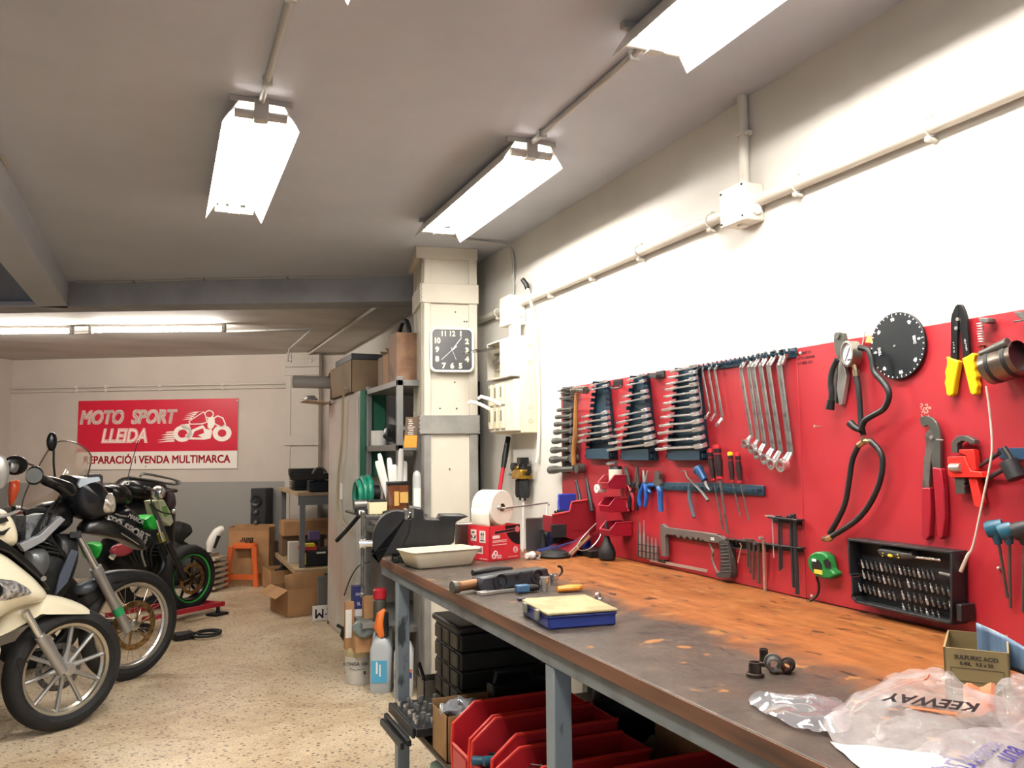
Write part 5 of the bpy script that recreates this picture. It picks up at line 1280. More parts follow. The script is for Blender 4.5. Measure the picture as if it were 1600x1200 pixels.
t.part('shaft', MB().tube([(-.185, -.0, .024), (-.168, -.0, .024), (-.168, 0, .024), (-.105, 0, .028)], [.019, .0195, .016, .016], 16, ), mat('rusty_steel', '7d5b40', .5, .7, col2='4a3323', scale=30))
t.part('end_cap', MB().cyl((-.19, 0, .024), (-.176, 0, .024), .020, n=18), M_gun)
t.part('hook', MB().tube(smoothpts([(.15, .01, .04), (.185, .01, .03), (.215, .01, .022), (.235, .01, .035), (.232, .01, .052), (.22, .01, .056)], 5), [.004] * 26, 8), M_blk)
t = Thing('open_spanner', 'bare steel open ended spanner lying in front of the black housing', 'spanner', bt(752, 930) + V(0, 0, .006), math.radians(6))
t.solo(MB().prism([(-.01, -.016), (.03, -.018), (.05, -.007), (.18, -.005), (.18, .005), (.05, .007), (.03, .018), (-.01, .016), (-.01, .006), (.02, .006), (.02, -.006), (-.01, -.006)], -.005, .005, 'xy'), M_steel, bevel=.001)
t = Thing('ratchet_handle', 'blue and black ratchet handle end lying by the sockets', 'ratchet', bt(815, 927) + V(0, 0, .003), math.radians(4))
t.part('blue_end', MB().box(-.02, .025, -.012, .012, 0, .024), mat('slate_blue', '3b5a78', .35), bevel=.004); t.part('black_end', MB().tube([(.022, 0, .012), (.04, 0, .011), (.06, 0, .010)], [.010, .012, .008], 12), M_blk2)
def socket(name, label, u, v, r, h, m=None, grp=None, lie=None):
    t = Thing(name, label, 'socket', bt(u, v), 0, grp)
    prof = [(r * .68, h), (r, h), (r, h * .55), (r * .82, h * .45), (r * .82, .002), (r * .78, 0), (r * .4, 0), (r * .4, h * .5), (r * .68, h * .5), (r * .68, h)]
    M_ = Matrix.Identity(4) if lie is None else (Matrix.Translation((0, 0, r)) @ Matrix.Rotation(lie, 4, 'Z') @ Matrix.Rotation(PI / 2, 4, 'X'))
    t.solo(MB(M_).lathe(prof, 24), m or M_chrome, bevel=.0004); return t
socket('socket', 'chrome socket standing upright, taller of the pair by the orange clamp', 850, 924, .0155, .046)
socket('socket', 'short chrome socket standing behind the taller one', 866, 914, .0165, .036)
t = Thing('orange_clamp', 'orange looped plastic clip lying behind the blue box', 'clip', bt(888, 925) + V(0, 0, .010), math.radians(-5))
t.solo(MB().tube([(-.035, 0, 0), (-.01, -.006, .002), (.03, -.008, .002), (.045, .004, .002), (.03, .014, .002), (0, .008, .003), (-.035, .003, 0)], [.009, .010, .008, .008, .008, .009, .009], 10), mat('orange_plastic', 'd98a2e', .35))
t = Thing('metal_ring', 'small pale metal ring standing behind the blue box', 'ring', bt(935, 936) + V(0, 0, .008), math.radians(20))
t.solo(MB(RX90).lathe([(.009, -.004), (.012, -.004), (.012, .004), (.009, .004), (.009, -.004)], 20), M_steel)
# blue organiser
c = [bt(808, 968), bt(857, 985), bt(963, 977)]
e = (c[2] - c[1]); L = e.length; rz = math.atan2(e.y, e.x)
t = Thing('organiser_box', 'flat blue organiser box with dirty beige lid and grey latches', 'box', (c[1].x, c[1].y, TZ), rz)
WD = .215
t.part('tray', MB().box(0, L, 0, WD, 0, .034), mat('deep_blue_plastic', '1f2f6e', .35), bevel=.005)
t.part('rim', MB().box(-.002, L + .002, -.002, WD + .002, .028, .034), MATS['deep_blue_plastic'], bevel=.002)
t.part('lid', MB().box(-.004, L + .004, -.004, WD + .004, .035, .043), mat('dirty_beige_plastic', 'a39872', .45, col2='8a7f5c', scale=14), bevel=.003)
for yy in (.055, .155): t.part('latch', MB().box(-.012, -.003, yy, yy + .022, .014, .040), mat('grey_latch', '77756a', .4), bevel=.002)
t.part('hinge_tab', MB().box(-.014, .006, WD - .01, WD + .004, .036, .046), mat('purple_black', '2a2038', .4), bevel=.002)
# sockets on the near side
M_os = mat('oily_steel', '5c5650', .3, 1.0, col2='3e3a36', scale=30)
def bush(label, u, v, r, h, fl, lie=None, m=M_os, tilt=0):
    t = Thing('threaded_bush', label, 'bush', bt(u, v), 0, 'oily steel bushes')
    prof = [(r * .7, h), (r * .86, h), (r * .86, h * .25), (fl, h * .24), (fl, 0), (r * .62, 0), (r * .62, h * .9), (r * .7, h)]
    M_ = Matrix.Identity(4) if lie is None else (Matrix.Translation((0, 0, fl)) @ Matrix.Rotation(lie, 4, 'Z') @ Matrix.Rotation(PI / 2, 4, 'X'))
    t.solo(MB(M_).lathe(prof, 26), m, bevel=.0004)
bush('dark flanged bush standing upright in front of the others', 1180, 1057, .0145, .028, .0175)
bush('small dark bush standing at the back of the four', 1194, 1040, .0105, .034, .0125)
bush('brightest flanged bush lying with its opening to the viewer', 1208, 1048, .0150, .032, .0175, math.radians(-35), M_gun)
bush('smaller stepped bush lying beside the brightest one', 1232, 1049, .0120, .030, .0145, math.radians(-50))
# ---- carton at the near end
c1 = bt(1582, 1108); c0 = bt(1478, 1095); e = c1 - c0
rz = math.atan2(e.y, e.x)
t = Thing('brown_carton', 'small brown battery acid carton with blue sheet rolled inside', 'carton', (c0.x, c0.y, TZ), rz + 0)
w_, d_, h_ = (at(1582, 1050, z=TZ + .09) - at(1478, 1008, z=TZ + .09)).length, .16, at(1480, 1010, y=c0.y).z - TZ
w_ = e.length
M_cb2 = mat('olive_cardboard', '8c7c54', .7, col2='7c6d48', scale=5)
t.part('carton', MB().box(0, w_, 0, .003, 0, h_).box(0, .003, 0, d_, 0, h_).box(w_ - .003, w_, 0, d_, 0, h_).box(0, w_, d_ - .003, d_, 0, h_).box(0, w_, 0, d_, 0, .003), M_cb2)
mb = MB().text('SULFURIC ACID', .0095, TR((w_ * .5, -.0006, h_ * .84)) @ RX90, extrude=.0002, offset=.0003).text('0.40L   9.5 x 20', .008, TR((w_ * .5, -.0006, h_ * .73)) @ RX90, extrude=.0002, offset=.0003)
for (x0, x1, z) in ((.1, .9, .64), (.1, .9, .40), (.1, .9, .15)): mb.box(w_ * x0, w_ * x1, -.0005, 0, h_ * z, h_ * z + .0008)
for x in (.1, .9): mb.box(w_ * x, w_ * x + .0008, -.0005, 0, h_ * .15, h_ * .64)
for k in range(3): mb.text('**', .014, TR((w_ * (.55 + .13 * k), -.0006, h_ * .24)) @ RX90, extrude=.0002)
t.part('printing', mb, mat('print_dark', '35301f', .6), kind='stuff')
t2 = Thing('rolled_sheet', 'blue grey plastic sheet curled up inside the brown carton', 'sheet', t.M @ V(w_ * .5, d_ * .5, .01), rz)
def fr(a, b):
    an = math.radians(200 - 150 * a); R = .045
    return V(.006 + R * math.cos(an) * (1 + .15 * b), R * math.sin(an) * .8, .075 + .055 * b * (1 - .3 * a) + 0)
t2.solo(MB().grid(lambda a, b: V(.0 + .10 * a, .035 - .10 * a * a + .01 * b, .035 + b * (.072 - .035 * a)), 12, 6), mat('blue_grey_film', '5a7088', .3, col2='44566a', scale=3, stretch=(30, 1, 1)), solid=.002)
# ---- clear plastic bags at the near end of the bench
def film(name, tint, rough):
    m = bpy.data.materials.new(name); m.use_nodes = True; nt = m.node_tree; b = nt.nodes['Principled BSDF']
    b.inputs['Base Color'].default_value = lin(tint); b.inputs['Roughness'].default_value = rough
    b.inputs['Alpha'].default_value = .30; b.inputs['Specular IOR Level'].default_value = .9
    b.inputs['Coat Weight'].default_value = .8; b.inputs['Coat Roughness'].default_value = .08
    tc = nt.nodes.new('ShaderNodeTexCoord'); n = nt.nodes.new('ShaderNodeTexNoise'); n.inputs['Scale'].default_value = 22; n.inputs['Detail'].default_value = 6; n.inputs['Distortion'].default_value = 1.2
    bp = nt.nodes.new('ShaderNodeBump'); bp.inputs['Strength'].default_value = .9; bp.inputs['Distance'].default_value = .012
    nt.links.new(tc.outputs['Object'], n.inputs['Vector']); nt.links.new(n.outputs['Fac'], bp.inputs['Height']); nt.links.new(bp.outputs[0], b.inputs['Normal']); nt.links.new(bp.outputs[0], b.inputs['Coat Normal'])
    return m
M_film = film('clear_bag_film', 'e9e2e0', .18); M_film2 = film('printed_bag_film', 'efeaf0', .22)
from mathutils import noise as mn
def crumple(p, amp, s=18):
    return V(mn.noise(p * s), mn.noise(p * s + V(9, 3, 1)), mn.noise(p * s + V(2, 7, 5))) * amp
def bag(name, label, outline, peak, m, amp=.010, lift=.002, flat=.25, n=26, power=1.0, ripple=6):
    """pillow shaped film over an outline on the bench (photo pixels on the top); peak = height"""
    P = [bt(u, v) for u, v in outline]; c = sum(P, V(0, 0, 0)) / len(P)
    t = Thing(name, label, 'bag', (c.x, c.y, TZ))
    Q = smoothpts([t.l(p) for p in P] + [t.l(P[0])], 5)[:-1]; k = len(Q)
    mb = MB(); rings = 14; vs = []
    for r in range(rings + 1):
        f = 1 - r / rings
        for j in range(k):
            p = Q[j] * f; h = peak * (1 - f ** 2.2) ** power
            q = V(p.x, p.y, 0) + V(0, 0, lift + h)
            cr = crumple(q + t.M.translation, amp * (1 if r else .5)) + crumple(q + t.M.translation, amp * .45, 45)
            rid = abs(mn.noise(V(p.x * 25 + p.y * 12, p.y * 6, 3.3))) * amp * 1.6
            q += cr + V(0, 0, rid); q.z = max(q.z, .0015); vs.append(q)
    fs = [(r * k + j, r * k + (j + 1) % k, (r + 1) * k + (j + 1) % k, (r + 1) * k + j) for r in range(rings) for j in range(k)]
    mb.add(vs, fs); return t, mb
t, mb = bag('clear_bag', 'large crumpled clear bag with orange and black print at the bench end', [(1345, 1195), (1290, 1150), (1320, 1110), (1400, 1072), (1470, 1070), (1510, 1085), (1550, 1115), (1640, 1150), (1660, 1230), (1480, 1260)], .062, M_film, .014)
t.part('film', mb, M_film, smooth=50)
o_ = mat('print_orange', 'd9683c', .4); k_ = mat('print_black', '1b1b1d', .4)
# printed name on the film, upside down as it lies
cen = t.l(bt(1458, 1112, .055)); fx = t.l(bt(1500, 1123, .055)) - t.l(bt(1400, 1108, .055)); rz = math.atan2(fx.y, fx.x)
MMt = Matrix.Translation(cen) @ Matrix.Rotation(rz + PI, 4, 'Z')
BAGV = [p.copy() for p in mb.v]
import numpy as np
def drape(q, bv, up=.001):
    """lay flat print on the best fitting plane of the film under it"""
    xs = [p.x for p in q.v]; ys = [p.y for p in q.v]
    near = [b for b in bv if min(xs) - .01 < b.x < max(xs) + .01 and min(ys) - .01 < b.y < max(ys) + .01] or bv
    A = np.array([[b.x, b.y, 1] for b in near]); z = np.array([b.z for b in near])
    k = np.linalg.lstsq(A, z, rcond=None)[0]; r = float((z - A @ k).max())
    for p in q.v: p.z = k[0] * p.x + k[1] * p.y + k[2] + r + up
    return q
t.part('print_name', drape(MB().text('KEEWAY', .050, MMt, shear=.2, extrude=.0003, offset=.0015, sx=.62), BAGV), k_, label='black printed name, upside down')
t.part('print_bar', drape(MB(MMt).grid(lambda a, b: V(-.035 + .06 * a, .026 + .010 * b, 0), 8, 1), BAGV), o_)
P = [t.l(bt(*p)) for p in ((1330, 1105, .03), (1370, 1085, .05), (1420, 1068, .065), (1445, 1062, .065), (1452, 1054, .07))]
t.part('red_line', MB().tube(smoothpts(P, 5), .0012, 6), mat('print_red_line', 'a8452e', .4))
t.part('orange_patch', MB().grid(lambda a, b: t.l(bt(1505 + 50 * a, 1070 + 45 * b, .050 - .028 * b * a)) + V(0, 0, .004 * math.sin(9 * a)), 8, 5), mat('print_orange_soft', 'd88a66', .4, alpha=.7), label='orange print seen through the film')
t, mb = bag('clear_bag', 'small silvery crumpled bag end nearest to the bench front edge', [(1166, 1101), (1215, 1090), (1275, 1095), (1320, 1112), (1330, 1150), (1290, 1152), (1240, 1142), (1205, 1125)], .022, M_film, .012)
t.solo(mb, mat('silvery_film', 'c9cacf', .1, .6, alpha=.55), smooth=30)
t, mb = bag('paper_sheet', 'white plastic envelope under the printed bag at the bottom edge', [(1296, 1162), (1340, 1168), (1460, 1182), (1560, 1230), (1480, 1290), (1360, 1215)], .010, M_white, .004)
t.solo(mb, mat('white_envelope', 'dcdad6', .45), smooth=60)
t, mb = bag('clear_bag', 'clear bag with purple hand lettering print in the bottom corner', [(1420, 1190), (1460, 1162), (1560, 1150), (1660, 1130), (1750, 1180), (1720, 1290), (1520, 1290)], .030, M_film2, .010)
t.part('film', mb, M_film2, smooth=50); BAG2 = [p.copy() for p in mb.v]
M_pur = mat('purple_print', '4a3f9c', .5)
for k, (u, v, s) in enumerate(((1442, 1178, 'ten'), (1475, 1183, 'Kari'), (1502, 1188, 'hu'), (1530, 1176, 'Irem'), (1548, 1166, 'te'), (1575, 1180, 'una'), (1590, 1160, 'sy'))):
    p = t.l(bt(u, v, .036)); t.part('purple_word', drape(MB().text(s, .045, Matrix.Translation(p) @ Matrix.Rotation(.25, 4, 'Z'), shear=.3, extrude=.0003, offset=.0006, sx=.65), BAG2), M_pur)
t, mb = bag('clear_bag', 'thin clear bag bulging behind the printed ones beside the carton', [(1540, 1100), (1580, 1092), (1640, 1100), (1690, 1140), (1600, 1150), (1548, 1130)], .05, M_film, .012)
t.solo(mb, M_film, smooth=40)

# ------------------------------------------------------------------ under the bench
def us(u, v, z=SZ): return at(u, v, z=z)
M_rb2 = mat('red_bin_plastic', 'b3242c', .38)
def bigbin(label, y, x0=.90, L=.42, w=.165, h=.165, rz=0.0):
    t = Thing('parts_bin', label, 'storage bin', (x0, y, SZ + .002), rz, 'red bins on the lower shelf'); e = .005
    side = [(0, 0), (L, 0), (L, h), (.10, h), (.045, h - .004), (.012, h * .72), (.012, h * .42), (0, h * .36)]
    side = [(0, 0), (L, 0), (L, h), (.075, h), (.0, h * .70)]
    # sides in the xz plane
    t.part('side_wall', MB().prism(side, -w / 2, -w / 2 + e), M_rb2, bevel=.001)
    t.part('side_wall', MB().prism(side, w / 2 - e, w / 2), M_rb2, bevel=.001)
    t.part('front_lip', MB().box(-.004, .003, -w / 2, w / 2, 0, h * .40).box(-.008, -.002, -w / 2 + .02, w / 2 - .02, h * .08, h * .34), M_rb2, bevel=.001)
    t.part('bottom', MB().box(0, L, -w / 2 + e, w / 2 - e, 0, .005).box(L - e, L, -w / 2, w / 2, 0, h), M_rb2)
    rim = mat('red_bin_rim2', 'd5382f', .35)
    for s in (-1, 1): t.part('rim', MB().tube([(L, s * w / 2, h), (.075, s * w / 2, h), (0, s * w / 2, h * .70), (-.004, s * w / 2, h * .40), (-.002, s * w / 2, .002)], .006, 6), rim)
    t.part('rim', MB().tube([(-.004, -w / 2, h * .40), (-.004, w / 2, h * .40)], .005, 6), rim)
    return t
ybs = [at(707, 1140, x=.90).y - .09, 0, 0]
ybs[1] = ybs[0] - .19; ybs[2] = ybs[1] - .19
b1 = bigbin('large red parts bin farthest along the lower shelf, beside the cardboard box', ybs[0], h=.20)
b2 = bigbin('large red parts bin in the middle of the row, screwdriver handles inside', ybs[1], h=.20)
b3 = bigbin('large red parts bin behind the middle bench leg', ybs[2], h=.17)
b4 = bigbin('large red parts bin deep under the near part of the bench', ybs[2] - .30, x0=1.05, h=.19)
for k, (dx, dy, dz, col, nm) in enumerate(((.03, .02, .10, M_tg, 'teal gripped driver on top of the heap in the middle red bin'), (.05, -.02, .115, M_tg, 'teal gripped driver crossing the other one in the middle red bin'), (.09, -.05, .12, mat('lilac_cap', '5d6690', .4), 'driver with a lilac cap in the middle red bin'))):
    t = Thing('screwdriver', nm, 'screwdriver', (.90 + dx, ybs[1] + dy, SZ + dz), -.5 + k * .35)
    t.part('handle', MB().tube([(-.055, 0, 0), (-.05, 0, 0), (-.02, 0, 0), (.03, 0, 0), (.05, 0, 0)], [.008, .015, .013, .016, .009], 12), col)
    t.part('shaft', MB().cyl((.05, 0, 0), (.15, 0, -.01), .0035, n=8), M_steel)
t = Thing('tool_heap', 'heap of dark hand tools lying in the middle red bin', 'tools', (1.08, ybs[1], SZ + .02), kind='stuff')
mb = MB(); random.seed(5)
for k in range(26):
    a = random.uniform(0, PI); x, y, z = random.uniform(-.14, .14), random.uniform(-.05, .05), random.uniform(.01, .09); L = random.uniform(.03, .06)
    mb.cyl((x - L * math.cos(a), y - L * math.sin(a) * .4, z), (x + L * math.cos(a), y + L * math.sin(a) * .4, z + random.uniform(-.02, .02)), random.uniform(.004, .012), n=8)
t.solo(mb, M_blk2)
t = Thing('wire_tangle', 'tangled bundle of wire and silver offcuts in the bin behind the leg', 'wire', (1.02, ybs[2] + .0, SZ + .10), kind='stuff')
mb = MB()
for k in range(12):
    P = [V(random.uniform(-.09, .09), random.uniform(-.06, .06), random.uniform(-.05, .04)) for _ in range(5)]; mb.tube(smoothpts(P, 4), .0018, 5)
for k in range(7):
    p = V(random.uniform(-.07, .07), random.uniform(-.05, .05), random.uniform(-.02, .03)); mb.cbox(p, (.03, .02, .006), TR((0, 0, 0), random.uniform(0, 3), random.uniform(-1, 1)))
t.solo(mb, M_gun)
# cardboard box with foil + socket case
yc_ = at(650, 1120, x=.90).y
t = Thing('carton', 'worn cardboard box between the socket case and the first red bin', 'carton', (.89, ybs[0] + .19, SZ + .002), 0)
def obox(w, d, h, e=.004): return MB().box(0, w, 0, e, 0, h).box(0, w, d - e, d, 0, h).box(0, e, 0, d, 0, h).box(w - e, w, 0, d, 0, h).box(0, w, 0, d, 0, e)
M_dcb = mat('dirty_cardboard', '97744a', .75, col2='6b4f34', scale=7, lo=.45, hi=.7)
t.part('box', MB(TR((0, -.07, 0))).box(0, .28, 0, .004, 0, .15).box(0, .28, .156, .16, 0, .17).box(0, .004, 0, .16, 0, .15).box(.276, .28, 0, .16, 0, .16).box(0, .28, 0, .16, 0, .004), M_dcb)
t2 = Thing('foil_scrap', 'shiny crumpled foil and film spilling from the cardboard box', 'foil', (.96, ybs[0] + .20, SZ + .15))
mb = MB().ball((0, 0, 0), (.07, .05, .03), 22, 14); mb.v = [p + crumple(p, .03, 30) for p in mb.v]; t2.solo(mb, mat('silvery_film2', 'c9ccd0', .15, .6), smooth=20)
yq = at(640, 1110, x=.92).y
t = Thing('socket_case', 'open black socket set case sticking out over the shelf end', 'socket set', (.86, ybs[0] + .32, SZ + .035), math.radians(0))
t.part('case', MB().box(-.02, .17, 0, .34, 0, .028).box(-.032, -.02, 0, .34, -.005, .03).box(-.02, .17, -.012, 0, 0, .03), M_blk2, bevel=.003)
t.part('lid_rail', MB().box(-.05, -.034, 0, .34, -.03, -.008).box(-.07, -.054, .02, .32, -.045, -.02), M_blk2, bevel=.003)
n = 0
for i in range(4):
    for j in range(8):
        if random.random() < .15: continue
        r = random.uniform(.006, .012); x, y = .0 + i * .046 + random.uniform(-.01, .01), .03 + j * .04 + random.uniform(-.01, .01)
        t.part('socket', MB().lathe([(r * .6, .022), (r, .022), (r, 0), (r * .6, 0), (r * .6, .022)], 10, (x, y, .028)), MATS['bright_spanner_chrome'])
# stacked black drawer boxes
a = at(642, 945, x=1.20); 
t = Thing('drawer_tower', 'tall dark stack of five ribbed tool boxes under the bench', 'tool box', (1.05, 3.03, SZ + .002), 0)
M_dk = mat('olive_black_plastic', '232420', .5); M_dk2 = mat('dirty_grey_plastic', '5c584c', .6)
zt = at(660, 950, x=1.03).z - SZ
for k in range(5):
    z0 = k * zt * .98 / 5.3; z1 = (k + .93) * zt * .98 / 5.3
    d = t.part('drawer', MB().box(0, .36, 0, .32, z0, z1), M_dk, bevel=.006)
    t.part('front_face', MB().box(-.010, 0, .02, .30, z0 + .006, z1 - .006), M_dk2, parent=d, bevel=.004)
    t.split('front_rib', MB().box(-.014, -.010, .10, .12, z0 + .004, z1 - .004).box(-.014, -.010, .20, .22, z0 + .004, z1 - .004), M_dk, parent=d)
t.part('top_lid', MB().box(-.015, .37, -.01, .33, 5 * zt * .98 / 5.3, zt), M_dk, bevel=.012)
# things deeper
t = Thing('pale_board', 'pale wooden board standing upright at the wall under the bench', 'board', (1.735, 2.62, .02))
t.solo(MB().box(-.01, .01, -.10, .10, 0, .80), mat('pale_wood', '9c8a68', .6), bevel=.002)
t = Thing('brown_carton', 'plain brown carton low under the bench near the middle leg', 'carton', (1.45, 2.02, SZ + .002)); t.part('box', obox(.26, .30, .20), M_cb); t.part('flap', MB(TR((0, 0, .20), 0, 0, math.radians(40))).box(-.10, 0, 0, .3, 0, .003), M_cb)
t = Thing('tool_bag', 'shapeless black tool bag slumped in the dark under the bench', 'bag', (1.55, 2.60, SZ + .05)); mb = MB().ball((0, 0, .10), (.17, .15, .11), 18, 12); mb.v = [p + crumple(p, .04, 12) for p in mb.v]; t.part('body', mb, M_rubber, smooth=60)
t.part('handle', MB().tube(smoothpts([(-.1, -.1, .17), (-.06, -.12, .25), (.04, -.12, .25), (.08, -.1, .17)], 5), .008, 8), M_blk2)
t = Thing('carry_case', 'upright grey handled case behind the socket set', 'case', (1.10, 2.83, SZ + .002)); t.part('body', MB().box(0, .22, 0, .07, 0, .20), M_blk, bevel=.008); t.part('handle', MB().tube([(.02, .035, .198), (.03, .035, .235), (.16, .035, .235), (.17, .035, .198)], .009, 8), M_blk2)
t = Thing('wood_batten', 'pale wooden batten slanting in the dark under the bench', 'batten', (1.35, 1.62, SZ + .06)); t.solo(MB().bar((-.12, .10, .10), (.20, -.10, .03), .03, .018), mat('batten_wood', '7a6247', .7))
t = Thing('storage_carton', 'small grey brown carton with a black pen in front of the drawer stack', 'carton', (1.0, 3.35, SZ + .002)); t.solo(obox(.13, .10, .10), mat('grey_card', '6f675a', .7)); 
t = Thing('marker_pen', 'black pen with silver clip sticking out of the small grey carton', 'pen', (1.02, 3.37, SZ + .06)); t.part('barrel', MB().cyl((0, 0, 0), (-.03, .02, .11), .009, n=12), M_blk); t.part('clip', MB().bar((-.022, .004, .05), (-.032, .012, .09), .003, .004), M_steel)
# green-white canister below the socket case
p = at(660, 1190, x=.98)
t = Thing('jerry_can', 'translucent green canister on the floor under the shelf end', 'canister', (.93, 2.86, 0), math.radians(8)); t.part('body', MB().box(0, .20, 0, .14, 0, .22), mat('mint_plastic', 'a8cbbd', .35), bevel=.02); t.part('label', MB().box(.02, .18, -.001, .001, .03, .16), mat('pale_label', 'c4d2d6', .5)); t.part('side_band', MB().box(-.001, .001, .02, .12, .03, .2), mat('mint_dark', '6fae8c', .4))
# ------------------------------------------------------------------ clock on the pillar
ca, cb_ = pil(672, 511, .03), pil(741, 582, .03)
cx, cz = (ca.x + cb_.x) / 2, (ca.z + cb_.z) / 2; W = (cb_.x - ca.x) / 2; H = (ca.z - cb_.z) / 2
t = Thing('wall_clock', 'square black faced clock with white rounded frame on the pillar', 'clock', PT.M @ V(cx, -.0005, cz), PANG)
def ring2(o, i, y0, y1):
    mb = MB(); n = len(o); vs = [(x, y, z) for y in (y0, y1) for x, z in o] + [(x, y, z) for y in (y0, y1) for x, z in i]
    fs = []
    for j in range(n):
        k = (j + 1) % n; fs += [(j, k, n + k, n + j), (2 * n + j, 3 * n + j, 3 * n + k, 2 * n + k), (j, 2 * n + j, 2 * n + k, k), (n + j, n + k, 3 * n + k, 3 * n + j)]
    return mb.add(vs, fs)
t.part('frame', ring2(rrect(-W, W, -H, H, W * .28, 7), rrect(-W * .90, W * .90, -H * .90, H * .90, W * .20, 7), -.034, 0), M_white, bevel=.003)
t.part('face', MB().prism(rrect(-W * .9, W * .9, -H * .9, H * .9, W * .2, 7), -.024, -.004), mat('clock_face', '3a3b3c', .3))
mb = MB()
for i, (x, z) in enumerate(((.40, .72), (.68, .38), (.68, -.02), (.68, -.42), (.38, -.72), (0, -.72), (-.38, -.72), (-.68, -.42), (-.68, .0), (-.68, .40), (-.38, .72), (0, .72))):
    mb.text(str(i + 1), W * .33, TR((x * W, -.0255, z * H)) @ RX90, extrude=.0005, offset=.002 if i not in (10, 11) else .0012, sx=.9 if i in (9, 10, 11) else 1)
t.part('numerals', mb, mat('clock_cream', 'efe9c6', .5))
for nm, x0, z0, x1, z1, w0 in (('hour_hand', 0, 0, .20, .18, .008), ('minute_hand', -.02, -.02, .42, .55, .004), ('hour_tip', 0, 0, -.48, -.44, .0025), ('second_hand', -.05, .12, .18, -.44, .0015)):
    t.part(nm if nm != 'hour_tip' else 'alarm_hand', MB().bar((x0 * W, -.0275, z0 * H), (x1 * W, -.0275, z1 * H), .001, w0), M_white)
# calendar hanging at the pillar's side
a, b = at(656, 652, x=PT.M.translation.x - .03), at(626, 702, x=PT.M.translation.x - .03)
t = Thing('calendar', 'small hanging calendar card with orange lower part on the pillar side', 'calendar', at(650, 652, y=PT.M.translation.y - .012), math.radians(20))
h = .17
t.part('card', MB().prism([(-.07, 0), (.015, 0), (.0, -h), (-.085, -h)], -.003, 0), mat('calendar_dark', '5c4c3e', .5))
t.part('lower_print', MB().prism([(-.079, -h * .6), (.006, -h * .6), (.0, -h), (-.085, -h)], -.0045, -.003), mat('calendar_orange', 'd9923a', .5))
mb = MB()
for k in range(9): mb.box(random.uniform(-.06, -.04), random.uniform(-.03, -.01), -.0045, -.003, -h * .1 - k * .010, -h * .1 - k * .010 + .003)
t.part('printed_lines', mb, M_ink, kind='stuff')

# ------------------------------------------------------------------ tall cabinet, shelf rack
CX = 1.215; CY0, CY1 = 5.66, 6.72
CT = at(508, 628, x=CX).z
def blot():
    n = NT('patchy_cabinet_enamel', .35)
    f = n.noise(1.6, 6, rough=.6, vec=n.map((1, 1, .7)))
    return n.out(n.ramp(f, [(.3, 'cfcfc7'), (.5, 'c2c0b7'), (.66, 'bfa69b'), (.8, 'c6b8ac')]))
t = Thing('metal_cabinet', 'tall pale metal cabinet with pinkish worn patches facing the aisle', 'cabinet', (CX, CY0, 0))
t.part('body', MB().box(.012, .56, 0, CY1 - CY0, 0, CT), blot(), bevel=.004)
dy = CY1 - CY0
for k in (0, 1): 
    d = t.part('door', MB().box(0, .012, dy * k / 2 + .004, dy * (k + 1) / 2 - .004, .03, CT - .04), MATS['patchy_cabinet_enamel'], bevel=.003)
    t.part('handle', MB().box(-.02, 0, dy / 2 + (-.05 if k == 0 else .03), dy / 2 + (-.03 if k == 0 else .05), 1.0, 1.12), M_white, parent=d, bevel=.004)
t.part('far_side_panel', MB().box(.005, .55, dy + .001, dy + .03, 0, CT), mat('dark_cabinet_side', '45464a', .5))
t = Thing('carton', 'big brown carton lying open on top of the tall cabinet', 'carton', (CX - .01, CY0 + .15, CT + .001))
hb = at(520, 578, x=CX).z - CT
t.part('box', obox(.45, .82, hb), mat('shaded_cardboard', '8b745a', .75, col2='7d674e', scale=5))
t.part('flap', MB(TR((0, .82, hb), 0, math.radians(-20))).box(0, .45, 0, .20, -.003, 0), M_cb)
t.part('dark_cover', MB().box(.0, .45, .0, .60, hb, hb + .045), M_blk2, bevel=.004)
t = Thing('duct_pipe', 'short grey plastic duct pipe projecting over the cabinet end', 'pipe', (CX - .02, CY1 + .05, at(490, 608, x=CX).z))
v0 = at(470, 608, y=CY1 + .1); 
t.part('pipe', MB().lathe([(.045, 0), (.05, 0), (.05, .34), (.045, .34), (.045, 0)], 24, (-.26, 0, 0), 'x'), mat('duct_grey', 'a3a19c', .4)); t.part('dark_inside', MB().cyl((-.20, 0, 0), (-.199, 0, 0), .045, n=24), M_blk)
t = Thing('thin_board', 'thin board with crumpled film sticking out from the cabinet top', 'board', (CX - .10, CY1 - .05, CT - .012)); t.part('board', MB(TR((0, 0, 0), 0, 0, math.radians(6))).box(-.10, .10, -.05, .28, -.004, .004), mat('pinkish_board', 'b9a089', .6)); mb = MB().ball((-.03, .15, .03), (.06, .07, .025), 14, 8); mb.v = [p + crumple(p, .02, 30) for p in mb.v]; t.part('film', mb, mat('grey_film', '8f9090', .25), smooth=20)
# cable hanging in front of the cabinet
P = [at(u, v, x=CX - .03) for u, v in ((540, 606), (536, 625), (534, 690), (529, 740), (527, 790), (535, 815), (548, 830))]
t = Thing('hanging_cable', 'beige cable hanging loosely down the front of the tall cabinet', 'cable', P[0]); t.solo(MB().tube([t.l(p) for p in smoothpts(P, 5)], .009, 8), mat('beige_cable', 'a39676', .5))
a, b = at(561, 806, x=CX - .05), at(526, 845, x=CX - .16)
t = Thing('hose_end', 'stiff black hose stub pointing down in front of the cabinet', 'hose', a); t.solo(MB().tube([t.l(at(562, 785, y=5.0)), (0, 0, 0), (b - a) * .5 + V(0, 0, -.004), b - a], .014, 10), M_rubber)
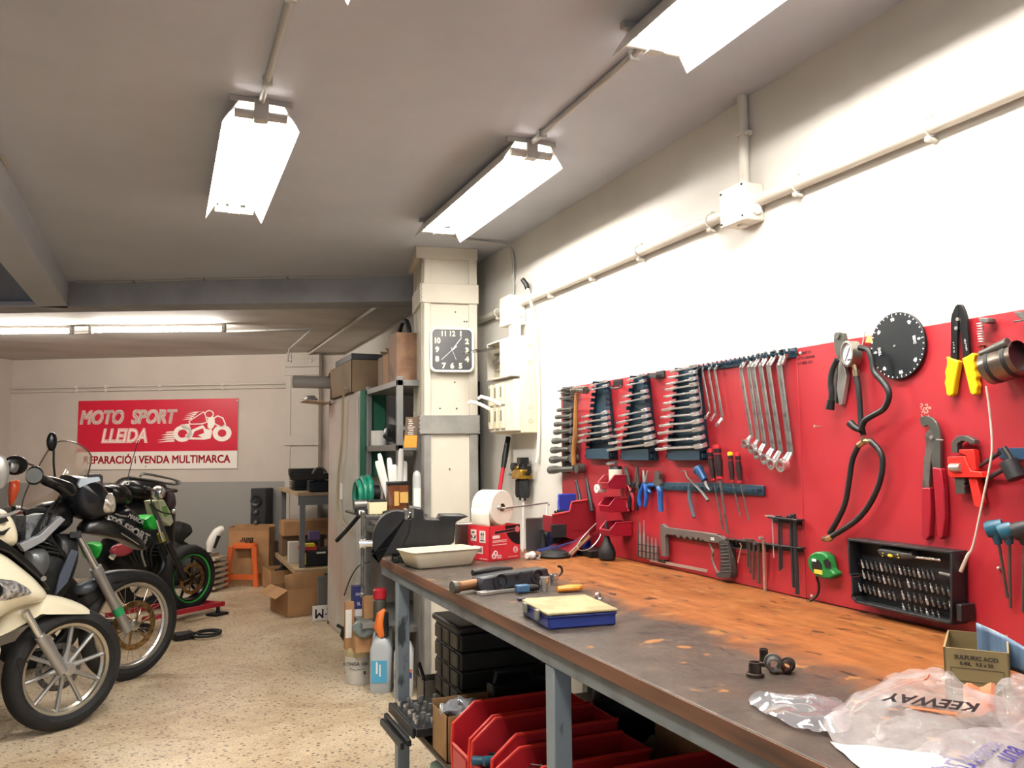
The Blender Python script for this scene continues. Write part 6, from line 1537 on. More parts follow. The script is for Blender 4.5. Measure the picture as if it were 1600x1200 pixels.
# open shelf unit
SX = 1.25; SY0, SY1 = 4.72, 5.55
def sxz(u, v): return at(u, v, x=SX)
zt1 = sxz(600, 600).z; zt2 = sxz(600, 696).z
t = Thing('shelf_unit', 'grey steel shelf rack between the tall cabinet and the pillar', 'shelf', (SX, SY0, 0))
M_sh = mat('shelf_grey_steel', '7d7e7a', .45, .3)
for yy in (0, SY1 - SY0 - .035):
    for xx in (0, .48): t.part('post', MB().box(xx, xx + .035, yy, yy + .035, 0, zt1 + .02), M_sh, bevel=.002)
for zz_ in (zt1, zt2, .86, .34): t.part('shelf_board', MB().box(0, .515, .0, SY1 - SY0, zz_ - .035, zz_), M_sh, bevel=.002)
t.part('back_panel', MB().box(.505, .515, 0, SY1 - SY0, .0, zt1), mat('dark_back_panel', '44494a', .6))
t = Thing('green_panel', 'dark green panel standing behind the shelf posts', 'panel', (SX + .05, SY1 + .01, at(562, 745, y=SY1).z)); t.solo(MB().box(-.08, .09, 0, .04, 0, zt1 - at(562, 745, y=SY1).z - .0), mat('bottle_green_panel', '14583f', .5), bevel=.003)
bx = [(.05, .56, .13, .20, 'shaded_cardboard', 'brown carton at the far end of the top shelf, flap standing up'), (.04, .38, .14, .20, 'cardboard', 'narrow brown carton in the middle of the top shelf'), (.03, .14, .19, .30, 'brown_box2', 'tall reddish brown carton on the top shelf next to the pillar')]
mat('brown_box2', '8a6a52', .7, col2='6d4f3b', scale=9)
for x, y, w, h, mn_, lab in bx:
    t = Thing('carton', lab, 'carton', (SX + x, SY0 + y, zt1 + .001), 0); t.part('box', MB().box(0, .30, 0, w, 0, h), MATS[mn_], bevel=.003)
    t.part('flap', MB(TR((0, 0, h), 0, math.radians(25 if w < .19 else -60))).box(0, .28, 0, .09, 0, .003), MATS[mn_])
t = Thing('black_hoop', 'curved black hose hoop standing on the top shelf boxes', 'hose', (SX + .12, SY0 + .30, zt1 + .18)); t.solo(MB().tube([(0, .13 * math.cos(a), .10 + .12 * math.sin(a)) for a in [PI * .0 + PI * 1.1 * i / 14 - .15 for i in range(15)]], .016, 8), M_rubber)
t = Thing('grey_binder', 'grey upright plastic piece among the cartons of the top shelf', 'binder', (SX + .05, SY0 + .345, zt1 + .001)); t.solo(MB().box(0, .2, 0, .03, 0, .26), mat('mid_grey_plastic', '77777a', .4), bevel=.003)
random.seed(11)
t = Thing('white_cup', 'white paper roll end standing on the second shelf', 'paper roll', (SX + .06, SY1 - .14, zt2 + .001)); t.solo(MB().lathe([(.05, 0), (.055, .005), (.055, .10), (.02, .10), (.02, .05)], 20), M_white)
for k, (y, r, m_, lab, nm) in enumerate(((.42, .06, M_rubber, 'round black part lying on the second shelf', 'black_part'), (.30, .05, M_film2, 'scrap of clear film on the second shelf', 'film_scrap'), (.16, .05, M_rubber, 'dark lump of rubber on the second shelf beside the pillar', 'rubber_part'), (.56, .07, mat('dark_film', '44474b', .3), 'heap of dark grey film on the second shelf', 'film_heap'))):
    t = Thing(nm, lab, 'machine part', (SX + .12, SY0 + y, zt2 + .022)); mb = MB().ball((0, 0, r * .8), (r, r * 1.1, r * .8), 14, 9); mb.v = [p + crumple(p + V(k, 0, 0), .03, 20) for p in mb.v]; t.solo(mb, m_, smooth=30)

# side table with tubes and small boxes
a = at(572, 807, z=1.0); b = at(546, 797, z=1.0)
TY0, TY1 = 4.40, at(546, 797, z=1.0).y; TX0 = 1.03; TH = at(572, 806, x=TX0).z * 0 + 1.0
TY0 = a.y; TX0 = a.x
t = Thing('side_table', 'small grey steel shelf table fixed beside the pillar', 'table', (TX0, TY0, 0))
t.part('top', MB().prism([(0, 0), (1.341 - TX0, 0), (1.341 - TX0, 4.70 - TY0), (1.24 - TX0, 4.71 - TY0), (1.24 - TX0, TY1 - TY0), (0, TY1 - TY0)], TH - .012, TH, 'xy'), mat('oily_table_steel', '6a6e6c', .3, .6, col2='4c4f4e', scale=12), bevel=.001)
t.part('bracket', MB().prism([(0.01, TH - .013), (.28, TH - .013), (.28, TH - .20)], .02, .026), M_sh); t.part('red_strip', MB().box(.14, .27, -.004, -.0, TH - .05, TH - .02), mat('orange_red_strip', 'a8462f', .5))
t.part('arm', MB().box(.29, .335, .02, .06, .9, TH - .013), M_sh)
def tt(u, v): return at(u, v, z=TH)
p = tt(600, 802)
def onT(x, y): return V(TX0 + x, TY0 + y, TH + .001)
t = Thing('amber_jar', 'brown transparent jar of yellow cards on the side table', 'jar', onT(.16, .16)); t.part('jar', MB().box(0, .12, 0, .12, 0, .16), mat('amber_plastic', '6b3a1e', .2, alpha=.75), bevel=.01); t.part('cards', MB().box(.035, .062, -.002, .02, .04, .12).box(.068, .115, -.004, .02, .055, .115), mat('ochre_card', 'c29a52', .6)); t.part('rim', MB().box(-.003, .123, -.003, .123, .155, .175), M_blk, bevel=.004)
J = t.M
for k, (x, y, h, r, lx, ly) in enumerate(((.0, .05, .20, .012, -.30, 0), (.01, .04, .24, .011, -.22, .1), (.035, .05, .21, .013, -.08, .1), (.05, .06, .17, .014, -.02, 0), (.075, .05, .26, .013, .03, 0), (.10, .06, .19, .016, .05, .1))):
    t = Thing('sealant_tube', ('white flat sachet leaning out of the jar, outermost', 'white sachet leaning beside the outermost one', 'white tube with rounded end in the middle of the jar', 'short rounded white tube in the jar', 'tallest white tube standing in the jar', 'frosted tube at the pillar side of the jar')[k], 'tube', J @ V(x + .005, y, .10), 0, 'white tubes in the amber jar')
    d = V(lx, ly, 1).normalized(); t.solo(MB().tube([d * -.06, d * (h * .5), d * h * .92, d * h], [(r, r * .8), (r * 1.3, r * .5 if k < 2 else r), (r * 1.2, r * .4 if k < 2 else r * .9), (r * .8, r * .2)], 12), mat('milky_tube', 'd5d3cd', .35))
t = Thing('test_tube', 'tall clear round topped tube with a white label on the table edge', 'tube', onT(.30, .07)); t.part('tube', MB().lathe([(.024, 0), (.024, .20), (.020, .222), (.010, .234), (.001, .237)], 22), mat('hazy_tube', 'c9ccc8', .15, alpha=.7)); t.part('label', MB().lathe([(.0248, .03), (.0248, .14)], 22, a0=-2.6, a1=-.6), M_white); t.part('base', MB().lathe([(.03, 0), (.032, .01), (.025, .02)], 20), M_white)
t = Thing('cream_box', 'small cream cardboard box on the side table', 'box', onT(.085, .12)); t.part('box', MB().box(-.04, .06, 0, .08, 0, .065), mat('cream_card', 'ddd0a8', .6), bevel=.002); t.part('dark_top', MB().box(-.035, .055, .005, .075, .066, .078), M_blk2, bevel=.002)
t = Thing('dark_tray', 'shallow dark dish on the front edge of the side table', 'dish', onT(.16, .035)); t.solo(MB().lathe([(.05, 0), (.06, .006), (.062, .018), (.05, .022), (.03, .012), (.001, .012)], 22), M_rubber)
t = Thing('small_motor', 'small metal motor with a white terminal on the side table', 'motor', onT(-.005, .2)); t.part('housing', MB().cyl((-.02, 0, .05), (.05, 0, .05), .028, n=18), M_dsteel); t.part('foot', MB().box(-.01, .08, -.04, .03, 0, .03), M_blk2, bevel=.003); t.part('terminal', MB().box(.0, .022, -.05, -.035, .0, .022), M_white, bevel=.002)
t = Thing('fitting', 'white and black fitting at the pillar end of the table edge', 'fitting', onT(.285, .02)); t.part('white_part', MB().cyl((-.03, 0, .012), (.01, 0, .012), .011, n=12), M_white); t.part('black_part', MB().cyl((.01, 0, .012), (.035, 0, .012), .012, n=12), M_blk)
t = Thing('metal_clips', 'tiny oily screws strewn on the side table', 'screws', onT(.05, .05), kind='stuff'); mb = MB()
for k in range(16): mb.cbox((random.uniform(-.03, .06), random.uniform(-.02, .04), .003), (.008, .004, .004), Matrix.Rotation(random.uniform(0, 3), 4, 'Z'))
t.solo(mb, M_gun)
# green hose reel behind the table
p = at(560, 772, y=5.0)
t = Thing('hose_reel', 'green coiled hose hanging on the shelf post behind the table', 'hose', (p.x + .03, 5.02, p.z)); t.part('coil', MB().torus((0, 0, 0), .095, .018, 'x', 30, 8).torus((.03, 0, 0), .10, .018, 'x', 30, 8).torus((-.03, .0, -.01), .085, .016, 'x', 30, 8), mat('green_hose', '1d7a62', .3)); t.part('hub', MB().cyl((-.02, 0, 0), (.10, 0, 0), .05, n=20), M_rubber)
# lower shelf under the side table with bottles
LZ = .38
a, b = at(570, 968, x=1.05), at(600, 1003, x=1.05)
t = Thing('low_shelf', 'low grey shelf holding cartons and bottles beside the bench end', 'shelf', (1.05, 4.45, 0)); t.part('board', MB().prism([(0, .27), (.19, .27), (.19, .75), (0, .75)], LZ - .03, LZ, 'xy'), M_sh, bevel=.002)
for yy in (.30, .7): t.part('foot', MB().box(.15, .18, yy, yy + .03, 0, LZ - .03), M_sh)
def onL(u, v, x=1.12): 
    p = at(u, v, x=x); return V(x, p.y, 0)
def std(name, label, cat, u0, u1, vt, vb, x, yd=None):
    """thing standing so that its picture spans u0..u1 and vt..vb on plane x"""
    p = at((u0 + u1) / 2, vb, x=x); q_ = at((u0 + u1) / 2, vt, x=x); D = 1294 * x / (.922 * ((u0 + u1) / 2 - 257))
    return Thing(name, label, cat, p), (u1 - u0) * D / 1294, q_.z - p.z
t, w, h = std('carton', 'narrow upright piece of brown cardboard beside the blue tube', 'carton', 540, 553, 941, 1015, 1.02); t.part('card', MB().box(-w / 2, w / 2, 0, w, 0, h), M_cb); t.part('white_label', MB().box(-w / 2 - .001, w * .2, -.001, .002, h * .25, h * .85), M_white)
t, w, h = std('sealant_box', 'upright navy and white printed box on the low shelf', 'box', 552, 569, 916, 977, 1.08); t.part('box', MB().box(-w / 2, w / 2, 0, w, 0, h), M_white, bevel=.002); t.part('navy_print', MB().box(-w / 2 - .001, w / 2 + .001, -.001, w + .001, h * .42, h * 1.001), mat('navy_print', '2a3068', .4)); t.part('white_text', MB().text('SEAL', w * .3, TR((0, -.002, h * .8)) @ RX90, extrude=.0003).text('SL', w * .4, TR((0, -.002, h * .55), 0, 0, 0) @ RX90, extrude=.0003), M_ink)
t, w, h = std('carton', 'plain tan carton in the middle of the low shelf', 'carton', 569, 585, 935, 985, 1.12); t.part('card', MB().box(-w / 2, w / 2, 0, w, 0, h), M_cb, bevel=.002); t.part('flap', MB(TR((0, 0, h), 0, .5)).box(-w / 2, w / 2, 0, w * .4, 0, .003), M_cb)
t, w, h = std('spray_can', 'silver aerosol can with a red cap on the low shelf', 'spray can', 583, 603, 919, 990, 1.16); t.part('can', MB().lathe([(w / 2, 0), (w / 2, h * .74), (w * .4, h * .78)], 20), M_gun); t.part('cap', MB().lathe([(w * .52, h * .78), (w * .52, h * .96), (w * .4, h), (.001, h)], 20), mat('cap_red', 'a81f2c', .35))
t, w, h = std('glove', 'orange and black work glove hanging over the low shelf edge', 'glove', 589, 606, 952, 994, 1.16); mb = MB().tube([(0, 0, 0), (-.02, 0, h * .35), (-.01, 0, h * .8), (.015, 0, h)], [.02, .03, .025, .01], 12); t.part('palm', mb, mat('orange_glove', 'd9722e', .5)); t.part('black_back', MB().tube([(.02, -.01, 0), (.012, -.01, h * .5), (.02, -.01, h * .9)], [.015, .02, .012], 10), M_blk)
t, w, h = std('clear_bag', 'crumpled clear bag lying across the low shelf front', 'bag', 545, 600, 966, 998, 1.09); mb = MB().ball((0, 0, h / 2), (w * .42, w * .3, h * .42), 18, 10); mb.v = [p + crumple(p + t.M.translation, .03, 14) for p in mb.v]; t.solo(mb, mat('grey_green_film', '7a8683', .2, alpha=.7), smooth=30)
t, w, h = std('hand_tool', 'black plier like tool hooked on the low shelf corner', 'pliers', 529, 545, 965, 1000, 1.0); t.solo(MB().tube([(-.04, 0, h * .7), (0, 0, h * .5), (.05, 0, h * .55)], .010, 8).tube([(0, 0, h * .6), (-.01, 0, h * .2), (.01, 0, 0)], .012, 8), M_blk)
t, w, h = std('brown_block', 'brown cardboard piece under the low shelf bag', 'carton', 556, 590, 993, 1020, 1.09); t.solo(MB().box(-w / 2, w / 2, 0, .1, 0, h), M_cb, bevel=.003)
t = Thing('wall_cable', 'thin dark cable looping down beside the cabinet', 'cable', at(573, 880, x=1.2)); P = [at(u, v, x=1.2) for u, v in ((577, 878), (560, 885), (547, 905), (538, 930))]; t.solo(MB().tube([t.l(p) for p in smoothpts(P, 5)], .005, 6), M_blk2)
# bucket and canisters on the floor
bp = at(563, 1070, z=0); D = 1294 * 1.33 / (1070 - 711)
t = Thing('paint_bucket', 'white plastic bucket with printed label and yellowed rim on the floor', 'bucket', (bp.x + .01, bp.y + .07, 0), math.radians(-24))
r = 23.5 * D / 1294; hb = 56 * D / 1294
t.part('body', MB().lathe([(r * .86, 0), (r * .9, .004), (r * .985, hb * .74), (r * .985, hb * .98), (r * .94, hb * .98), (r * .86, .01), (.001, .01)], 32), mat('bucket_white', 'cfccc4', .4, col2='bdb9b0', scale=8)); t.part('rim_band', MB().lathe([(r * 1.0, hb * .76), (r * 1.04, hb * .80), (r * 1.04, hb * .96), (r * 1.02, hb), (r * .95, hb)], 32), mat('yellowed_plastic', 'c2b78e', .45))
t.part('lid', MB(TR((.03, .02, hb + .012), 0, math.radians(8))).lathe([(.001, .01), (r * .7, .01), (r * .74, .016), (r * .78, .012), (r * .78, 0), (.001, 0)], 28), M_white, label='loose white lid lying on the bucket')
t.part('label_text', MB().text('KONGA 109 20', r * .30, TR((.01, -r * .985, hb * .58)) @ RX90, extrude=.0008, offset=.0006).bar((-r * .5, -r * .93, hb * .48), (-r * .1, -r * .99, hb * .42), .002, .002).bar((-r * .1, -r * .99, hb * .42), (r * .6, -r * .90, hb * .45), .002, .002), mat('print_grey', '4a4a4a', .5))
t.part('stain', MB().box(r * .45, r * .6, -r * .90, -r * .86, hb * .3, hb * .38), M_blk2)
for k, (u, v, x, lab, m_) in enumerate(((600, 1083, 1.02, 'translucent plastic canister with a light blue label beside the bucket', 'clear_canister'), (636, 1090, 1.15, 'white plastic canister with orange and blue stripe behind the bench leg', 'white_canister'))):
    p = at(u, v, z=0); D = 1294 * 1.33 / (v - 710); h = 100 * D / 1294; w = (34 if k == 0 else 30) * D / 1294
    t = Thing('canister', lab, 'canister', (p.x, p.y + .06, 0), math.radians(-20))
    M_c = mat(m_, 'aab0b2' if k == 0 else 'd2d4d4', .3)
    t.part('body', MB().loft([[V(x_, y_, z_) for x_, y_ in rrect(-w / 2 * s_, w / 2 * s_, -.06 * s_, .06 * s_, .02, 4)] for z_, s_ in ((0, .95), (.01, 1), (h * .68, 1), (h * .80, .72), (h * .9, .3))]), M_c); t.part('neck', MB().cyl((0, 0, h * .88), (0, 0, h * .97), .018, n=14), M_white); t.part('handle', MB().tube(smoothpts([(-w * .36, 0, h * .74), (-w * .26, 0, h * .96), (0, 0, h * .94)], 5), .011, 8), M_c)
    if k == 0: t.part('label', MB().box(-w * .40, w * .30, -.0625, -.058, h * .16, h * .50), mat('sky_label', '4fa3c9', .4)); t.part('label_text', MB().box(-w * .2, -w * .12, -.064, -.062, h * .3, h * .48).box(-w * .05, w * .02, -.064, -.062, h * .26, h * .44), M_ink)
    else: t.part('stripe', MB().box(-w * .45, w * .45, -.0625, -.058, h * .30, h * .38), mat('stripe_blue', '2d3f8f', .4)); t.part('stripe', MB().box(-w * .45, w * .45, -.0625, -.058, h * .385, h * .43), mat('stripe_orange', 'c8683a', .4))

# ------------------------------------------------------------------ back wall
def bth(name, label, cat, u, v, off=0.0, group=None): return Thing(name, label, cat, back(u, v, off), BWA, group)
A, B_, C_, D_ = back(124, 626, .004), back(373, 623, .004), back(121, 733, .004), back(373, 733, .004)
Z1_, Z0_ = (A.z + B_.z) / 2, (C_.z + D_.z) / 2; WS = ((B_ - A).length); HS = Z1_ - Z0_
t = Thing('shop_sign', 'red and white workshop sign with motorcycle racer on the far wall', 'sign', (A.x, A.y, Z0_), BWA)
t.part('board', MB().box(0, WS, -.012, .0, 0, HS), mat('sign_white', 'e6dfd6', .35), bevel=.001)
s1 = HS * .255
t.part('red_field', MB().box(0, WS, -.014, -.012, s1, HS), mat('sign_red', 'c41d36', .35))
M_sw = mat('sign_letter_white', 'efe6dc', .4); M_sr = MATS['sign_red']
def stext(body, size, x, z, m, off=0.0, sh=.25, sx=1.0, name='lettering', y=-.0150):
    t.part(name, MB().text(body, size, TR((x, y, z)) @ RX90, shear=sh, extrude=.0006, offset=off, sx=sx), m)
stext('MOTO  SPORT', HS * .27, WS * .31, HS * .745, M_sw, .010, .22, .82); stext('MOTO  SPORT', HS * .27, WS * .31, HS * .745, M_sr, .0035, .22, .82, y=-.0162); stext('MOTO  SPORT', HS * .27, WS * .31, HS * .745, M_sw, -.001, .22, .82, y=-.0174)
stext('LLEIDA', HS * .27, WS * .295, HS * .475, M_sw, .010, .22, .82); stext('LLEIDA', HS * .27, WS * .295, HS * .475, M_sr, .0035, .22, .82, y=-.0162); stext('LLEIDA', HS * .27, WS * .295, HS * .475, M_sw, -.001, .22, .82, y=-.0174)
stext('REPARACIÓ i VENDA MULTIMARCA', HS * .155, WS * .50, s1 * .52, M_sr, .0035, 0, .90, y=-.0135)
# racer emblem: filled shapes in white with red cut-ins
def S(l): return [(WS * (a - 490) / 1005, HS * (1 - (b - 100) / 440)) for a, b in l]
def emb(l, y=-.0150, m=M_sw): t.part('emblem', MB().prism(S(l), y - .0006, y + .0006), m)
def ering(cx, cy, R, r, y=-.015, m=M_sw, a0=0, a1=2 * PI):
    o = [(cx + R * 1.12 * math.cos(a0 + (a1 - a0) * i / 24), cy + R * math.sin(a0 + (a1 - a0) * i / 24)) for i in range(25)]
    q = [(cx + r * 1.12 * math.cos(a1 - (a1 - a0) * i / 24), cy + r * math.sin(a1 - (a1 - a0) * i / 24)) for i in range(25)]
    emb(o + q, y, m)
ering(1155, 318, 52, 26); ering(1400, 318, 52, 24)
for k in range(5): emb([(1000 + k * 12 - (k % 2) * 14, 372 - k * 15), (1105, 368 - k * 14), (1105, 358 - k * 14), (1060, 360 - k * 14)])
for k in range(5): emb([(1165 + k * 6, 232 - k * 12), (1215 + k * 16, 222 - k * 11), (1275, 178), (1235, 184)] if k == 4 else [(1150 + k * 8, 232 - k * 12), (1210 + k * 12, 228 - k * 13), (1214 + k * 12, 218 - k * 13)])
emb([(1190, 240), (1285, 178), (1300, 210), (1310, 250), (1270, 262), (1200, 262)]); emb([(1198, 242), (1283, 186), (1294, 212), (1302, 246), (1268, 255), (1206, 256)], -.0165, M_sr)
ering(1318, 198, 26, 20)
emb([(1310, 225), (1345, 215), (1352, 270), (1330, 300), (1310, 280)]); emb([(1345, 220), (1370, 205), (1405, 220), (1425, 265), (1400, 285), (1350, 262)]); emb([(1352, 226), (1372, 213), (1400, 226), (1416, 262), (1398, 276), (1356, 256)], -.0165, M_sr)
emb([(1140, 262), (1195, 255), (1210, 300), (1160, 290)]); emb([(1200, 300), (1280, 265), (1300, 290), (1340, 300), (1330, 350), (1290, 358), (1190, 355), (1170, 330)]); emb([(1230, 305), (1282, 285), (1290, 315), (1250, 330), (1280, 345), (1215, 342)], -.0165, M_sr)
mb = MB()
for u, v in ((371, 626), (228, 729)):
    p = t.l(back(u, v, .012)); mb.lathe([(.001, -.018), (.008, -.016), (.010, -.012)], 12, (p.x, 0, p.z), 'y')
t.split('screw', mb, M_steel)
# wall conduits
for k, (v0, v1, r) in enumerate(((608, 600, .011), (613, 606, .010))):
    P = [back(-30, v0 - 12, .05), back(22, v0 + (1 if k == 0 else 0), .02), back(120, v0 - 3 + k, .02), back(250, v0 - 4 + k, .02), back(448, v1, .02)]
    for p in P[1:]: p.z = P[2].z
    conduit('wall_pipe', ('upper thin pipe clipped along the far wall above the sign', 'lower thin pipe clipped along the far wall above the sign')[k], P, r, mat('back_pipe', 'c0b6aa', .4), P[2:4] + [back(185, 0, .02).xy.to_3d() + V(0, 0, P[2].z), back(360, 0, .02).xy.to_3d() + V(0, 0, P[2].z)])
# pilaster with plates
pl = back(452, 700); pr_ = back(502, 700); w = (pr_ - pl).length
t = Thing('pilaster', 'cream steel clad half pillar on the far wall', 'pillar', (pl.x, pl.y, 0), BWA, kind='structure')
M_pb = wall_paint('back_pilaster_paint', 'bcb4aa', 'aea69c', None)
t.part('core', MB().box(0, w, -.10, 0.01, 0, ZF), M_pb); t.part('corner_angle', MB().box(-.004, .05, -.108, -.10, 0, ZF), M_pb, bevel=.001)
for v0, v1 in ((563, 575), (576, 588), (681, 696)):
    t.part('plate', MB().box(-.012, w + .01, -.125, -.09, back(470, v1).z, back(470, v0).z), M_pb, bevel=.002)
t.split('bolt', MB().cyl((.05, -.14, back(470, 566).z), (.05, -.125, back(470, 566).z), .014, n=10).cyl((.28, -.14, back(470, 566).z), (.28, -.125, back(470, 566).z), .014, n=10), M_dsteel)
# speaker tower
sp = at(409, 903, z=0); c = back(409, 800, .115)
t = Thing('speaker_tower', 'slim black floor speaker standing against the far wall', 'speaker', (c.x, c.y, 0), BWA)
D = (c - CAMP).dot(CR @ V(0, 0, -1)); w = 24 * D / 1294; zt = CZ + (712 - 763) * -0 + (712 - 763) * D / 1294
t.part('cabinet', MB().box(-w / 2, w / 2, -.10, .10, 0, zt), mat('speaker_black', '26282b', .5), bevel=.006)
for v, r in ((782, .052), (798, .024), (814, .024)):
    z = CZ + (712 - v) * D / 1294; d = t.part('driver', MB().lathe([(r, -.002), (r * 1.15, -.006), (r * 1.05, -.012), (r * .8, -.004), (r * .3, .004), (.001, .0)], 24, (-w * .12, -.11, z), 'y'), M_dsteel if r < .04 else M_blk2)
    t.part('cone', MB().ball((-w * .12, -.112, z), (r * .35, .008, r * .35), 12, 6), M_steel if r < .04 else M_blk, parent=d)
# orange stool and box
s0 = at(384, 914, z=0); D = 1294 * 1.33 / (914 - 711); hs = 66 * D / 1294; ws = 46 * D / 1294
t = Thing('plastic_stool', 'orange plastic stool standing in front of the brown box', 'stool', (s0.x + .0, s0.y + .0, 0), BWA + math.radians(3))
M_or = mat('orange_stool_plastic', 'd2622c', .4)
t.part('seat', MB().loft([[V(x, y, z) for x, y in rrect(-ws * s_ / 2, ws * s_ / 2, -ws * s_ * .40, ws * s_ * .40, .05, 4)] for z, s_ in ((hs - .05, .84), (hs - .01, .80), (hs, .72))]), M_or)
for sx in (-1, 1):
    for sy in (-1, 1): t.part('leg', MB().tube([(sx * ws * .52, sy * ws * .44, 0), (sx * ws * .40, sy * ws * .34, hs - .03)], [(.028, .02), (.034, .025)], 8), M_or)
    t.part('side_rail', MB().bar((sx * ws * .48, -ws * .42, .10), (sx * ws * .48, ws * .42, .10), .02, .05), M_or)
    t.part('cross_rail', MB().bar((-ws * .49, sx * ws * .41, .10), (ws * .49, sx * ws * .41, .10), .02, .05), M_or)
bx_ = back(388, 870, .37); D = (bx_ - CAMP).dot(CR @ V(0, 0, -1)); w = 66 * D / 1294; zt = CZ + (712 - 824) * D / 1294
t = Thing('carton', 'open brown box with upside down black lettering behind the orange stool', 'carton', (bx_.x, bx_.y, 0), BWA + .03)
t.part('box', MB(TR((-w / 2, 0, 0))).box(0, w, 0, .004, 0, zt).box(0, w, .15, .154, 0, zt + .02).box(0, .004, 0, .15, 0, zt).box(w - .004, w, 0, .15, 0, zt), M_cb)
t.part('front_flap', MB(TR((0, -.002, zt - .002), 0, math.radians(10))).prism([(-w / 2, 0), (w / 2, 0), (w * .44, -.22), (-w * .44, -.22)], -.004, 0), mat('flap_cardboard', 'a07a55', .75)); t.part('lettering', MB().text('Bihr', .085, TR((-.0, -.008 - .025, zt - .13), PI * 0, math.radians(10)) @ Matrix.Rotation(PI, 4, 'Y') @ RX90, shear=.25, extrude=.0006, offset=.002), M_blk)
# table with engine parts along the bench wall
TX = 1.08; TYa = at(465, 770, x=TX).y; TYb = TYa + 1.35; TT = at(465, 770, x=TX).z; TL = at(468, 893, x=TX).z
t = Thing('parts_table', 'two level wooden table with engine parts beyond the tall cabinet', 'table', (TX, TYa, 0))
M_tw = mat('table_edge_wood', 'a58f70', .6, col2='8c7658', scale=6); W_ = XW - TX - .02
t.part('top', MB().box(0, W_, 0, TYb - TYa, TT - .03, TT), M_tw, bevel=.003); t.part('apron', MB().box(.01, W_, .01, .03, TT - .11, TT - .031), mat('table_grey', '5f6163', .5))
t.part('lower_board', MB().box(-.02, W_, -.05, TYb - TYa, TL - .045, TL), M_tw, bevel=.003); t.part('lower_rail', MB().box(0, W_, -.04, -.02, TL - .12, TL - .046), MATS['table_grey'])
for yy in (.04, TYb - TYa - .06): 
    for xx in (.03, W_ - .06): t.part('leg', MB().box(xx, xx + .045, yy, yy + .045, 0, TT - .03), MATS['table_grey'])
def onP(x, y, z): return V(TX + x, TYa + y, z)
t = Thing('engine_case', 'dark finned engine block on the table top', 'engine', onP(.12, .55, TT + .002)); mb = MB()
for k in range(9): mb.box(-.10, .16, -.14, .14, .01 + k * .016, .018 + k * .016)
mb.box(-.08, .14, -.12, .12, 0, .17); t.part('fins', mb, mat('blue_black_metal', '24292f', .35, .6), bevel=.001); t.part('cover', MB().box(-.11, .20, -.02, .15, .15, .20), M_rubber, bevel=.01)
t = Thing('crankcase', 'dark crankcase half with round openings on the front of the table', 'engine', onP(.26, .10, TT + .002)); t.part('body', MB().box(-.15, .36, -.06, .12, 0, .10), MATS['blue_black_metal'], bevel=.01)
for x, r in ((-.06, .06), (.08, .05), (.2, .045)): t.part('ring', MB().torus((x, -.03, .15), r, .012, 'y', 20, 6), M_dsteel)
t = Thing('black_parts_tray', 'black oil tray on the near edge of the table', 'tray', onP(.2, .02, TT + .11)); t.solo(frust(.5, .12, .54, .14, .05), M_rubber)
for k, (x, y, r, h) in enumerate(((.38, .25, .04, .16), (.48, .18, .035, .2), (.45, .4, .03, .14))):
    t = Thing('cylinder_part', ('short dark steel cylinder part on the table', 'tallest dark cylinder part on the table', 'slim cylinder part at the back of the table')[k], 'engine part', onP(x, y, TT + (.002 if k == 2 else .10 if y < .2 else .002))); t.solo(MB().lathe([(r, 0), (r, h * .6), (r * .7, h * .65), (r * .7, h), (.001, h)], 16), M_dsteel)
t = Thing('drill_case', 'black tool case with yellow trim on the lower table board', 'tool case', onP(.085, .10, TL + .001)); t.part('body', MB().box(0, .53, 0, .30, 0, .14), M_blk, bevel=.01); t.part('yellow_trim', MB().box(-.003, .01, -.002, .03, .02, .12), mat('yellow_trim', 'd8c22a', .4)); t.part('label', MB().box(.10, .18, -.002, 0, .11, .125), M_white)
t = Thing('tool_pouch', 'red pouch with yellow flap on top of the black tool case', 'pouch', onP(.10, .15, TL + .141)); t.part('pouch', MB().box(-.06, .09, -.06, .08, 0, .045), mat('pouch_red', 'a3242f', .5), bevel=.01); t.part('flap', MB().box(-.02, .07, -.065, .04, .035, .06), MATS['yellow_trim'], bevel=.004)
mats_ = [M_cb, mat('shadow_card', '6d5742', .7), mat('white_card', 'c9c3b6', .6), M_blk2, mat('violet_card', '5d4d7a', .6)]
for k, (x, y, z, w, d, h, m_, nm) in enumerate(((.0, 1.0, 0, .35, .25, .20, 1, 'brown carton at the far corner of the lower board'), (.0, .9, .201, .5, .3, .14, 0, 'wide brown carton stacked at the far end of the lower board'), (-.01, .42, 0, .09, .10, .19, 2, 'white printed packet at the end of the lower board'), (.12, .5, 0, .14, .2, .18, 3, 'dark square case behind the yellow trimmed case'), (.2, .6, .181, .10, .08, .08, 4, 'small violet box on the dark square case'), (.34, .45, 0, .12, .15, .19, 1, 'brown carton behind the black tool case'), (.48, .4, 0, .18, .2, .21, 3, 'dark carton nearest to the wall on the lower board'))):
    t = Thing('storage_box', nm, 'box', onP(x, y, TL + .001 + z)); t.solo(MB().box(0, w, 0, d, 0, h), mats_[m_], bevel=.003)
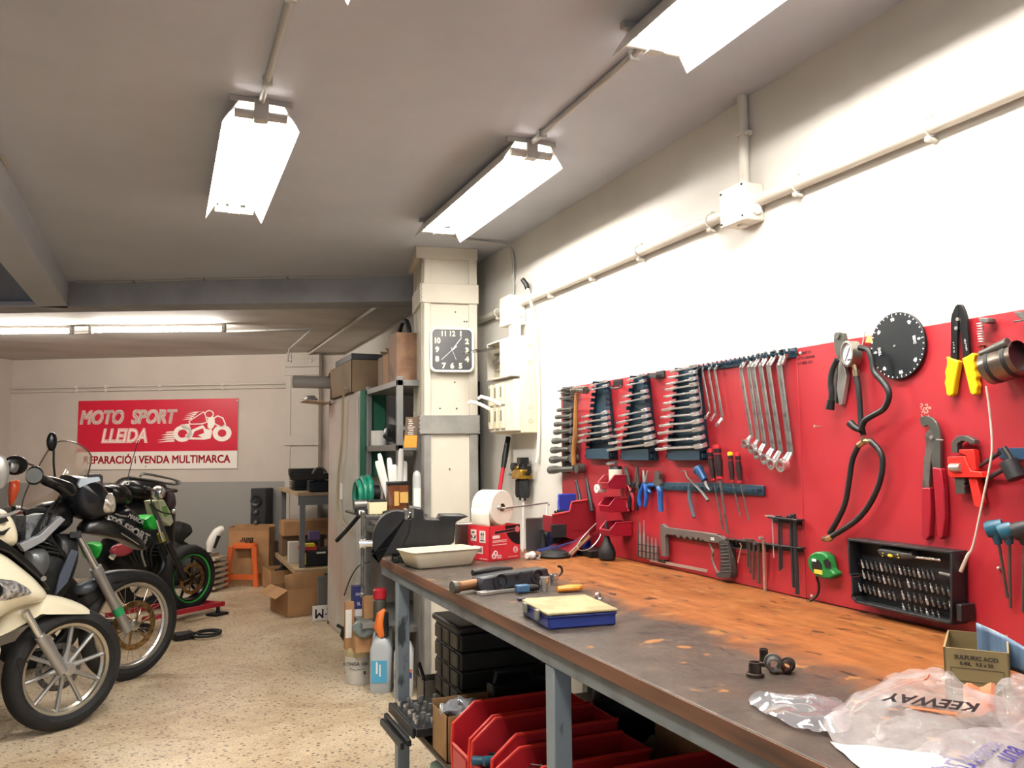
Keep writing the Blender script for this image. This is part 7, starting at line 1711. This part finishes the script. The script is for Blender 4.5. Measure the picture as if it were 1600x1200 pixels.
# cartons on the floor under the table
a, b, c = at(449, 965, z=0), at(505, 958, z=0), at(432, 935, z=0)
rz = math.atan2(b.y - a.y, b.x - a.x); w = (b - a).length
t = Thing('carton', 'large open brown carton on the floor under the table, nearest the aisle', 'carton', (a.x, a.y, 0), rz); hc = .22
t.part('box', obox(w, .42, hc), M_cb); t.part('side_flap', MB(TR((0, 0, hc), 0, 0, math.radians(-30))).box(-.12, 0, 0, .42, -.003, 0), M_cb)
t = Thing('small_carton', 'smaller brown carton lying tipped inside the large open one', 'carton', (a.x + .07, a.y + .10, .08), rz); t.part('box', MB(TR((0, 0, 0), 0, math.radians(-12))).box(0, .28, 0, .2, .08, .26), M_cb, bevel=.003)
p = at(424, 925, z=0)
t = Thing('carton', 'open brown carton full of black rags on the floor behind the largest one', 'carton', (p.x, p.y, 0), rz - .1); t.part('box', obox(.42, .40, .20), M_cb)
t2 = Thing('rags', 'heap of black rags and bags in the open carton under the table', 'rags', (p.x + .21, p.y + .2, .16), kind='stuff'); mb = MB().ball((0, 0, 0), (.17, .17, .06), 20, 12); mb.v = [q + crumple(q, .06, 9) for q in mb.v]; t2.solo(mb, M_rubber, smooth=40)
# number plate leaning by the cabinet
a = at(488, 971, z=0); b = at(510, 969, z=0); h = .17
t = Thing('letter_plate', 'white plate with black letters leaning against the cabinet foot', 'plate', (a.x, a.y, 0), math.atan2(b.y - a.y, b.x - a.x)); t.part('plate', MB().box(0, .17, 0, .006, 0.001, .12), M_white, bevel=.002); t.part('letters', MB().text('M', .10, TR((.055, -.0015, .06)) @ Matrix.Rotation(PI, 4, 'Y') @ RX90, extrude=.0006, offset=.002).box(.115, .16, -.0012, 0, .085, .093).box(.10, .16, -.0012, 0, .045, .053), M_blk)
t = Thing('filter_panel', 'grey ribbed panel leaning beside the cabinet foot', 'panel', (a.x + .06, a.y + .06, 0), 0); t.solo(MB(TR((0, 0, 0), .2, math.radians(-4))).box(0, .10, 0, .02, 0.003, .34), mat('grey_mesh', '6a6760', .6), bevel=.002)
# left of the stool: crate and parts
p = at(346, 925, z=0)
t = Thing('slatted_crate', 'pale slatted crate standing between the green rimmed wheel and the stool', 'crate', (p.x - .12, p.y, 0), BWA)
for k in range(6): t.part('slat', MB().box(-.06, .06, 0, .30, .03 + k * .055, .055 + k * .055), mat('pale_crate_wood', 'b9ac98', .7), bevel=.002)
t.part('corner_post', MB().box(-.065, -.045, -.005, .30, .0, .36), MATS['pale_crate_wood'])
t = Thing('headlight_cowl', 'white and black plastic cowl on the slatted crate', 'cowl', (p.x - .06, p.y + .12, .38), 0); mb = MB().tube(smoothpts([(-.05, 0, 0), (-.03, 0, .10), (.03, 0, .20), (.08, 0, .22)], 4), [.03, .035, .04, .05, .05, .05, .05, .05, .045, .04, .04, .035, .03], 12); t.part('shell', mb, M_white); t.part('black_inset', MB().tube([(-.01, -.04, .04), (.03, -.045, .16)], [.012, .02], 8), M_blk)
t = Thing('dark_luggage', 'dark heap of bags and cases behind the green rimmed bike', 'bags', (p.x - .45, p.y + .50, 0), BWA, kind='stuff'); mb = MB()
for x, y, z, r in ((0, 0, .25, .25), (.22, .02, .22, .2), (-.22, .05, .22, .22), (.05, .0, .55, .13)): mb.ball((x, y, z), (r, r * .8, r * 1.0), 14, 9)
mb.v = [q + crumple(q, .06, 7) for q in mb.v]; t.solo(mb, M_rubber, smooth=30)
# ------------------------------------------------------------------ motorcycles
M_tyre = mat('tyre_rubber', '0e0e0f', .75, bump=.3, bscale=60); M_alu = mat('brushed_aluminium', 'b9b6b0', .3, .95)
M_sil = mat('satin_silver_paint', 'a7a6a3', .35, .7); M_mblk = mat('bike_black', '0b0c0e', .28); M_sat = mat('satin_black', '141517', .45)
M_ivory = mat('pearl_ivory_paint', 'd9d2b8', .22, coat=.6); M_grn = mat('racing_green', '1fae3c', .4); M_disc = mat('worn_brake_disc', 'a98a5e', .35, .9, col2='6d5638', scale=30)
M_eng = mat('engine_grey', '26282a', .4, .7, col2='17191a', scale=12)
def wheel(t, c, r, tw, rr, kind, rim, spoke, ns, disc=None, sub='front'):
    """tyre, rim, hub, spokes and brake disc around the local axle point c"""
    x, y, z = c; h = tw / 2; tr = r - rr
    prof = [(rr - .004, -h * .62)]
    for i in range(11):
        a = -PI * .5 + PI * i / 10; prof.append((rr + tr * .25 + tr * .75 * max(0, math.cos(a)) ** .75, h * math.sin(a)))
    prof += [(rr - .004, h * .62), prof[0]]
    ty = t.part(sub + '_tyre', MB().lathe(prof, 56, c, 'y'), M_tyre)
    t.part(sub + '_rim', MB().lathe([(rr, -h * .62), (rr - .004, -h * .62), (rr - .018, -h * .5), (rr - .020, -h * .2), (rr - .03, 0), (rr - .020, h * .2), (rr - .018, h * .5), (rr - .004, h * .62), (rr, h * .62), (rr, -h * .62)], 56, c, 'y'), rim)
    t.part(sub + '_hub', MB().lathe([(.012, -.055), (.03, -.05), (.035, -.03), (.028, 0), (.035, .03), (.03, .05), (.012, .055)], 20, c, 'y'), spoke)
    for k in range(ns):
        a = 2 * PI * k / ns + .15; ca, sa = math.cos(a), math.sin(a); R = rr - .020
        if kind == 'wire':
            s_ = 1 if k % 2 else -1; b = a + s_ * .32
            t.part(sub + '_spoke', MB().cyl((x + .032 * math.cos(b), y + .03 * s_, z + .032 * math.sin(b)), (x + R * ca, y + .004 * s_, z + R * sa), .0018, n=5), spoke)
        else:
            P = [(x + .02 * ca, y, z + .02 * sa), (x + R * .45 * ca, y, z + R * .45 * sa), (x + R * ca, y, z + R * sa)]
            t.part(sub + '_spoke', MB().tube(P, [(.016, .020), (.011, .010), (.013, .011)], 8, flat=(0, 1, 0)), spoke)
    if disc:
        R, yd, m = disc
        ring = MB().lathe([(R * .76, yd - .002), (R, yd - .002), (R, yd + .002), (R * .76, yd + .002), (R * .76, yd - .002)], 44, c, 'y'); q = t.part(sub + '_brake_disc', ring, m)
        mb = MB()
        for k in range(30):
            a = 2 * PI * k / 30; rr_ = R * (.83 if k % 2 else .93); mb.cyl((x + rr_ * math.cos(a), yd - .0026 + y, z + rr_ * math.sin(a)), (x + rr_ * math.cos(a), yd + .0026 + y, z + rr_ * math.sin(a)), .0035, n=6)
        t.part('drilled_hole', mb, M_blk, parent=q, kind='stuff')
        for k in range(6):
            a = 2 * PI * k / 6; t.part('disc_arm', MB().bar((x + .03 * math.cos(a), y + yd, z + .03 * math.sin(a)), (x + R * .8 * math.cos(a + .25), y + yd, z + R * .8 * math.sin(a + .25)), .004, .012), m, parent=q)
def mirror(t, c, rx, rz_, stem, m=None):
    k = t.part('mirror', MB().ball(c, (.018, rx, rz_) if False else (rx, .02, rz_), 18, 10), m or M_mblk); t.part('mirror_stem', MB().tube(smoothpts(stem, 4), .006, 8), M_mblk)
    return k
# --- ivory scooter in front
c0 = at(97, 1139, z=0)
t = Thing('scooter', 'ivory scooter with black nose strip, its front wheel nearest the viewer', 'scooter', c0, math.radians(36))
wheel(t, (0, 0, .292), .292, .10, .222, 'cast', mat('champagne_rim', 'b5af9f', .3, .85), M_sil, 10, (.115, .045, M_dsteel))
t.part('fender', t.pil(MB(), [(151, 959), (135, 946), (105, 934), (70, 929), (35, 935), (8, 955), (-6, 985), (-12, 1000), (0, 992), (25, 972), (60, 958), (100, 950)], .075), M_ivory)
t.part('nose', t.pil(MB(), [(-150, 820), (-60, 838), (0, 858), (35, 882), (62, 905), (80, 928), (72, 941), (40, 949), (5, 965), (-60, 1010), (-150, 1040)], .19), M_ivory)
t.part('nose_strip', MB().prism(t.vp([(-60, 822), (0, 842), (25, 858), (50, 880), (76, 908), (78, 922), (66, 908), (40, 884), (15, 864), (-60, 836)], -.12), -.125, .05), M_mblk, bevel=.006)
t.part('badge', MB().cyl(t.v(68, 904, -.128), t.v(68, 904, -.128) + V(0, -.003, 0), .014, n=6).cyl(t.v(68, 904, -.130) + V(0, -.002, 0), t.v(68, 904, -.130) + V(0, -.003, 0), .008, n=16), M_chrome)
hl = t.part('headlight', t.pil(MB(), [(-30, 896), (0, 902), (28, 908), (53, 926), (30, 934), (0, 942), (-30, 945)], .05, -.15), mat('headlight_glass', 'c9c9cc', .08, .6, col2='6d6a66', scale=45, lo=.4, hi=.6))
t.part('black_bulb_eye', t.pil(MB(), [(-20, 905), (-4, 908), (6, 920), (0, 936), (-20, 940)], .03, -.19), M_mblk, parent=hl)
for y in (-.085, .085):
    t.part('fork_leg', MB().cyl(t.v(98, 1050, y), t.v(62, 994, y), .024, n=18), M_sil); t.part('fork_tube', MB().cyl(t.v(62, 994, y), t.v(40, 955, y), .017, n=14), M_chrome)
t.part('handlebar_cover', t.pil(MB(), [(-150, 770), (-60, 776), (0, 792), (16, 800), (28, 818), (33, 845), (20, 857), (-30, 864), (-150, 850)], .14), M_ivory)
t.part('cover_slot', MB().prism(t.vp([(-20, 828), (2, 830), (14, 824), (4, 836), (-20, 838)], -.13), -.145, -.135), M_blk); t.part('cover_vent', MB().prism(t.vp([(-20, 800), (4, 804), (10, 814), (-20, 822)], -.12), -.142, -.10), M_blk)
t.part('brake_lever', t.vt(MB(), [(-30, 808, -.2), (5, 806, -.22), (27, 799, -.24)], .008), M_sil); t.part('grip', t.vt(MB(), [(-60, 800, -.16), (-40, 802, -.30)], .017), M_rubber)
mirror(t, t.v(-2, 738, -.25), .045, .075, [t.v(-6, 765, -.25), t.v(-4, 785, -.22), t.v(-10, 800, -.2)], M_sil)
t.part('leg_shield', t.pil(MB(), [(-190, 980), (-60, 975), (4, 1000), (2, 1040), (-14, 1075), (-80, 1090), (-200, 1090)], .18), M_ivory)
t.part('body_side', t.pil(MB(), [(-1.95, .42), (-1.80, .72), (-1.45, .80), (-1.0, .72), (-.80, .48), (-.55, .26), (-.75, .20), (-1.2, .26), (-1.6, .38)], .17, seen=False), M_ivory); t.part('seat', t.pil(MB(), [(-1.85, .76), (-1.5, .86), (-1.0, .80), (-.88, .72), (-1.4, .74)], .15, seen=False), M_rubber)
wheel(t, (-1.42, 0, .285), .285, .12, .20, 'cast', M_sil, M_sil, 8, None, 'rear')
t.part('horn_cable', t.vt(MB(), [(45, 1035, -.06), (28, 1030, -.08), (33, 1055, -.08)], .004), M_blk)
# --- black trail bike
c0 = at(208, 1060, z=0); 
t = Thing('motorcycle', 'black trail motorcycle with wire spoke wheel and clear headlight mask', 'motorcycle', c0, math.radians(38))
ax = t.v(203, 976, 0); R = ax.z
wheel(t, (ax.x, 0, R), R, .085, R * .79, 'wire', M_alu, M_alu, 28, (.145, -.04, M_disc))
t.part('caliper', t.pil(MB(), [(128, 962), (142, 958), (150, 972), (142, 985), (130, 982)], .03, -.05), M_dred if False else mat('caliper_red', 'a3202a', .4))
t.part('inner_fender', t.pil(MB(), [(126, 935), (145, 905), (175, 892), (215, 890), (234, 896), (205, 898), (175, 906), (150, 925), (135, 950)], .055), M_sat)
for y in (-.105, .105):
    a, b, c = t.v(200, 985, y), t.v(155, 898, y), t.v(120, 832, y)
    t.part('fork_leg', MB().tube([a, b], [.028, .028], 18), M_sil); t.part('fork_seal', MB().tube([b, b + (c - b).normalized() * .05], .034, 18), M_sil); t.part('fork_tube', MB().cyl(b, c, .021, n=16), M_chrome)
    if y < 0: t.part('green_tape', MB().cyl(a + (b - a) * .30, a + (b - a) * .42, .0295, n=18), mat('green_tape', '1c8a54', .5))
t.part('triple_clamp', MB().bar(t.v(118, 836, -.13), t.v(118, 836, .13), .06, .035), M_blk2, bevel=.004)
t.part('beak', t.pil(MB(), [(232, 858), (222, 842), (195, 822), (168, 808), (140, 812), (130, 830), (160, 838), (195, 846), (222, 860)], .075, e=3), M_mblk)
t.part('beak_stripe', t.vt(MB(), [(189, 833, -.076), (208, 845, -.07), (224, 856, -.05)], .004), M_sil)
hm = t.part('headlight_mask', t.pil(MB(), [(112, 742), (135, 744), (155, 750), (170, 768), (181, 786), (180, 802), (160, 812), (138, 812), (118, 800), (112, 775)], .13), mat('mask_black', '141519', .28))
t.part('lens', t.pil(MB(), [(153, 776), (176, 770), (182, 790), (178, 802), (166, 803), (158, 796)], .06, -.075), mat('clear_lens', 'd6cdc2', .1, .5, col2='8f857a', scale=40), parent=hm)
t.part('sticker', MB().prism(t.vp([(118, 757), (122, 748), (150, 745), (153, 751), (136, 755), (120, 762)], -.09), -.115, -.10), mat('pale_blue_sticker', 'b9c6d2', .3), parent=hm)
t.part('handlebar', t.vt(MB(), [(100, 752, .35), (96, 760, .15), (98, 765, -.05), (88, 757, -.25), (70, 748, -.38)], .012), M_mblk); t.part('hand_guard', t.pil(MB(), [(66, 742), (90, 746), (116, 756), (122, 770), (112, 778), (90, 765), (70, 756)], .045, -.22), M_mblk)
t.part('grip', MB().cyl(t.v(78, 752, -.30), t.v(62, 744, -.42), .017, n=12), M_rubber)
mirror(t, t.v(54, 743, -.40), .046, .048, [t.v(62, 748, -.36), t.v(70, 752, -.32), t.v(80, 754, -.30)]); t.part('mirror_glass', MB().cyl(t.v(53, 743, -.424), t.v(53, 743, -.421), .037, n=20), M_gun)
mirror(t, t.v(81, 690, .12), .030, .055, [t.v(84, 702, .12), t.v(84, 725, .12), t.v(86, 745, .12)])
t.part('tank', t.pil(MB(), [(60, 800), (85, 784), (112, 788), (118, 815), (95, 835), (60, 850), (20, 862), (10, 840)], .12, .05), M_mblk)
t.part('radiator', MB().prism(t.vp([(38, 806), (70, 802), (78, 838), (48, 856), (36, 850)], -.10), -.12, .02), mat('radiator_silver', '8e949a', .35, .7, col2='666b70', scale=40), bevel=.004)
t.part('radiator_hose', t.vt(MB(), [(38, 802, -.12), (58, 797, -.12), (80, 800, -.12)], .014), M_rubber)
t.part('frame_spar', MB().prism(t.vp([(28, 850), (60, 836), (92, 806), (100, 812), (66, 846), (36, 862)], -.15), -.165, -.13), mat('pale_frame', 'a5a7ac', .4, .4), bevel=.003)
for k, (P_, m_, hw, y) in enumerate((([(30, 860), (70, 845), (110, 850), (118, 900), (80, 960), (30, 975)], M_eng, .15, 0), ([(45, 862), (72, 858), (80, 880), (64, 905), (46, 895)], mat('grey_casting', '6b6f70', .4, .6), .05, -.15), ([(90, 835), (120, 838), (122, 880), (100, 930), (85, 900)], M_sat, .08, -.05))): t.part('engine', t.pil(MB(), P_, hw, y), m_)
for k in range(9): t.part('cable', t.vt(MB(), [(100 - k * 3, 770 + k * 3, -.06 - k * .01), (88 - k * 5, 790 + k * 8, -.12), (70 + k * 4, 830 + k * 5, -.14), (60 + k * 5, 850 + k * 9, -.08)], .004 + (k % 3) * .002), M_blk)
t.part('side_cover', MB().prism(t.vp([(112, 858), (122, 862), (105, 910), (86, 930), (92, 900)], -.15), -.155, -.14), mat('blue_grey_cover', '4a5260', .35), bevel=.002)
t.part('mud_flap', t.pil(MB(), [(126, 915), (150, 903), (152, 918), (135, 930), (122, 926)], .05, -.03), mat('slate_flap', '3a4048', .4))
t.part('seat', t.pil(MB(), [(-1.9, .86), (-1.3, .84), (-.75, .88), (-.7, .94), (-1.2, .92), (-1.9, .95)], .13, seen=False), M_rubber); wheel(t, (-1.42, 0, .32), .32, .12, .225, 'wire', M_alu, M_alu, 20, None, 'rear')
t.part('swing_arm', MB().bar((-1.42, -.07, .32), (-.7, -.07, .42), .03, .06).bar((-1.42, .07, .32), (-.7, .07, .42), .03, .06), M_alu)
# --- green rimmed street bike on a stand
c0 = at(293, 953, z=.05); c0.z = .04
t = Thing('motorcycle', 'black street motorcycle with green rimmed front wheel and green details', 'motorcycle', c0, math.radians(42))
ax = t.v(292, 903, 0); R = ax.z
wheel(t, (ax.x, 0, R), R, .15, R * .70, 'cast', M_mblk, M_mblk, 6, (.13, -.06, M_disc)); t.part('rim_stripe', MB().lathe([(R * .69, -.058), (R * .72, -.062), (R * .72, -.05), (R * .69, -.05), (R * .69, -.058)], 44, (ax.x, 0, R), 'y'), M_grn)
for y in (-.10, .10):
    a, b, c = t.v(288, 905, y), t.v(262, 848, y), t.v(236, 785, y); t.part('fork_leg', MB().cyl(a, b, .027, n=14), M_sat); t.part('fork_tube', MB().cyl(b, c, .020, n=14), M_gun if y < 0 else M_sat)
t.part('fork_sticker', MB().cyl(t.v(254, 846, -.102), t.v(250, 833, -.102), .024, n=10), mat('yellow_sticker', 'b5ad3a', .4))
t.part('number_plate', MB().prism(t.vp([(247, 783), (256, 781), (266, 800), (271, 815), (266, 822), (254, 814)], -.02), -.022, .14), mat('plate_pale_green', 'b9bfa2', .4), bevel=.003); t.part('plate_print', MB().prism(t.vp([(252, 792), (260, 790), (264, 805), (256, 808)], -.02), -.024, -.0225), mat('print_green', '6f9a4a', .5))
t.part('headlight', MB().ball(t.v(247, 770, -.02), (.05, .06, .06), 18, 12), M_chrome); t.part('handlebar', t.vt(MB(), [(228, 762, -.32), (240, 766, -.1), (250, 768, .1), (272, 765, .32)], .011), M_mblk); t.part('lever', t.vt(MB(), [(225, 760, -.3), (234, 762, -.2)], .006), M_sil); t.part('grip', MB().cyl(t.v(262, 765, .25), t.v(275, 767, .38), .016, n=12), M_rubber)
t.part('indicator', MB().ball(t.v(272, 799, .1), (.022, .022, .022), 12, 8), M_chrome); t.part('brake_cable', t.vt(MB(), [(236, 770, -.12), (238, 790, -.14), (252, 800, -.14), (266, 803, -.1)], .006), M_blk)
t.part('fork_number_tube', t.vt(MB(), [(244, 812, -.14), (254, 845, -.14)], .01), M_chrome)
tk = t.part('tank', t.pil(MB(), [(175, 803), (190, 791), (205, 793), (222, 812), (224, 830), (212, 845), (180, 838), (170, 822)], .15), mat('tank_black', '15181e', .25)); 
p = t.v(196, 822, -.14); q_ = t.v(210, 829, -.14); an = math.atan2(q_.z - p.z, q_.x - p.x)
t.part('tank_lettering', MB().text('MOTO SPORT', .085, Matrix.Translation(t.v(191, 822, -.165)) @ Matrix.Rotation(-an, 4, 'Y') @ RX90, shear=.1, extrude=.001, offset=.003), M_ink, parent=tk); t.part('tank_lettering', MB().text('MARCA', .045, Matrix.Translation(t.v(212, 811, -.165)) @ Matrix.Rotation(-an, 4, 'Y') @ RX90, shear=.3, extrude=.001, offset=.001), M_ink, parent=tk)
t.part('tank_stripe', t.vt(MB(), [(180, 803, -.15), (190, 806, -.16), (198, 807, -.16)], .006), M_sil, parent=tk); t.part('fuel_cap', MB().ball(t.v(198, 799, -.10), (.03, .02, .02), 12, 8), M_sil, parent=tk)
t.part('radiator_shroud', t.pil(MB(), [(223, 811), (236, 804), (243, 822), (240, 828), (230, 826)], .09, -.10, e=4), M_grn); t.part('side_panel', t.pil(MB(), [(145, 850), (158, 847), (156, 862), (148, 875), (143, 862)], .10, -.10), M_grn)
t.part('seat', t.pil(MB(), [(167, 760), (178, 755), (195, 758), (206, 770), (206, 786), (190, 791), (172, 786)], .12), M_mblk)
t.part('engine', t.pil(MB(), [(180, 842), (225, 838), (248, 845), (252, 885), (235, 905), (190, 905), (165, 880)], .17), M_eng)
for k in range(5): t.part('cooling_fin', MB().bar(t.v(226, 842 + k * 6, -.18), t.v(246, 844 + k * 6, -.18), .02, .008), M_sat)
t.part('red_cover', MB().ball(t.v(190, 859, -.22), (.10, .04, .05), 18, 10), mat('dark_red_cover2', '98303c', .3)); t.part('chrome_clamp', MB().cyl(t.v(174, 872, -.22), t.v(181, 863, -.22), .022, n=14), M_chrome)
t.part('exhaust', t.vt(MB(), [(245, 850, -.15), (255, 880, -.17), (240, 905, -.18), (200, 910, -.2), (150, 905, -.22)], .028), M_eng)
for k in range(6): t.part('hose', t.vt(MB(), [(205 + k * 8, 842, -.19), (200 + k * 7, 862, -.2), (212 + k * 5, 885, -.2)], .006 + k % 2 * .004), M_sil if k == 3 else M_blk)
wheel(t, (-1.40, 0, .30), .30, .16, .21, 'cast', M_mblk, M_mblk, 6, None, 'rear'); t.part('swing_arm', MB().bar((-1.4, -.08, .30), (-.75, -.08, .38), .03, .05), M_sat)
c1 = t.M @ V(.0, -.10, 0)
t = Thing('paddock_stand', 'red paddock stand with black feet under the green rimmed wheel', 'stand', (c1.x, c1.y, 0), math.radians(42))
M_st = mat('stand_red', 'a81f33', .4)
for y in (-.10, .30): t.part('rail', MB().bar((-.62, y, .10), (.20, y, .085), .035, .035), M_st)
t.part('cross_tube', MB().cyl((.17, -.12, .085), (.17, .32, .085), .02, n=12), M_st); t.part('upright', MB().cyl((.14, -.10, .085), (.14, -.10, .012), .016, n=10), M_sat); t.part('rear_foot', MB().cyl((-.6, -.12, .035), (-.6, .32, .035), .034, n=14), M_sat)
t.part('foot_plate', MB().box(.06, .20, -.16, -.04, 0, .02), M_sat, bevel=.003)
p = at(322, 993, z=.012)
t = Thing('rubber_strap', 'black strap coiled on the floor by the paddock stand', 'strap', p); t.solo(MB().torus((0, 0, .012), .10, .010, 'z', 30, 6).torus((.02, .01, .022), .085, .009, 'z', 30, 6), M_rubber)
p = at(293, 996, z=.01)
t = Thing('black_block', 'black rubber foot block beside the coiled strap', 'block', (p.x - .03, p.y, 0), .3); t.solo(MB().box(-.07, .07, -.05, .05, 0, .05), M_rubber, bevel=.008)
# --- touring bike with tall screen
c0 = V(-.72, 6.15, 0)
t = Thing('motorcycle', 'touring motorcycle with tall tinted windscreen behind the trail bike', 'motorcycle', c0, math.radians(36))
O = t.vp([(33, 797), (38, 775), (52, 745), (70, 712), (84, 694), (100, 689), (122, 694), (142, 711), (138, 740), (132, 765), (122, 790), (100, 803), (60, 806)], -.1)
cx = sum(p[0] for p in O) / len(O); cz = sum(p[1] for p in O) / len(O); mb = MB(); secs = []
for k in range(7):
    f = 1 - k / 6.5; secs.append([(cx + (a - cx) * f, -.1 - .13 * (1 - f * f), cz + (b - cz) * f) for a, b in [(p.x, p.z) for p in smoothpts([(a, 0, b) for a, b in O + [O[0]]], 3)[:-1]]])
mb.loft(secs, cap=False); t.part('windscreen', mb, mat('bronze_screen', 'c4ac97', .06, alpha=.62, coat=.8), smooth=70)
t.part('screen_edge', MB().tube([V(a, -.1, b) for a, b, in [(p.x, p.z) for p in smoothpts([(a, 0, b) for a, b in O + [O[0]]], 3)]], .005, 6), mat('screen_edge_dark', '5c4c40', .3))
t.part('fairing', t.pil(MB(), [(22, 800), (40, 790), (75, 806), (95, 815), (80, 850), (50, 872), (24, 868), (16, 830)], .22), mat('grey_brown_fairing', '504841', .35)); t.part('gold_lettering', MB().text('ENDURO', .05, Matrix.Translation(t.v(54, 812, -.24)) @ RX90, extrude=.001, offset=.001), mat('gold_print', 'c2a55c', .4))
t.part('fairing_line', t.vt(MB(), [(34, 803, -.22), (52, 806, -.24), (70, 810, -.23)], .01), M_sil)
t.part('indicator', t.pil(MB(), [(18, 752), (30, 750), (32, 762), (24, 782), (18, 792), (16, 775)], .03, -.28), mat('orange_lens', 'd9542a', .2)); t.part('indicator_stalk', t.vt(MB(), [(21, 790, -.28), (22, 812, -.25)], .012), M_mblk)
mirror(t, t.v(24, 727, -.34), .075, .058, [t.v(30, 722, -.32), t.v(42, 724, -.25), t.v(54, 728, -.12)]); t.part('mirror_glass', t.pil(MB(), [(17, 722), (30, 726), (26, 738), (16, 736)], .012, -.36), M_sil)
t.part('instrument_hump', t.pil(MB(), [(96, 752), (108, 748), (118, 765), (114, 790), (98, 790)], .10, .05), M_sat)
t.part('tank', t.pil(MB(), [(-.9, .75), (-.75, 1.0), (-.4, 1.02), (-.25, .85), (-.45, .7)], .16, seen=False), M_sat); t.part('seat', t.pil(MB(), [(-1.7, .80), (-1.2, .78), (-.8, .80), (-.85, .9), (-1.3, .88), (-1.7, .95)], .15, seen=False), M_rubber); t.part('engine', t.pil(MB(), [(-.9, .35), (-.3, .30), (-.2, .6), (-.4, .75), (-.9, .7)], .17, seen=False), M_eng)
t.part('top_case', MB().box(.30, .50, .1, .35, .96, 1.10) if False else MB().prism(t.vp([(135, 741), (158, 740), (162, 744), (162, 768), (136, 770)], .3), .3, .5), mat('grey_case', '57585c', .45), bevel=.008)
wheel(t, (0, 0, .31), .31, .11, .22, 'cast', M_mblk, M_mblk, 6, (.13, -.05, M_gun)); wheel(t, (-1.45, 0, .31), .31, .15, .21, 'cast', M_mblk, M_mblk, 6, None, 'rear')
for y in (-.1, .1): t.part('fork_leg', MB().cyl((0, y, .31), (-.27, y, .85), .024, n=12), M_sat)
t.part('red_tail_part', t.pil(MB(), [(26, 800), (36, 798), (36, 815), (26, 818)], .04, -.25), mat('brown_red_part', '7c3a2e', .4))
# --- far scooter with wire rack and aerial
c0 = V(-.12, 8.0, 0)
t = Thing('scooter', 'dark scooter with wire luggage rack and thin aerial by the far wall', 'scooter', c0, math.radians(25))
t.part('top_body', t.pil(MB(), [(186, 757), (200, 746), (225, 747), (262, 756), (262, 775), (235, 785), (205, 782), (190, 775)], .16), M_mblk); t.part('body', t.pil(MB(), [(190, 780), (270, 780), (276, 830), (268, 890), (215, 905), (180, 880)], .18, .05), M_sat)
t.part('rack', t.vt(MB(), [(202, 745, -.1), (240, 751, -.12), (270, 757, -.1), (281, 755, .05), (274, 750, .15), (228, 740, .15), (219, 744, .1)], .009), M_gun); t.part('rack_rail', t.vt(MB(), [(219, 745, -.05), (226, 741, -.05), (255, 746, -.05), (272, 750, -.05), (278, 756, -.05)], .007), M_gun)
t.part('aerial', t.vt(MB(), [(198, 753, -.15), (206, 722, -.15), (216, 688, -.15)], .0035, sm=False), M_blk); t.part('white_ring', MB(Matrix.Translation(t.v(199, 755, -.19))).torus((0, 0, 0), .013, .005, 'y', 16, 6), M_white)
t.part('tail_light', t.pil(MB(), [(258, 765), (272, 768), (275, 792), (262, 795)], .08, -.05), mat('dark_lens', '4a3e44', .2)); wheel(t, (0.0, 0, .26), .26, .11, .18, 'cast', M_sat, M_sat, 5)
import numpy as np,sys
F=1294.;CZ=1.33
def d(u,v): return np.array([(u-800)/F,-(v-600)/F,-1.])
n=lambda a:a/np.linalg.norm(a)
yc=n(d(257,713));zc=n(np.cross(d(1257,703.5),yc));xc=n(np.cross(yc,zc))
R=np.array([xc,yc,zc])
def at(u,v,x=None,y=None,z=None):
    r=R@d(u,v); t=x/r[0] if x is not None else (y/r[1] if y is not None else (z-CZ)/r[2])
    return (np.array([0,0,CZ])+r*t).round(3)
def pr(p):
    c=R.T@(np.array(p,float)-[0,0,CZ]); return round(800+F*c[0]/-c[2],1),round(600-F*c[1]/-c[2],1)
